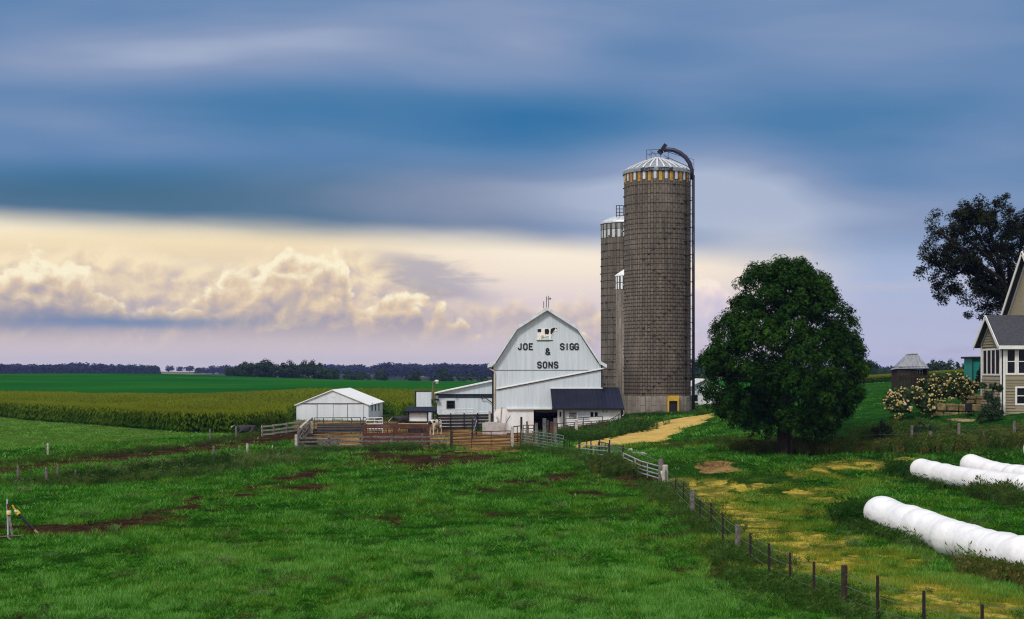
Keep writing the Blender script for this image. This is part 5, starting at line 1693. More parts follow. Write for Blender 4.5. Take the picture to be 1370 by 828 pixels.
def post(p, h, r, mat, label, group=None, lean=(0, 0), name='fence_post', square=False, cat='post'):
    p = Vector(p)
    b = MB()
    top = p + Vector((lean[0], lean[1], h))
    if square:
        b.obox(p - Vector((0, 0, .3)), top, r * 2, r * 2, (0, 1, 0))
    else:
        b.tube([p - Vector((0, 0, .3)), p.lerp(top, .5), top - Vector((0, 0, .02)), top], [r, r * .97, r * .93, r * .8], 8)
    return solo(b, name, mat, p, label, cat, group)

def board_fence(pts, rails, mat, label, name='board_fence', pr=.08, ph=1.25, pmat=None, bw=.16, sag=.03, cat='fence', group=None, skip=()):
    rng = random.Random(len(label))
    pts = [Vector(p) for p in pts]
    t = thing(name, pts[0], label, cat, group)
    for p in pts:
        MB().obox(p - Vector((0, 0, .3)), p + Vector((rng.uniform(-.06, .06), 0, ph * rng.uniform(.95, 1.08))), pr * 2, pr * 2, (0, 1, 0)).build('post', pmat or mat, t)
    for i, (p, q) in enumerate(zip(pts[:-1], pts[1:])):
        for j, h in enumerate(rails):
            if (i, j) in skip: continue
            e = rng.uniform(-sag, sag); g = rng.uniform(-sag, sag)
            off = Vector((0, -pr - .03, 0))
            MB().obox(p + off + Vector((-.08, 0, h + e)), q + off + Vector((.08, 0, h + g)), .05, bw).build('board', mat, t)
    return t

def wire_fence(pts, hts, label, name='wire_fence', r=.007, group=None):
    """pts: (ground point, height, radius, material)"""
    t = thing(name, pts[0][0], label, 'fence', group)
    for p, h, pr, m in pts:
        MB().tube([p - Vector((0, 0, .3)), p + Vector((0, 0, h - .03)), p + Vector((0, 0, h))], [pr, pr * .95, pr * .75], 7).build('post', m, t)
    for h in hts:
        path = []
        for (p, a, _, _), (q, c, _, _) in zip(pts[:-1], pts[1:]):
            path += [p + Vector((0, 0, h)), p.lerp(q, .5) + Vector((0, 0, h - .03))]
        path.append(pts[-1][0] + Vector((0, 0, h)))
        MB().tube(path, r, 4).build('wire', M_WIRE, t)
    return t

def G(px, D): return ground(px, D)

def fences():
    # front fence of the yard, grey boards
    board_fence([G(397, 116), G(440, 116.5), G(483, 117), G(524, 117), G(564, 117.2), G(604, 117)], (.25, .62, .98), M_GREYWOOD, 'weathered grey board fence along the front of the barnyard', bw=.13, ph=1.15, skip=((3, 0),))
    post(G(396.2, 115.3), 1.25, .10, M_PALEWOOD, 'white-topped wooden post at the left corner of the barnyard', square=True)
    # bleached rail fence beside the track
    pts = [G(351, 136), G(366, 138), G(383, 141), G(400, 145), G(416.5, 149)]
    board_fence(pts, (.18, .55, .95), M_PALEWOOD, 'bleached three-rail fence running from the track to the yard corner', name='rail_fence', bw=.15, ph=1.05, pmat=M_GREYWOOD)
    pts = [G(417.5, 148), G(414, 140), G(407, 131), G(400, 122.5), G(398, 117.5)]
    board_fence(pts, (.25, .65, 1.05), M_GREYWOOD, 'old grey plank fence closing the left side of the barnyard', bw=.14, ph=1.3, sag=.08)
    b = solo(MB().obox(G(417, 146) + Vector((0, -.4, 1.35)), G(403, 139) + Vector((0, -.4, .75)), .22, .10), 'loose_plank', M_PALEWOOD, G(410, 142), 'pale loose plank slanting across the old grey plank fence', 'plank')
    # low trough of old tyres and boards inside the left corner
    post(G(417, 141.5), 1.2, .11, M_PALEWOOD, 'pale square post standing inside the left corner of the yard', square=True)
    tr = thing('board_bunk', G(406, 121), 'long low bunk of grey boards lying inside the left yard corner', 'feed bunk')
    a, c = G(402, 121), G(452, 122)
    for dy, h in ((0, .38), (.9, .5)):
        MB().obox(a + Vector((0, dy, h / 2)), c + Vector((0, dy, h / 2)), .06, h).build('side_board', M_GREYWOOD, tr)
    MB().obox(a + Vector((0, .45, .12)), c + Vector((0, .45, .12)), .84, .05).build('floor_board', M_DARK, tr)
    MB().obox(G(402, 121.4) + Vector((0, 0, .36)), G(424, 121.4) + Vector((0, 0, .40)), .7, .34).build('dark_load', M_DARK, tr)
    # tube gates in front of the machine shed
    gate(G(420.5, 140), G(482.5, 140), (.2, .55, .9, 1.3, 1.62), 6, .04, M_DARKGATE, 'long dark tube gate in front of the white machine shed', zb=.0)
    gate(G(486, 141), G(490, 140), (.2, .6, 1.0, 1.6), 2, .045, M_DARKGATE, 'narrow upright gate end standing at the right corner of the machine shed')
    fb = thing('blue_black_bars', G(424, 141), 'blue-black bars behind the long tube gate', 'feed fence')  # plain dark bars stand in for the dark stretch at the shed base
    for i, h in enumerate((.25, .55, .85)):
        MB().obox(G(424, 141.5) + Vector((0, 0, h)), G(487, 141.5) + Vector((0, 0, h)), .05, .24).build('plank', pm('blue_black_bar', (0.030, 0.034, 0.050), (0.012, 0.012, 0.016), 2, .7), fb)
    gate(G(490, 139.5), G(512, 139.5), (.5, 1.0, 1.35, 1.6), 3, .038, M_GALV, 'short grey tube panel beside the corner of the machine shed', name='stock_hurdle', zb=.0)
    gate(G(491, 141), G(546, 142), (.35, .65, .95, 1.25, 1.55), 5, .04, M_RUST, 'rusty pipe fence stretching from the machine shed to the calf hut', name='pipe_fence', zb=.0, cat='fence')
    bp = thing('hay_screen', G(500, 143), 'grey board panel leaning behind the rusty pipe fence', 'screen')
    MB().slab([G(496, 143) + Vector((0, 0, .1)), G(512, 143) + Vector((0, 0, .1)), G(512, 144) + Vector((0, 0, 1.3)), G(496, 144) + Vector((0, 0, .75))], .06).build('boards', M_GREYWOOD, bp)
    # dark manger boards in front of the lean-to
    mg = thing('manger_fence', G(584, 144), 'dark plank manger fence in front of the lean-to', 'feed fence')
    for i, h in enumerate((.2, .52, .84, 1.16, 1.45)):
        MB().obox(G(583, 145) + Vector((0, 0, h)), G(659, 145) + Vector((0, 0, h)), .06, .27).build('plank', pm('manger_plank', (0.040, 0.026, 0.022), (0.014, 0.012, 0.012), 2.5, .85, stretch=(.4, 1, 3)), mg)
    for px in (585, 603, 621, 639, 657):
        MB().obox(G(px, 144.9) - Vector((0, 0, .2)), G(px, 144.9) + Vector((0, 0, 1.7)), .14, .14, (0, 1, 0)).build('post', M_DARK, mg)
    gate(G(590, 146) + Vector((0, 0, 1.45)), G(633, 146) + Vector((0, 0, 1.45)), (.05, .3, .62), 3, .04, M_GALV, 'pale tube rail above the dark manger fence', name='tube_rail')
    gate(G(640, 145.4) + Vector((0, 0, 1.45)), G(657, 145.4) + Vector((0, 0, 1.45)), (.05, .35), 2, .04, M_GALV, 'short pale tube rail beside the barn corner above the manger', name='tube_rail')
    post(G(655, 143.5), 1.95, .10, M_PALEWOOD, 'short white post between the manger fence and the barn corner', square=True)
    hg = thing('headgate', G(634, 135), 'narrow black cattle headgate standing alone in the middle of the yard', 'cattle gate')
    a, c = G(632.2, 133.6), G(637.2, 137.0)
    for p, h in ((a, 1.75), (c, 1.95)):
        MB().obox(p, p + Vector((0, 0, h)), .14, .14, (0, 1, 0)).build('upright', M_BLACK, hg)
    for h in (.25, .6, .95, 1.3, 1.7):
        MB().obox(a + Vector((0, 0, h)), c + Vector((0, 0, h)), .07, .10).build('bar', M_DARKGATE, hg)
    MB().obox(a + Vector((.05, .1, .4)), c + Vector((.05, 0, 1.5)), .05, .1).build('brace', M_GALV, hg)
    # rusty gates right of the boards
    gate(G(605, 117.3), G(683, 118), (.25, .5, .75, 1.0, 1.32), 4, .04, M_RUST, 'long rusty red tube gate across the front of the yard', zb=.0)
    post(G(604, 116.8), 1.5, .11, M_BROWNPOST, 'rust brown post between the grey boards and the long rusty gate', square=True)
    post(G(685.3, 118), 1.65, .13, M_PALEWOOD, 'stout pale post at the right end of the long rusty gate', square=True)
    gate(G(687, 119.5), G(697, 121), (.3, .65, 1.0, 1.6), 3, .045, M_RUST, 'short tall rusty gate section right of the pale post', zb=.0)
    for px, D, h, r, m, lab in ((697.5, 122, 2.35, .10, M_DARK, 'tall black post in front of the white lower barn wall'), (705, 124, 1.9, .09, M_GREYWOOD, 'grey post in front of the lower barn wall beside the doorway'),
                                (717.5, 124, 1.75, .13, M_GREYWOOD, 'grey wooden post at the left edge of the barn doorway'), (728.5, 124, 2.15, .16, M_GREYWOOD, 'tallest grey wooden post in the barn doorway'),
                                (733.3, 126, 1.9, .10, M_DARKGATE, 'thin bluish steel post in the barn doorway'), (738, 124, 1.85, .15, M_RUST, 'rusty post in the right half of the barn doorway'),
                                (742.8, 124, 2.15, .15, M_GREYWOOD, 'grey wooden post at the right edge of the barn doorway'), (771, 128, 1.75, .13, M_PALEWOOD, 'whitish post in front of the louvre of the milk house')):
        post(G(px, D), h, r, m, lab, square=r > .1)
    gate(G(700, 126), G(714, 126), (.4, .8, 1.2, 1.5), 3, .04, M_RUST, 'rusty tube panel in front of the white lower barn wall', name='stock_hurdle', zb=.0)
    gate(G(746, 129), G(813, 131), (.45, .8, 1.15, 1.5), 7, .04, M_RUST, 'rusty pipe railing in front of the milk house', name='pipe_railing', zb=.0, cat='railing')
    gate(G(755, 132.5), G(806, 133.5), (1.15, 1.75), 3, .04, M_DARKGATE, 'dark pipe rail close to the milk house wall', name='pipe_railing', zb=.0, cat='railing')
    # faded green gate with many uprights
    gate(G(698, 119.0), G(754, 108), (.2, .42, .64, .86, 1.10, 1.34), 12, .035, M_GREENGATE, 'faded green stock gate with many upright bars right of the yard', zb=.1)
    post(G(754.6, 107.6), 1.05, .06, M_TPOST, 'dark steel post at the right end of the green gate')
    post(G(762, 107), .95, .045, M_TPOST, 'thin dark steel stake standing in grass right of the green gate')
    post(G(775.2, 104), 1.12, .08, M_BROWNPOST, 'brown post at the left end of the white tube gate')
    for px, D, h, lab in ((790.6, 103, 1.35, 'thin dark stake rising above the middle of the white tube gate'), (802.4, 101, 1.35, 'thin dark stake where the bent gate panels overlap'), (785, 106, .9, 'thin short stake behind the white tube gate')):
        post(G(px, D), h, .045, M_TPOST, lab)
    gate(G(775.6, 104), G(814.5, 96), (.22, .52, .80), 3, .038, M_GATE, 'long white tube gate sagging along the pasture edge', dz=.03)
    gate(G(801, 100.6), G(814.3, 95.6), (.35, .70, 1.02), 4, .045, M_DARKGATE, 'short dark framed gate panel overlapping the long white gate', zb=.1)
    w = thing('woven_wire_panel', G(815, 95), 'panel of grey woven wire between the two tube gates', 'wire fence')
    a, c = G(815.5, 95.4), G(833.5, 88)
    ms = MB()
    for h in np.arange(.1, 1.21, .12): ms.tube([a + Vector((0, 0, h)), c + Vector((0, 0, h))], .005, 4)
    for s in np.linspace(0, 1, 30): ms.tube([a.lerp(c, s) + Vector((0, 0, .1)), a.lerp(c, s) + Vector((0, 0, 1.2))], .004, 4)
    ms.build('wire_mesh', M_WIRE, w)
    for p in (a, c): MB().tube([p, p + Vector((0, 0, 1.3))], .05, 6).build('post', M_TPOST, w)
    gate(G(834, 86.5), G(883.4, 81), (.28, .50, .72, .98), 4, .04, M_GATE, 'broad white tube gate with bowed rails beside the twin wooden posts', dz=.10, zb=.05)
    solo(MB().tube([G(834, 86.5) + Vector((0, 0, 1.33)), G(858, 83.7) + Vector((0, 0, 1.22)), G(883.4, 81) + Vector((0, 0, 1.28))], .018, 4), 'top_wire', M_WIRE, G(858, 83.7), 'slack rusty wire above the broad white gate', 'wire')
    post(G(884.3, 81), 1.42, .16, M_GREYWOOD, 'thick grey wooden gate post carrying the broad white gate')
    post(G(890, 80), 1.22, .17, M_PALEWOOD, 'thick pale wooden post just right of the gate post')
    solo(MB().obox(G(885, 80.8) + Vector((0, 0, .72)), G(889.6, 79.9) + Vector((0, 0, .1)), .12, .12), 'brace_pole', M_PALEWOOD, G(887, 80.4), 'short pale brace slanting between the twin wooden posts', 'brace')
    # wire fence down the pasture
    tp = lambda px, D, h=1.2: (G(px, D), h, .045, M_TPOST)
    wp = lambda px, D, h=1.25, m=M_GREYWOOD, r=.10: (G(px, D), h, r, m)
    line = [wp(890.5, 79.7, 1.0, M_GREYWOOD, .05), tp(904, 74.0, 1.0), tp(914.5, 69.5, 1.15), wp(926, 65, 1.15, M_GREYWOOD, .13), tp(936.5, 61.5, .95), tp(951.4, 58, 1.15), tp(967, 54.2, 1.1), wp(987, 50.7, 1.08, M_GREYWOOD, .10), tp(1004, 48.3, 1.05), tp(1029, 45.1, 1.08),
            tp(1057, 42.7, 1.05), tp(1089, 40.6, 1.06), wp(1129.5, 38.7, 1.22, M_BROWNPOST, .09), tp(1174, 37.0, 1.22), tp(1236, 35.6, 1.1), tp(1314, 34.2, 1.0), tp(1400, 33, 1.0)]
    wire_fence(line, (.32, .66, .98), 'wire fence of steel stakes and wooden posts running down the right of the pasture')
    # wire fence below the lawn
    line = [wp(1060, 94.2, 1.0, M_BROWNPOST, .08), wp(1113.5, 96, 1.35, M_GREYWOOD, .10), wp(1127, 95, .9, M_BROWNPOST, .06), wp(1178, 94, .7, M_BROWNPOST, .05), wp(1220, 93, 1.45, M_GREYWOOD, .10), wp(1245, 93, .95, M_GREYWOOD, .10), wp(1283, 93, 1.35, M_GREYWOOD, .11), wp(1316, 92.7, .8, M_GREYWOOD, .06), wp(1357, 92.5, 1.4, M_GREYWOOD, .11), wp(1410, 92, 1.3, M_GREYWOOD, .10)]
    wire_fence(line, (.5, .9), 'old wooden post fence half sunk in weeds below the house lawn', r=.006)
    # scattered stakes on the left
    for px, py, h, r, m, lab in ((64, 609, .95, .09, M_PALEWOOD, 'lone white post at the edge of the pale hay field'), (24, 646, 1.0, .08, M_GREYWOOD, 'grey stake leftmost of the row in the rough grass'),
                                 (62, 648, 1.0, .09, M_GREYWOOD, 'thickest grey stake of the row in the rough grass'), (77, 641, .9, .06, M_GREYWOOD, 'slim faded stake in the rough grass behind the thick one'), (101, 646, .8, .06, M_GREYWOOD, 'rightmost short stake in the rough grass beside a dark tuft'),
                                 (281, 591, 1.15, .09, M_GREYWOOD, 'grey post where the track meets the maize'), (316, 586, 1.1, .10, M_GREYWOOD, 'grey post beside the resting black cow'), (286, 615, 1.0, .10, M_GREYWOOD, 'grey post in pale weeds below the muddy track'),
                                 (320.5, 610, .8, .05, M_GREYWOOD, 'thin stake in weeds just below the track'), (331, 607, .8, .10, M_PALEWOOD, 'pale squat post in weeds below the track'), (364.5, 607, .7, .05, M_PALEWOOD, 'thin white stake in lush weeds near the yard corner')):
        post(hit(px, py), h, r, m, lab)

def feeder():
    D = 119.0
    g = ground(486, D)
    x0, xm, x1 = X_(486.3, D), X_(527, D), X_(571.5, D)
    t = thing('hay_feeder', g, 'long rusty red hay feeder with slanted bars behind the grey board fence', 'hay feeder')
    zt0, zt1, zb, zl = Z_(573, D), Z_(568.3, D), .22, Z_(580.5, D)
    dpt = 2.2
    for y in (D, D + dpt):
        for x in (x0, xm, x1):
            MB().box(x - .09, x + .09, y - .05, y + .09, .1, zt1).build('post', M_RUST, t)
        for a, b in ((x0 + .09, xm - .09), (xm + .09, x1 - .09)):
            MB().box(a, b, y - .03, y + .05, zt0, zt1 - .02).build('top_beam', M_RUSTPANEL, t)
            MB().box(a, b, y - .02, y + .02, zb, zl).build('side_panel', M_RUSTPANEL, t)
    nb = 9
    for a, b in ((x0 + .1, xm - .1), (xm + .1, x1 - .1)):
        for i in range(nb):
            s = a + (b - a) * (i + .15) / nb
            e = s + (b - a) / nb * (.75 if i % 2 == 0 else .05)
            MB().tube([(s, D, zt0 + .02), (e, D, zl - .02)], .03, 5).build('slanted_bar', M_RUST, t)
    MB().box(x0, x1, D + .1, D + dpt - .1, zb, zb + .06).build('floor', M_RUST, t)
    h = MB()
    h.box(x0 + .2, x1 - .2, D + .25, D + dpt - .25, zb + .07, 1.02)
    hay = h.build('hay_load', pm('hay', (0.26, 0.185, 0.070), (0.12, 0.085, 0.035), 6, 1, bump=.08), t)
    # pale feed board on the far side
    b = solo(MB().box(X_(533, 123), X_(571, 123), 122.6, 123.2, Z_(570.2, 123), Z_(566.4, 123)), 'feed_board', pm('straw_board', (0.42, 0.32, 0.16), (0.30, 0.22, 0.11), 3, .9), P(552, 570, 123), 'pale straw-coloured board lying along the back of the rusty feeder', 'board')

def trough():
    D = 138.2
    g = ground(661, D)
    x0, x1 = X_(645.3, D), X_(677.8, D)
    t = thing('concrete_trough', g, 'pale concrete water trough standing against the left corner of the barn', 'water trough')
    z0, z1 = g.z - .15, Z_(566.3, D)
    b = MB()
    b.box(x0, x1, D, D + .12, z0, z1); b.box(x0, x1, D + .88, D + 1.0, z0, z1); b.box(x0, x0 + .12, D + .12, D + .88, z0, z1); b.box(x1 - .12, x1, D + .12, D + .88, z0, z1)
    b.box(x0 + .12, x1 - .12, D + .12, D + .88, z0, z1 - .25)
    b.build('basin', M_CONC, t)
    MB().box(x0 + .25, x1 - .9, D + .2, D + .7, z1 + .003, z1 + .12).build('valve_cover', M_CONC, t)
    MB().tube([(x1 - .06, D + .3, z1), (x1 + .05, D + .3, z1 + .25), (x1 + .38, D + .3, z1 + .75)], .035, 5).build('pump_handle', M_BLACK, t)
    l = MB()
    p0, p1 = G(668.6, 138.6), P(671.4, 544.5, 139.2)
    l.tube([p0, p1], .07, 6)
    solo(l, 'leaning_pole', pm('tan_pole', (0.42, 0.32, 0.18), (0.25, 0.18, 0.1), 3, .8), p0, 'tan pole leaning on the white lower barn wall beside the trough', 'pole')
    st = thing('block_steps', G(664, 139.2), 'stepped white blocks at the left corner of the barn behind the trough', 'steps')
    for i in range(4):
        MB().box(X_(661.5, 139.4), X_(668.5 - 1.6 * i, 139.4), 139.3, 139.75, .4 + .5 * i, .4 + .5 * i + .496).build('step', M_WHITEWALL, st)

# ------------------------------------------------------------------ cattle
def cow_mat(name, bias, headblack, scale=1.5, legs=-.4):
    m = bpy.data.materials.new(name)
    m.use_nodes = True
    n = NT(m.node_tree)
    tc = n.new('ShaderNodeTexCoord').outputs['Object']
    x, y, z = n.sep(tc)
    f = n.noise(tc, scale, 2, .4)
    f = n.add(f, n.mul(n.ss(z, .75, .35), legs))
    if headblack: f = n.add(f, n.ss(x, .72, .9))
    k = n.ss(f, bias - .015, bias + .015)
    # white blaze down the face
    k = n.mul(k, n.sub(1.0, n.mul(n.ss(x, 1.14, 1.2), n.ss(n.m('ABSOLUTE', y), .075, .05))))
    col = n.mix(k, (0.62, 0.55, 0.46), (0.012, 0.011, 0.012))
    b = n.new('ShaderNodeBsdfPrincipled')
    n.put(b.inputs['Base Color'], col)
    b.inputs['Roughness'].default_value = .75
    o = n.new('ShaderNodeOutputMaterial')
    n.t.links.new(b.outputs[0], o.inputs[0])
    return m

def cow(loc, yaw, mat, label, pose='stand', head=(.35, -.05), s=1.0):
    """heading +x; head = (forward reach, rise) of the muzzle from the withers"""
    lie = pose == 'lie'
    zb = .62 if lie else 1.14
    V = []; Rr = []; E = []
    def ad(p, r, par=None):
        V.append(p); Rr.append(r if isinstance(r, tuple) else (r, r))
        if par is not None: E.append((par, len(V) - 1))
        return len(V) - 1
    pel = ad((-.72, 0, zb + .06), (.27, .30))
    mid = ad((-.25, 0, zb - .03), (.34, .37), pel)
    che = ad((.30, 0, zb), (.30, .34), mid)
    wit = ad((.62, 0, zb + .05), (.20, .27), che)
    nx, nz = head
    neck = ad((.62 + nx * .55, 0, zb + .05 + nz * .55), (.13, .19), wit)
    pol = ad((.62 + nx, 0, zb + .08 + nz), (.12, .14), neck)
    dr = -.30 if not lie else -.12
    mz = ad((.62 + nx + .32, 0, zb + .08 + nz + dr), (.085, .10), pol)
    ad((.62 + nx + .42, 0, zb + .08 + nz + dr * 1.3), (.075, .075), mz)
    for sy in (-1, 1):
        e = ad((.60 + nx, sy * .16, zb + .14 + nz), (.035, .06), pol)
        ad((.56 + nx, sy * .29, zb + .13 + nz), (.025, .03), e)
    tl = ad((-1.02, 0, zb + .22), .05, pel)
    t2 = ad((-1.10, 0, zb - .1), .03, tl)
    ad((-1.10, .02, zb - .55), .045, t2)
    for sy in (-1, 1):
        if lie:
            a = ad((.45, sy * .26, .34), .13, che); b = ad((.72, sy * .30, .14), .075, a); c = ad((.52, sy * .34, .06), .05, b)
            a = ad((-.62, sy * .36, .34), .19, pel); b = ad((-.25, sy * .48, .16), .10, a); ad((-.55, sy * .56, .06), .055, b)
        else:
            a = ad((.42, sy * .19, .86), (.12, .15), che); b = ad((.46, sy * .19, .56), .078, a); c = ad((.45, sy * .19, .28), .052, b); d = ad((.47, sy * .19, .06), .06, c); ad((.53, sy * .19, .02), .05, d)
            a = ad((-.70, sy * .21, .92), (.15, .20), pel); b = ad((-.58, sy * .21, .70), .11, a); c = ad((-.82, sy * .21, .50), .062, b); d = ad((-.76, sy * .21, .20), .05, c); e = ad((-.75, sy * .21, .05), .06, d); ad((-.68, sy * .21, .02), .05, e)
    if not lie:
        ad((-.50, 0, zb - .46), (.13, .12), mid)
    me = bpy.data.meshes.new('cow')
    me.from_pydata(V, E, [])
    o = bpy.data.objects.new('cow', me)
    COL.objects.link(o)
    md = o.modifiers.new('skin', 'SKIN')
    sk = me.skin_vertices[0].data
    for i, r in enumerate(Rr): sk[i].radius = r
    sk[0].use_root = True
    md.use_smooth_shade = True
    sb = o.modifiers.new('subd', 'SUBSURF'); sb.levels = 2; sb.render_levels = 2
    me.materials.append(mat)
    bpy.context.view_layer.update()
    dg = bpy.context.evaluated_depsgraph_get()
    m2 = bpy.data.meshes.new_from_object(o.evaluated_get(dg))
    o.modifiers.clear()
    o.data = m2
    if not m2.materials: m2.materials.append(mat)
    o.location = loc; o.rotation_euler = (0, 0, yaw); o.scale = (s, s, s)
    tag(o, label, 'cow')
    return o

def cattle():
    a = cow_mat('white_spotted_hide', .53, True, 2.3)
    b = cow_mat('black_hide', .18, True, 1.2)
    c = cow_mat('black_hide_white_legs', .15, False, 1.1, -.05)
    g = G(581.5, 137.5)
    cow(g, R(238), a, 'mostly white cow with black spots and a black lowered head beside the rusty feeder', head=(.42, -.12), s=1.04)
    g = G(540.5, 141.5)
    cow(g + Vector((0, 0, .25)), R(186), b, 'black cow with a white-blazed face behind the rusty feeder', head=(.5, -.02))
    g = hit(329, 581)
    cow(g, R(190), c, 'black cow with white legs resting by the maize edge', pose='lie', head=(.42, .12), s=1.0)

# ------------------------------------------------------------------ house
def house():
    x0, xm = 34.9, 38.9
    yf, yb = 100.0, 104.6
    zg = 2.6
    t = thing('tan_house', (x0, yf, 3.4), 'tan lap-sided two-storey house with dark shingle roofs and white trimmed windows at the right edge', 'house')
    ze = 8.80
    zr = Z_(421.5, 102.3)
    yr = (yf + yb) / 2
    # front openings
    wins = [(X_(1347, 100), X_(1358.6, 100), Z_(499.5, 100), Z_(467.5, 100)), (X_(1362, 100), X_(1373.6, 100), Z_(499.5, 100), Z_(467.5, 100)), (X_(1377, 100), X_(1388.6, 100), Z_(499.5, 100), Z_(467.5, 100)),
            (X_(1359.8, 100), X_(1372.5, 100), Z_(540.3, 100), Z_(518.6, 100))]
    MB().wall(x0, 52, zg, ze - .16, yf, .15, wins).build('front_wall', M_TAN, t)
    lap = MB()
    for k in range(32):
        z0_ = zg + .2 * k
        if z0_ + .2 > ze - .2: break
        segs = [(x0 + .17, 52.0)]
        for wx0, wx1, wz0, wz1 in wins:
            if wz0 - .12 < z0_ + .2 and wz1 + .12 > z0_:
                segs = [q for a_, b_ in segs for q in ((a_, min(b_, wx0 - .105)), (max(a_, wx1 + .105), b_)) if q[1] - q[0] > .02] if any(a_ < wx0 < b_ or a_ < wx1 < b_ for a_, b_ in segs) else segs
        for a_, b_ in segs:
            lap.add([(a_, yf - .050, z0_), (b_, yf - .050, z0_), (b_, yf - .004, z0_ + .198), (a_, yf - .004, z0_ + .198), (a_, yf - .004, z0_), (b_, yf - .004, z0_)], [(0, 1, 2, 3), (4, 5, 1, 0), (4, 0, 3), (1, 5, 2)])
    lap.build('lap_siding', M_TAN, t)
    gw = (yf + .55, yf + 4.15, Z_(500, 102.4), Z_(468.5, 102.4))
    # gable end facing left
    lap2 = MB(); lap3 = MB()
    for k in range(40):
        z0_ = zg + .2 * k
        top = z0_ + .2
        lo_, hi_ = yf + .17, yb - .17
        rise = zr - .45 - top
        half = rise / ((zr - ze) / ((yb - yf) / 2))
        if half < .15: break
        lo_, hi_ = max(lo_, (yf + yb) / 2 - half), min(hi_, (yf + yb) / 2 + half)
        if top > gw[2] - .13 and z0_ < gw[3] + .13: continue
        (lap2 if z0_ < gw[2] else lap3).add([(x0 - .050, lo_, z0_), (x0 - .050, hi_, z0_), (x0 - .004, hi_, z0_ + .198), (x0 - .004, lo_, z0_ + .198), (x0 - .004, lo_, z0_), (x0 - .004, hi_, z0_)], [(0, 3, 2, 1), (4, 0, 1, 5), (4, 3, 0), (1, 2, 5)])
    lap2.build('lap_siding', M_TAN, t)
    lap3.build('gable_siding', M_TAN, t)
    def side(poly, x, th, m, name, par=t):
        """polygon in the yz plane"""
        b = MB()
        n = len(poly)
        b.add([(x, y, z) for y, z in poly] + [(x + th, y, z) for y, z in poly], [tuple(range(n)), tuple(reversed(range(n, 2 * n)))] + [((i + 1) % n, i, i + n, (i + 1) % n + n) for i in range(n)])
        return b.build(name, m, par)
    side([(yf + .152, zg), (yb, zg), (yb, gw[2]), (yf + .152, gw[2])], x0, .15, M_TAN, 'gable_wall')
    side([(yf + .152, gw[2]), (gw[0], gw[2]), (gw[0], gw[3]), (yf + .152, gw[3])], x0, .15, M_TAN, 'gable_wall')
    side([(gw[1], gw[2]), (yb, gw[2]), (yb, gw[3]), (gw[1], gw[3])], x0, .15, M_TAN, 'gable_wall')
    side([(yf + .152, gw[3]), (yb, gw[3]), (yb, ze - .16), (yr, zr - .18), (yf + .152, ze - .05)], x0, .15, M_TAN, 'gable_wall')
    w = MB()
    w.box(x0 - .05, x0 + .12, gw[0] - .1, gw[1] + .1, gw[2] - .12, gw[2]); w.box(x0 - .05, x0 + .12, gw[0] - .1, gw[1] + .1, gw[3], gw[3] + .12)
    for k in range(5):
        y = gw[0] + (gw[1] - gw[0]) * k / 4
        w.box(x0 - .05, x0 + .12, y - .09, y + .09, gw[2], gw[3])
    f = w.build('window', M_HTRIM, t)
    for k in range(4):
        a = gw[0] + (gw[1] - gw[0]) * k / 4 + .09; c = gw[0] + (gw[1] - gw[0]) * (k + 1) / 4 - .09
        MB().box(x0 - .03, x0 + .06, a + .002, c - .002, gw[2] + .002, gw[3] - .002).build('pane', M_GLASS, f)
    for x0_, x1_, z0_, z1_ in wins:
        b = MB()
        b.box(x0_ - .1, x0_ + .04, yf - .04, yf + .1, z0_ - .1, z1_ + .1); b.box(x1_ - .04, x1_ + .1, yf - .04, yf + .1, z0_ - .1, z1_ + .1)
        b.box(x0_ + .04, x1_ - .04, yf - .04, yf + .1, z0_ - .1, z0_ + .03); b.box(x0_ + .04, x1_ - .04, yf - .04, yf + .1, z1_ - .03, z1_ + .1)
        f = b.build('window', M_HTRIM, t)
        zm = (z0_ + z1_) / 2
        MB().box(x0_ + .04, x1_ - .04, yf + .03, yf + .09, zm - .03, zm + .03).build('sash_bar', M_HTRIM, f)
        MB().box(x0_ + .04, x1_ - .04, yf + .092, yf + .11, z0_ + .03, z1_ - .03).build('pane', M_GLASS, f)
    MB().box(x0 - .06, x0 + .16, yf - .05, yf - .003, zg, ze - .25).build('corner_board', M_HTRIM, t)
    MB().box(x0 - .06, x0 - .003, yf - .05, yf + .16, zg, ze - .25).build('corner_board', M_HTRIM, t)
    MB().box(x0 - .04, x0 - .003, yb - .16, yb + .04, zg, ze - .25).build('corner_board', M_HTRIM, t)
    # roof of the wing
    ov = .42
    r = MB()
    sl = (zr - ze) / (yr - yf)
    xl = x0 - .45
    r.slab([(xl, yf - ov, zr - sl * (yr - yf + ov)), (52, yf - ov, zr - sl * (yr - yf + ov)), (52, yr, zr), (xl, yr, zr)], .14)
    r.slab([(xl, yr, zr), (52, yr, zr), (52, yb + ov, zr - sl * (yb + ov - yr)), (xl, yb + ov, zr - sl * (yb + ov - yr))], .14)
    r.build('roof', M_SHINGLE, t)
    zo = zr - sl * (yr - yf + ov)
    MB().box(xl - .02, 52, yf - ov - .09, yf - ov - .003, zo - .26, zo - .01).build('gutter', M_HTRIM, t)
    for s in (-1, 1):
        ye = yr + s * (yr - yf + ov)
        MB().obox((xl - .03, ye, zo - .12), (xl - .03, yr, zr - .12), .05, .26, (0, -s * sl, 1)).build('rake_trim', M_HTRIM, t)
        MB().obox((x0 - .03, ye - s * ov, zo + sl * ov - .24), (x0 - .03, yr, zr - .26), .05, .2, (0, -s * sl, 1)).build('frieze_board', M_HTRIM, t)
    # taller main block
    yf2, yb2 = 101.6, 110.4
    ze2, yr2 = 11.2, 106.0
    zr2 = 15.7
    side([(yf2, zg), (yb2, zg), (yb2, ze2 - .3), (yr2, zr2 - .3), (yf2, ze2 - .3)], xm, .15, M_TAN, 'main_gable_wall')
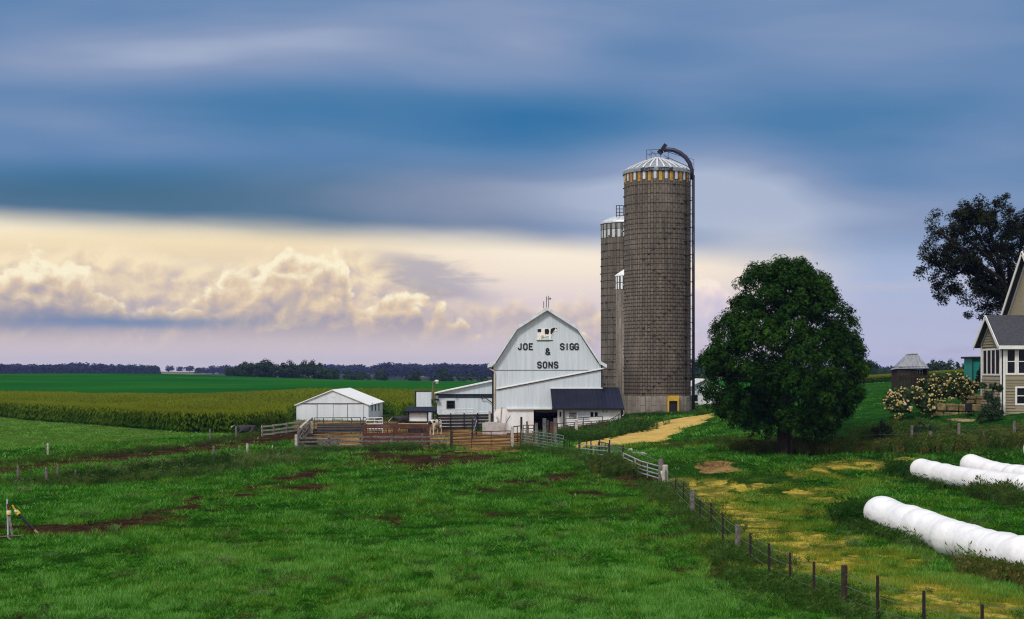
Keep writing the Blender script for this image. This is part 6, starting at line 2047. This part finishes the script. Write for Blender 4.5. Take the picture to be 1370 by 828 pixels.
    MB().box(xm, 52, yb2 - .15, yb2, zg, ze2 - .3).box(xm, 52, yf2, yf2 + .15, 9, ze2 - .3).build('main_wall', M_TAN, t)
    r = MB()
    s2 = (zr2 - ze2) / (yr2 - yf2)
    xl2 = xm - .45
    for s in (-1, 1):
        ye = yr2 + s * (yr2 - yf2 + .45); zz = zr2 - s2 * (yr2 - yf2 + .45)
        r.slab([(xl2, ye, zz), (52, ye, zz), (52, yr2, zr2), (xl2, yr2, zr2)], .15)
        MB().obox((xl2 - .03, ye, zz - .14), (xl2 - .03, yr2, zr2 - .14), .05, .3, (0, -s * s2, 1)).build('rake_trim', M_HTRIM, t)
        MB().obox((xm - .03, ye - s * .45, zz + s2 * .45 - .36), (xm - .03, yr2, zr2 - .36), .05, .22, (0, -s * s2, 1)).build('frieze_board', M_HTRIM, t)
    r.build('main_roof', M_SHINGLE, t)
    MB().tube([(x0 - .12, yf + .05, 3.3), (x0 - .12, yf + .05, ze - .5)], .05, 6).build('downspout', M_HTRIM, t)

def garden():
    # corn crib
    t = thing('corn_crib', G(1212, 136), 'dark slatted corn crib with a grey steel hip roof standing on the lawn', 'corn crib')
    A = [P(1200, 493.2, 134), P(1243.5, 492.6, 134.6), P(1238, 493.6, 138.4), P(1191, 494.8, 138)]
    r0, r1 = P(1212.5, 474.2, 136), P(1227.5, 473.2, 136.4)
    rf = MB()
    rf.add(A + [r0, r1], [(0, 1, 5, 4), (1, 2, 5), (2, 3, 4, 5), (3, 0, 4), (3, 2, 1, 0)])
    rf.build('roof', pm('grey_ribbed_roof', (0.33, 0.35, 0.38), (0.20, 0.21, 0.24), 2, .5, metal=.2, ribs=('x', .3, .03), stretch=(3, 1, .3)), t)
    MB().obox(r0 + Vector((0, 0, .03)), r1 + Vector((0, 0, .03)), .22, .08).build('ridge_cap', M_GALV, t)
    B = [P(1202, 493.2, 134.2), P(1241, 492.8, 134.8), P(1236, 493, 138.2), P(1194, 494, 137.8)]
    gz = G(1215, 136).z - .1
    for i in range(4):
        p, q = B[i], B[(i + 1) % 4]
        MB().obox(Vector((p.x, p.y, gz - .2)), Vector((p.x, p.y, p.z + .05)), .16, .16, (0, 1, 0)).build('corner_post', M_BROWNSLAT, t)
        L = (q - p).length
        n = int(L / .15)
        b = MB()
        top = min(p.z, q.z) - .02
        for k in range(n):
            s = p.lerp(q, (k + .5) / n)
            if i == 0 and k > n * .62: hgt = (top - 1.25, top - .95) if False else (gz + .5, top - .55)
            else: hgt = (gz + .45, top)
            b.obox((s.x, s.y, hgt[0]), (s.x, s.y, hgt[1]), .10, .03, (0, 1, 0))
        for h in (.6, 1.5, 2.4):
            b.obox((p.x, p.y, gz + h), (q.x, q.y, gz + h), .05, .10)
        b.build('slatted_wall', M_BROWNSLAT, t)
    # teal hut
    D = 118.0
    x0 = X_(1301.2, D)
    t = thing('teal_hut', (x0, D, 4), 'teal painted upright hut with a flat dark lid between the hydrangeas and the house', 'hut')
    z1 = Z_(479.5, D)
    MB().box(x0, x0 + 2.4, D, D + 2.2, 3.6, z1).build('walls', M_TEAL, t)
    MB().box(x0 - .22, x0 + 2.6, D - .25, D + 2.4, z1 + .002, z1 + .16).build('roof', M_DARK, t)
    MB().box(x0 - .05, x0 + .06, D - .05, D - .003, 3.6, z1).build('corner_trim', pm('dark_teal', (0.01, .05, .05), (.008, .035, .035), 3, .6), t)
    # stone retaining wall
    rng = random.Random(3)
    t = thing('stone_retaining_wall', G(1268, 103), 'retaining wall of big buff limestone blocks under the hydrangeas', 'stone wall')
    def block(pa, pb, ya, yb, D=103.0):
        x0, x1 = X_(pa, D), X_(pb, D); z0, z1 = Z_(yb, D), Z_(ya, D)
        b = MB().box(x0 + .02, x1 - .02, D + rng.uniform(-.08, .08), D + 1.0, z0 + .01, z1 - .01)
        b.v = [(x + rng.uniform(-.04, .04), y + rng.uniform(-.04, .04), z + rng.uniform(-.03, .03)) for x, y, z in b.v]
        o = b.build('stone_block', M_STONE, t)
        m = o.modifiers.new('b', 'BEVEL'); m.width = .07; m.segments = 2
    for r in ((1245, 1253, 541, 550), (1253.5, 1266, 540, 550), (1267, 1282.5, 540, 550.3), (1284, 1297, 541, 551), (1299, 1314, 541, 551),
              (1249, 1263, 550.6, 559), (1263.5, 1283, 550.8, 559.5), (1284, 1296, 551.3, 560), (1298, 1314, 551.4, 560.5)): block(*r)
    for r in ((1296, 1306, 529.5, 534.5), (1306.5, 1317, 528, 534), (1294, 1305, 535, 540.5), (1306, 1318, 534.6, 540.5)): block(*r, D=104.4)
    # sandy apron before the wall
    q = MB()
    pts = [hit(px, py) + Vector((0, 0, .02)) for px, py in ((1266, 561.2), (1275, 563.6), (1290, 564.6), (1302, 564), (1306, 562), (1296, 561), (1280, 560.3))]
    q.add(pts, [tuple(range(len(pts)))])
    o = q.build('sand_patch', pm('sand', (0.36, 0.25, 0.14), (0.25, 0.17, 0.09), 4, 1)); tag(o, kind='structure')
    # small dark garden chair by the wall
    D = 101.8
    g = G(1297.5, D)
    t = thing('garden_chair', g, 'small black garden chair in front of the limestone blocks', 'chair')
    MB().box(g.x - .26, g.x + .26, g.y - .25, g.y + .25, g.z + .42, g.z + .48).build('seat', M_BLACK, t)
    MB().box(g.x - .26, g.x + .26, g.y + .22, g.y + .27, g.z + .48, g.z + .98).build('backrest', M_BLACK, t)
    for dx in (-.23, .23):
        for dy in (-.22, .22):
            MB().tube([g + Vector((dx, dy, -.05)), g + Vector((dx, dy, .42))], .025, 5).build('leg', M_BLACK, t)
    # hydrangeas
    rng = np.random.default_rng(61)
    hm = leafmat('hydrangea_leaves', [(0.0, (0.010, 0.026, 0.007)), (0.5, (0.022, 0.052, 0.012)), (1.0, (0.055, 0.085, 0.020))], .55, .2, .25)
    def blossom_mesh(seed):
        bm = bmesh.new()
        bmesh.ops.create_icosphere(bm, subdivisions=2, radius=1)
        r = random.Random(seed)
        for v in bm.verts:
            v.co *= r.uniform(.72, 1.12)
            v.co.z *= 1.25 if v.co.z > 0 else .8
        me = bpy.data.meshes.new('blossom'); bm.to_mesh(me); bm.free()
        return me
    bmats = [pm('cream_blossom', (0.60, 0.46, 0.19), (0.42, 0.32, 0.11), 4, .9, bump=.1), pm('white_blossom', (0.68, 0.60, 0.42), (0.52, 0.44, 0.26), 4, .9, bump=.1), pm('pinkish_blossom', (0.40, 0.24, 0.10), (0.26, 0.16, 0.06), 4, .9, bump=.1)]
    protos = []
    for k in range(3):
        me = blossom_mesh(k); me.materials.append(bmats[k]); protos.append(me)
    def hydrangea(lumps, D, label, nb, weights, size):
        base = ground(lumps[0][0], D)
        t = thing('hydrangea_bush', base, label, 'bush')
        cs = []; rd = []; nn = []; fl = []
        for px, py, rpx, dd in lumps:
            s = FPX / D
            c = np.array(P(px, py, D + dd)) - np.array(base)
            r = rpx / s
            for i in range(26):
                d = rng.normal(0, 1, 3); d[2] = abs(d[2]) * .9 - .25; d /= np.linalg.norm(d)
                cs.append(c + d * r * rng.uniform(.35, .95)); rd.append(r * .40); nn.append(d)
            for i in range(nb):
                d = rng.normal(0, 1, 3); d[1] = -abs(d[1]) * .9; d[2] = d[2] * .8 + .35; d /= np.linalg.norm(d)
                fl.append(c + d * r * rng.uniform(1.02, 1.16))
        me = crown_mesh('foliage', np.array(cs), np.array(rd), np.array(nn), 60, .19, rng, flat=.9, jit=.7)
        link('foliage', me, hm, t)
        rng.shuffle(fl)
        for p in fl[:90]:
            k = int(rng.choice(3, p=weights))
            o = bpy.data.objects.new('blossom', protos[k]); COL.objects.link(o); o.parent = t
            o.location = p; sz = size * rng.uniform(.7, 1.3); o.scale = (sz, sz, sz * rng.uniform(.9, 1.3)); o.rotation_euler = tuple(rng.normal(0, .5, 3))
        # the many smaller flower heads
        q = np.array(fl[90:])
        sm = protos[0 if weights[0] > .4 else 1]
        n0 = len(sm.vertices); co = np.zeros(n0 * 3, np.float32); sm.vertices.foreach_get('co', co); co = co.reshape(-1, 3)
        tri = np.array([p.vertices[:] for p in sm.polygons]).reshape(-1)
        sc = size * rng.uniform(.45, .85, len(q))
        B = np.eye(3)[None] * sc[:, None, None]
        me = scatter('blossom_sprinkle', q, B, co, tri, rng.uniform(0, 1, len(q)))
        o = link('blossom_sprinkle', me, sm.materials[0], t); o['kind'] = 'stuff'
    hydrangea([(1194, 541, 12, 0), (1205, 532, 13, .3), (1220, 534, 17, 0), (1200, 548, 10, -.3), (1240, 548, 10, -.4), (1238, 541, 13, -.3), (1208, 547, 11, -.5), (1225, 528, 10, .8), (1193, 530, 7, .2)], 102.5, 'wide low hydrangea bush thick with cream and white blossoms left of the stone blocks', 24, (.62, .34, .04), .095)
    hydrangea([(1240, 518, 15, 1.0), (1256, 514, 16, 1.2), (1272, 513, 16, .6), (1280, 522, 16, .0), (1258, 528, 14, .2), (1288, 517, 14, .6), (1268, 525, 15, 0), (1290, 531, 11, .2), (1251, 527, 12, .3), (1303, 521, 9, .8)], 105.0, 'taller hydrangea bush with yellow-cream and pinkish fading blossoms above the stone wall', 30, (.68, .12, .20), .085)
    # shrub against the house corner
    def shrub(lumps, D, name, label, mat, per=60, leaf=.16, stems=(), cat='shrub'):
        base = ground(lumps[0][0], D)
        t = thing(name, base, label, cat)
        cs = []; rd = []; nn = []
        for px, py, rpx in lumps:
            s = FPX / D
            c = np.array(P(px, py, D)) - np.array(base); r = rpx / s
            for i in range(14):
                d = rng.normal(0, 1, 3); d /= np.linalg.norm(d)
                cs.append(c + d * r * rng.uniform(.3, 1.25)); rd.append(r * .55); nn.append(d * .5 + np.array([0, 0, .7]))
        nn = np.array(nn); nn /= np.linalg.norm(nn, axis=1)[:, None]
        link('foliage', crown_mesh('foliage', np.array(cs), np.array(rd), nn, per, leaf, rng, flat=.9, jit=.9), mat, t)
        for px0, py0, px1, py1 in stems:
            MB().tube([P(px0, py0, D), P((px0 + px1) / 2 + .6, (py0 + py1) / 2, D), P(px1, py1, D)], [.03, .025, .012], 5).build('stem', BARK, t)
    gm = leafmat('shrub_leaves', [(0.0, (0.010, 0.030, 0.010)), (0.5, (0.022, 0.060, 0.018)), (1.0, (0.065, 0.115, 0.045))], .5, .25, .3)
    shrub([(1326, 545, 9), (1318, 550, 8), (1333, 535, 7), (1322, 528, 7), (1315, 515, 4), (1328, 516, 4), (1337, 520, 4), (1335, 550, 7), (1312, 558, 6), (1326, 557, 7)], 98.6, 'corner_shrub', 'airy green shrub growing against the tan corner of the house', gm, 60, .13,
          [(1325, 560, 1315, 511), (1326, 560, 1328, 512), (1328, 560, 1338, 514), (1324, 560, 1320, 520)])
    dm = leafmat('dark_bush_leaves', [(0.0, (0.006, 0.016, 0.006)), (1.0, (0.020, 0.046, 0.014))], .6, .15, .2)
    shrub([(1176, 575, 8), (1183, 572, 8), (1180, 584, 8), (1190, 580, 6)], 95.5, 'dark_bush', 'small dark green bush with a few pale flowers by the lawn fence', dm, 60, .16)
    shrub([(1236, 573, 9), (1226, 576, 8), (1246, 580, 8), (1240, 585, 8)], 94.6, 'rough_bush', 'loose mid green bush in the weeds among the lawn fence posts', gm, 34, .18)
    shrub([(1313, 500, 6), (1316, 490, 4), (1310, 507, 6), (1317, 481, 3)], 108, 'vine_shrub', 'dark leafy shrub between the teal hut and the house wall', dm, 60, .16)
    shrub([(330, 638, 0.1)], 60, 'tuft', 'x', dm, 1, .1) if False else None
    # far marker pole with an orange sign at the lawn's far corner
    g = G(1153.5, 200)
    t = thing('marker_pole', g, 'slim pole with a small orange and white flag beyond the maple', 'pole')
    MB().tube([g - Vector((0, 0, .3)), P(1153.5, 481, 200)], .06, 5).build('pole', M_GREYWOOD, t)
    MB().obox(P(1150, 492.5, 200), P(1155, 494.5, 200), .05, .42).build('flag', pm('orange_flag', (0.55, 0.18, 0.06), (0.6, 0.5, 0.42), 3, .8, lo=.48, hi=.52), t)
    # flat pale stones on the grass near the drive
    for px, py, w in ((933, 627, .0), (855, 607.5, .9), (843, 602.5, .35), (861, 609, .5)):
        if not w: continue
        p = hit(px, py)
        b = MB().box(p.x - w / 2, p.x + w / 2, p.y - .25, p.y + .25, p.z - .05, p.z + .14)
        b.v = [(x + random.uniform(-.08, .08), y + random.uniform(-.08, .08), z + random.uniform(-.03, .03)) for x, y, z in b.v]
        o = solo(b, 'pale_board', M_PALEWOOD, p, {.9: 'longest pale plank lying in the grass below the drive', .35: 'smallest pale scrap lying in the grass just below the drive', .5: 'short pale plank touching the end of the longest one'}[w], 'plank')
        m = o.modifiers.new('b', 'BEVEL'); m.width = .04

# ------------------------------------------------------------------ wrapped bales
def bales():
    m = bpy.data.materials.new('white_stretch_film')
    m.use_nodes = True
    n = NT(m.node_tree)
    tc = n.new('ShaderNodeTexCoord').outputs['Object']
    wr = n.noise(n.xyz(n.mul(n.sep(tc)[0], 2.2), n.mul(n.sep(tc)[1], 1.3), n.mul(n.sep(tc)[2], 2.2)), 1.0, 2.5, .5)
    dirt = n.noise(tc, 1.2, 4, .6)
    col = n.mix(n.ss(dirt, .5, .75, 0, .6), (0.80, 0.79, 0.81), (0.62, 0.61, 0.62))
    smear = n.noise(n.xyz(n.mul(n.sep(tc)[0], 1.2), n.mul(n.sep(tc)[1], 2.2), n.mul(n.sep(tc)[2], 1.0)), 1.0, 4, .6)
    col = n.mix(n.ss(smear, .60, .78, 0, .45), col, (0.42, 0.39, 0.34))
    b = n.new('ShaderNodeBsdfPrincipled')
    n.put(b.inputs['Base Color'], col)
    b.inputs['Roughness'].default_value = .32
    b.inputs['Specular IOR Level'].default_value = .45
    bu = n.new('ShaderNodeBump'); bu.inputs['Distance'].default_value = .055; bu.inputs['Strength'].default_value = 1.0
    n.put(bu.inputs['Height'], wr)
    n.put(b.inputs['Normal'], bu.outputs[0])
    o = n.new('ShaderNodeOutputMaterial')
    n.t.links.new(b.outputs[0], o.inputs[0])
    rng = random.Random(12)
    def row(a, d, nb, label, r=.76, L=1.32):
        d = Vector((d[0], d[1], 0)).normalized()
        s = Vector((d.y, -d.x, 0))
        g0 = Vector((a[0], a[1], hz(a[0], a[1])))
        t = thing('wrapped_bale_row', g0, label, 'silage bales')
        N = 28
        for i in range(nb):
            jit = (rng.uniform(-.06, .06), rng.uniform(-.05, .05)); k = rng.uniform(.95, 1.04)
            prof = [(0.0, .962), (.06, .974), (.22, .994), (.5, 1.0), (.78, .994), (.94, .974), (1.0, .962)]
            if i == 0:
                prof = [(-.26, .02), (-.255, .30), (-.22, .55), (-.13, .77), (-.02, .90), (.1, .965), (.25, .995), (.5, 1.0), (.78, .994), (.94, .974), (1.0, .962)]
            rings = []
            b = MB()
            for f, q in prof:
                p = g0 + d * (i + f) * L
                zc = hz(p.x, p.y) + r * .93 + jit[1] * (1 - abs(2 * f - 1) if 0 < f < 1 else 0)
                sx = jit[0] * (1 - abs(2 * f - 1) if 0 < f < 1 else 0)
                for j in range(N):
                    an = 2 * PI * j / N
                    rr = r * q * (k if .1 < f < .9 else 1)
                    zz = math.sin(an) * rr
                    if zz < -r * .8: zz = -r * .8
                    b.v.append(tuple(Vector((p.x, p.y, zc + zz)) + s * (math.cos(an) * rr * 1.03 + sx)))
            for u in range(len(prof) - 1):
                for j in range(N):
                    A = u * N + j; B_ = u * N + (j + 1) % N
                    b.f.append((A, B_, B_ + N, A + N))
            if i == 0: b.f.append(tuple(range(N)))
            b.build('wrapped_bale', m, t, True)
    p = P(1185, 685, 58); row((p.x - .3, p.y), (.118, -1), 18, 'nearest long row of round bales wrapped in white film', r=.69)
    p = P(1231, 622, 83); row((p.x, p.y), (.139, -1), 17, 'middle row of white wrapped bales reaching to the right edge', r=.68)
    p = P(1298, 616, 84); row((p.x, p.y), (.11, -1), 14, 'rear row of white wrapped bales behind the middle one', r=.70)
    p = P(1382, 606, 88); row((p.x, p.y), (.11, -1), 10, 'farthest row of wrapped bales, only its rounded end showing at the right edge', r=.7)

# ------------------------------------------------------------------ stakes on the muddy patch
def stakes():
    g = hit(11, 716)
    D = g.y
    t = thing('electric_fence_post', g, 'upright steel post with a yellow insulator and slanted brace on the muddy patch', 'fence post')
    MB().tube([g - Vector((0, 0, .2)), P(10.1, 690, D), P(9.4, 667.5, D)], [.040, .036, .028], 6).build('post', M_GALV, t)
    MB().tube([P(10.6, 676, D), P(11.6, 686, D), P(16.4, 716, D - .4)], .05, 6).build('brace', M_GREYWOOD, t)
    MB().tube([P(10.4, 674, D - .05), P(11, 681, D - .05)], .045, 6).build('spring', M_RUST, t)
    MB().lathe([(0, 0), (.085, .0), (.09, .03), (.09, .16), (.07, .18), (0, .18)], P(11.8, 689, D - .05), 12).build('insulator', pm('insulator_yellow', (0.70, 0.48, 0.10), (0.62, 0.55, 0.40), 8, .5), t, True)
    MB().tube([P(16.6, 716.5, D - .42), P(17.3, 723, D - .45)], .055, 7).build('brace_foot', M_YEL, t)
    for a, b in (((-4, 720.6), (10, 719.4)), ((10, 719.4), (30, 717.8)), ((9.5, 719), (14.5, 724))):
        p, q = hit(*a) + Vector((0, 0, .05)), hit(*b) + Vector((0, 0, .05))
        MB().tube([p, q], .03, 5).build('ground_bar', M_GREYWOOD, t)
    g = hit(50, 712.5)
    D = g.y
    t = thing('leaning_rod', g, 'black rod with a yellow cap leaning over the muddy patch', 'rod')
    MB().tube([P(25.2, 687.5, D), P(46, 709, D)], .055, 8).build('rod', M_BLACK, t)
    MB().tube([P(46, 709, D), P(50.8, 713.6, D)], .05, 6).build('tip', pm('tip_tan', (0.45, 0.30, 0.10), (0.3, 0.2, 0.1), 5, .7), t)
    MB().tube([P(21.4, 683.2, D), P(25.4, 688, D)], [.085, .095], 10).build('cap', pm('cap_yellow', (0.62, 0.44, 0.06), (0.55, 0.36, 0.05), 5, .5), t)
    MB().tube([P(20.3, 684.4, D - .1), P(21.6, 683.4, D - .1)], .05, 8).build('eyelet', M_WHITE, t)
    MB().tube([P(16.4, 675.4, D), P(18.5, 679.4, D), P(21.6, 683.4, D)], .035, 5).build('handle', M_YEL, t)

fences(); feeder(); trough(); cattle(); house(); garden(); bales(); stakes()

# ------------------------------------------------------------------ air
def haze():
    lo = min(float(np.min(np.array([c[2] for c in bpy.data.objects['ground'].bound_box]))), -6.0)
    b = MB().box(-2600, 2600, -110, 3500, lo - 1.0, 40)
    m = bpy.data.materials.new('evening_haze')
    m.use_nodes = True
    n = NT(m.node_tree)
    v = n.new('ShaderNodeVolumePrincipled')
    v.inputs['Color'].default_value = (0.30, 0.38, 0.97, 1)
    v.inputs['Density'].default_value = 0.00009
    o = n.new('ShaderNodeOutputMaterial')
    n.t.links.new(v.outputs[0], o.inputs['Volume'])
    o = b.build('haze', m)
    tag(o, 'thin bluish evening haze', 'haze', kind='stuff')
haze()
